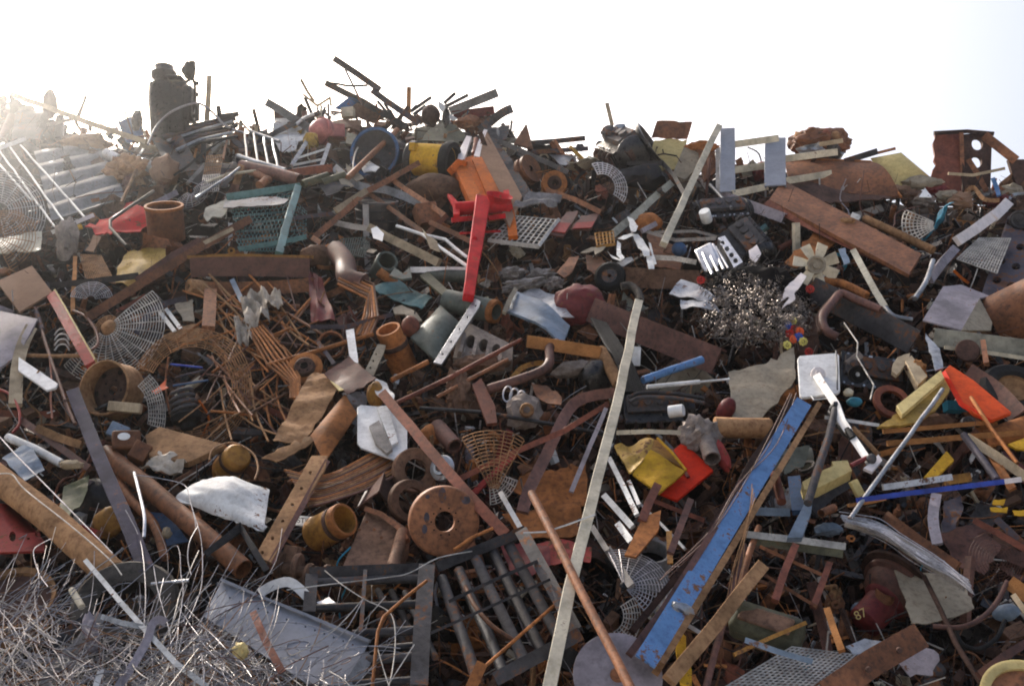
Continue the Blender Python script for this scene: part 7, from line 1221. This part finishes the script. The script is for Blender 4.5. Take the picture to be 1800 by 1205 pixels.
# ================================================================== small scrap lodged between the big pieces
HAND = [(k, v) for k, v in LABELS.items() if len(v) == 1]
LAND = []
for lab, v in HAND:
    o = bpy.data.objects.get(v[0][0])
    if o is None: continue
    p = o.location - CAM; z = p.dot(FW); LAND.append((900 + FPX * p.dot(RT) / z, 602.5 - FPX * p.dot(UP) / z, lab))
rf = random.Random(2024)
def proto_geos():
    I = lambda a, b, c: V((a, b, c)); out = {}
    def jitpath(n, l, w): return [V((-l / 2 + l * i / (n - 1), rf.gauss(0, w), rf.gauss(0, w))) for i in range(n)]
    X = V((0, 0, 1))
    out['bent_rod'] = [sweep(catmull(jitpath(5, rf.uniform(.5, 1.0), .05), 4), prof('rod', .018, .018, 0), ref=X) for _ in range(5)]
    out['flat_bar'] = [sweep(densify(jitpath(3, rf.uniform(.35, .8), .012), .12, .006), prof('box', rf.uniform(.035, .08), .012, 0), ref=X, twist=rf.choice((0, 0, 50))) for _ in range(5)]
    out['angle_iron'] = [sweep(jitpath(3, rf.uniform(.4, .8), .008), prof('L', .06, .06, .008), ref=X) for _ in range(3)]
    out['pipe_stub'] = [sweep(jitpath(3, rf.uniform(.25, .6), .006), prof('tube', d, d, 0), ref=X, hollow=.84) for d in (.05, .08, .12, .16)]
    out['torn_plate'] = []
    for k in range(7):
        n = rf.randint(4, 7); pts = [(900 + rf.uniform(30, 62) * math.cos(6.28 * i / n + rf.uniform(-.3, .3)), 700 + rf.uniform(20, 48) * math.sin(6.28 * i / n + rf.uniform(-.3, .3)), 0) for i in range(n)]
        vs, fs = plate_geo(pts, 0, 2, cr=rf.uniform(5, 20), cuts=2, seed=k); c = sum(vs, V()) / len(vs); out['torn_plate'].append(([v - c for v in vs], fs))
    out['scrap_casting'] = []
    for k in range(9):
        I2 = lambda a, b, c: V((a, b, c)); gs = [blob_geo(I2, .1, .06, .06, .5, 2.2, 300 + k, 3, True)]
        for _ in range(rf.randint(3, 6)):
            o = V((rf.uniform(-.1, .1), rf.uniform(-.05, .05), rf.uniform(-.05, .05))); rot = Matrix.Rotation(rf.uniform(0, 6.3), 3, V((rf.random() - .5, rf.random() - .5, rf.random() - .5)))
            F = lambda a, b, c, o=o, rot=rot: o + rot @ V((a, b, c))
            gs.append(box_geo(F, rf.uniform(.03, .2), rf.uniform(.02, .1), rf.uniform(.015, .06)) if rf.random() < .5 else lathe_geo(F, [(0, 0), (rf.uniform(.02, .04), 0), (rf.uniform(.02, .05), .05), (.03, .08), (.018, .08), (.018, .03)], 14))
        out['scrap_casting'].append(join(*gs))
    out['steel_ring'] = [lathe_geo(I, [(r * .68, -.012), (r, -.014), (r, .014), (r * .68, .012), (r * .68, -.012)], 24) for r in (.07, .1, .15)]
    out['flanged_hub'] = [lathe_geo(I, [(.02, .06), (.05, .06), (.055, .01), (.11, .01), (.11, -.015), (.07, -.02), (.06, -.1), (.02, -.1)], 22), lathe_geo(I, [(0, .05), (.04, .05), (.05, .02), (.09, .02), (.1, -.02), (.1, -.07), (0, -.07)], 22)]
    out['metal_box'] = [box_geo(lambda a, b, c: V((a, b + .12 * a * c, c + .2 * a * b)), *s) for s in ((.22, .14, .1), (.16, .16, .12), (.3, .1, .08))]
    out['channel_piece'] = [sweep(jitpath(3, rf.uniform(.3, .7), .008), prof('U', .09, .05, .008), ref=X) for _ in range(3)]
    out['wood_offcut'] = [box_geo(lambda a, b, c: V((a, b, c + .03 * a)), rf.uniform(.3, .6), rf.uniform(.04, .09), .025) for _ in range(3)]
    out['bent_strip'] = [sweep(catmull([V((-.25, 0, 0)), V((-.1, rf.uniform(.02, .12), .03)), V((.05, rf.uniform(-.1, .05), .06)), V((.2, rf.uniform(0, .1), 0))], 5), prof('box', .04, .005, 0), ref=X, twist=rf.uniform(-60, 60)) for _ in range(4)]
    return out
PROTO = {k: [] for k in ()}
for kind, gs in proto_geos().items():
    PROTO[kind] = []
    for g in gs:
        me = bpy.data.meshes.new(kind); me.from_pydata([tuple(v) for v in g[0]], [], g[1])
        bm = bmesh.new(); bm.from_mesh(me); bmesh.ops.recalc_face_normals(bm, faces=bm.faces[:]); bm.to_mesh(me); bm.free()
        me.shade_smooth(); me.set_sharp_from_angle(angle=R_(40)); me.materials.append(MATS['rust']); PROTO[kind].append(me)
RUSTY = ['rust', 'rust', 'rust_dark', 'rust_purple', 'rust_orange', 'rust_tan', 'casting_brown', 'rust_red']
DARK = ['oily', 'black_steel', 'dark_steel', 'rust_dark', 'casting_brown', 'rust_purple', 'dark_steel', 'rust']
PALE = ['galvanised', 'grey_paint', 'white_rusty', 'grey_lilac', 'tan_plate', 'grey_sage', 'timber_grey', 'cream']
BRIGHT = ['red_worn', 'yellow_worn', 'blue_dull', 'red_dark', 'blue_grey', 'orange_paint', 'teal', 'yellow_rust', 'turquoise']
WORD = {'rust': 'brown rusty', 'rust_dark': 'dark rusty', 'rust_purple': 'purple-brown', 'rust_orange': 'orange rusty', 'rust_tan': 'tan rusty', 'casting_brown': 'dull brown', 'rust_red': 'red-brown', 'oily': 'oily black', 'black_steel': 'black', 'dark_steel': 'dark grey', 'galvanised': 'silvery', 'grey_paint': 'grey', 'white_rusty': 'whitish', 'grey_lilac': 'pale lilac', 'tan_plate': 'tan', 'grey_sage': 'sage grey', 'timber_grey': 'weathered', 'cream': 'cream', 'red_worn': 'red', 'yellow_worn': 'yellow', 'blue_dull': 'blue', 'red_dark': 'dark red', 'blue_grey': 'blue-grey', 'orange_paint': 'orange', 'teal': 'teal', 'yellow_rust': 'rusty yellow', 'turquoise': 'turquoise', 'timber': 'pale wooden', 'timber_orange': 'brown wooden'}
CATS = {'bent_rod': 'rod', 'flat_bar': 'bar', 'angle_iron': 'angle iron', 'pipe_stub': 'pipe', 'torn_plate': 'metal plate', 'scrap_casting': 'casting', 'steel_ring': 'ring', 'flanged_hub': 'hub', 'metal_box': 'box', 'channel_piece': 'channel', 'wood_offcut': 'offcut', 'bent_strip': 'strip'}
WEIGHT = [('bent_rod', 16), ('flat_bar', 16), ('angle_iron', 8), ('pipe_stub', 9), ('torn_plate', 19), ('scrap_casting', 12), ('steel_ring', 4), ('flanged_hub', 4), ('metal_box', 4), ('channel_piece', 6), ('wood_offcut', 4), ('bent_strip', 8)]
KINDS = [k for k, n in WEIGHT for _ in range(n)]
def region_mats(px, py):
    r = rf.random()
    if px > 980 and py > 330: pal = DARK if r < .52 else RUSTY if r < .78 else PALE if r < .965 else BRIGHT
    elif py < 330: pal = DARK if r < .45 else RUSTY if r < .72 else PALE if r < .94 else BRIGHT
    else: pal = RUSTY if r < .68 else DARK if r < .85 else PALE if r < .965 else BRIGHT
    return rf.choice(pal)
used = {}
def fill(n, d0, d1, smin, smax, xr=(-60, 1860), yr=None):
    for i in range(n):
        px = rf.uniform(*xr); c = crest_row(px); py = rf.uniform(c - 4, 1240) if yr is None else rf.uniform(*yr)
        if yr is None and rf.random() < .27: py = rf.uniform(c - 14, c + 70)
        if px < 440 and py > 1100: continue
        kind = rf.choice(KINDS); m = region_mats(px, py)
        if kind == 'wood_offcut': m = rf.choice(('timber', 'timber_grey', 'timber_orange'))
        d = rf.uniform(d0, d1)
        if py < c + 20: d = rf.uniform(-.1, .15)
        me = rf.choice(PROTO[kind]); o = bpy.data.objects.new(kind, me); COL.objects.link(o)
        o.location = P(px, py, d); o.rotation_euler = (rf.uniform(0, 6.28), rf.uniform(0, 6.28), rf.uniform(0, 6.28)); s = rf.uniform(smin, smax); o.scale = (s, s, s)
        if py < c + 10: o.scale = (s * .6,) * 3
        o.material_slots[0].link = 'OBJECT'; o.material_slots[0].material = MATS[m]
        near = min(LAND, key=lambda L: (L[0] - px) ** 2 + (L[1] - py) ** 2); w = near[2].split(); short = ' '.join(w[:5])
        for stop in (' of', ' with', ' on', ' the', ' in', ' a', ' under', ' below', ' above', ' and', ' from', ' at', ' to', ' behind', ' beside', ' across', ' left', ' right', ' lying', ' its', ' by', ' into', ' over', ' pointing', ' leaning', ' sloping', ' standing', ' between', ' up', ' down', ' leaning', ' out'):
            while short.endswith(stop): short = short[:-len(stop)]
        dx, dy = px - near[0], py - near[1]; side = ('right of' if dx > 0 else 'left of') if abs(dx) > abs(dy) else ('below' if dy > 0 else 'above')
        lab = f"{'small ' if s < .75 else ''}{WORD[m]} {kind.replace('_', ' ')} lodged {side} the {short}"
        base = lab; k = 0
        for extra in ('', ' deep in the heap', ' among loose scrap', ' half buried', ' in the shadow', ' wedged tight', ' at a slant'):
            lab = base + extra
            if lab not in used and len(lab.split()) <= 16: break
        used[lab] = 1; tag(o, lab, CATS[kind], CATS[kind] + 's lodged all through the heap')
fill(640, -.42, -.02, .5, 1.15)
fill(520, -.15, .24, .3, .8)
# fine debris: nobody could count it
def debris(n, seed, smin, smax, elong):
    r = random.Random(seed); vs = []; fs = []
    for i in range(n):
        px = r.uniform(-150, 1950) if i % 4 else r.uniform(-800, 2700); c = crest_row(px); py = r.uniform(c + 2, 1290); p = P(px, py, r.uniform(-.55, -.02)); k = len(vs)
        a = V((r.gauss(0, 1), r.gauss(0, 1), r.gauss(0, 1))).normalized(); b = a.orthogonal().normalized(); e = a.cross(b); l = r.uniform(smin, smax); q = l / r.uniform(*elong); h = q * r.uniform(.1, .8)
        t1, t2 = r.uniform(.5, 1.2), r.uniform(.5, 1.2)
        for (x, y, z) in ((-1, -1, -1), (1, -t1, -1), (1, t2, -1), (-1, 1, -1), (-1, -1, 1), (1, -t1, 1), (1, t2, 1), (-1, 1, 1)): vs.append(p + a * (x * l) + b * (y * q) + e * (z * h))
        fs += [tuple(k + j for j in f) for f in ((0, 3, 2, 1), (4, 5, 6, 7), (0, 1, 5, 4), (1, 2, 6, 5), (2, 3, 7, 6), (3, 0, 4, 7))]
    return vs, fs
t = thing('scrap_debris', 'fine broken scrap and rust fragments filling the gaps of the heap', 'scrap debris', P(900, 1300, -.5))
t['kind'] = 'stuff'
for k, (n, m, a, b, e) in enumerate(((2600, 'rust_dark', .03, .12, (1.5, 5)), (2200, 'casting_brown', .02, .09, (1, 3)), (900, 'rust', .02, .10, (1.5, 8)), (2300, 'oily', .03, .11, (1.5, 5)), (350, 'rust_orange', .02, .08, (2, 9)), (600, 'dark_steel', .02, .12, (2, 9)), (420, 'white_rusty', .012, .05, (1.5, 6)), (350, 'tan_plate', .015, .06, (1.5, 5)))): link('loose_fragments', debris(int(n * 1.3), 500 + k, a, b, e), m, t, kind='stuff', smooth=False)
def loose_rods(n, seed):
    g = []; r = random.Random(seed)
    for i in range(n):
        px = r.uniform(-100, 1900) if i % 4 else r.uniform(-800, 2700); c = crest_row(px); py = r.uniform(c + 6, 1260); p = P(px, py, r.uniform(-.42, .16)); l = r.uniform(.08, .38); a = V((r.gauss(0, 1), r.gauss(0, .5), r.gauss(0, .8))).normalized(); b = V((r.gauss(0, 1), r.gauss(0, 1), r.gauss(0, 1))).normalized()
        w = r.choice((.003, .004, .006, .008, .012)); g.append(sweep(catmull([p - a * l, p - a * l * .3 + b * l * r.uniform(0, .22), p + a * l * .4 + b * l * r.uniform(-.1, .15), p + a * l], 3), prof('wire', w, w, 0), cap=False))
    return join(*g)
for k, (n, m) in enumerate(((600, 'rust'), (260, 'rust_orange'), (260, 'rust_tan'), (600, 'dark_steel'), (200, 'wire_pale'), (260, 'wire_grey'), (520, 'black_steel'), (500, 'rust_purple'), (420, 'rust_dark'))): link('loose_rods', loose_rods(int(n * 1.3), 700 + k), m, t, kind='stuff')
# ------------------------------------------------------------------ end
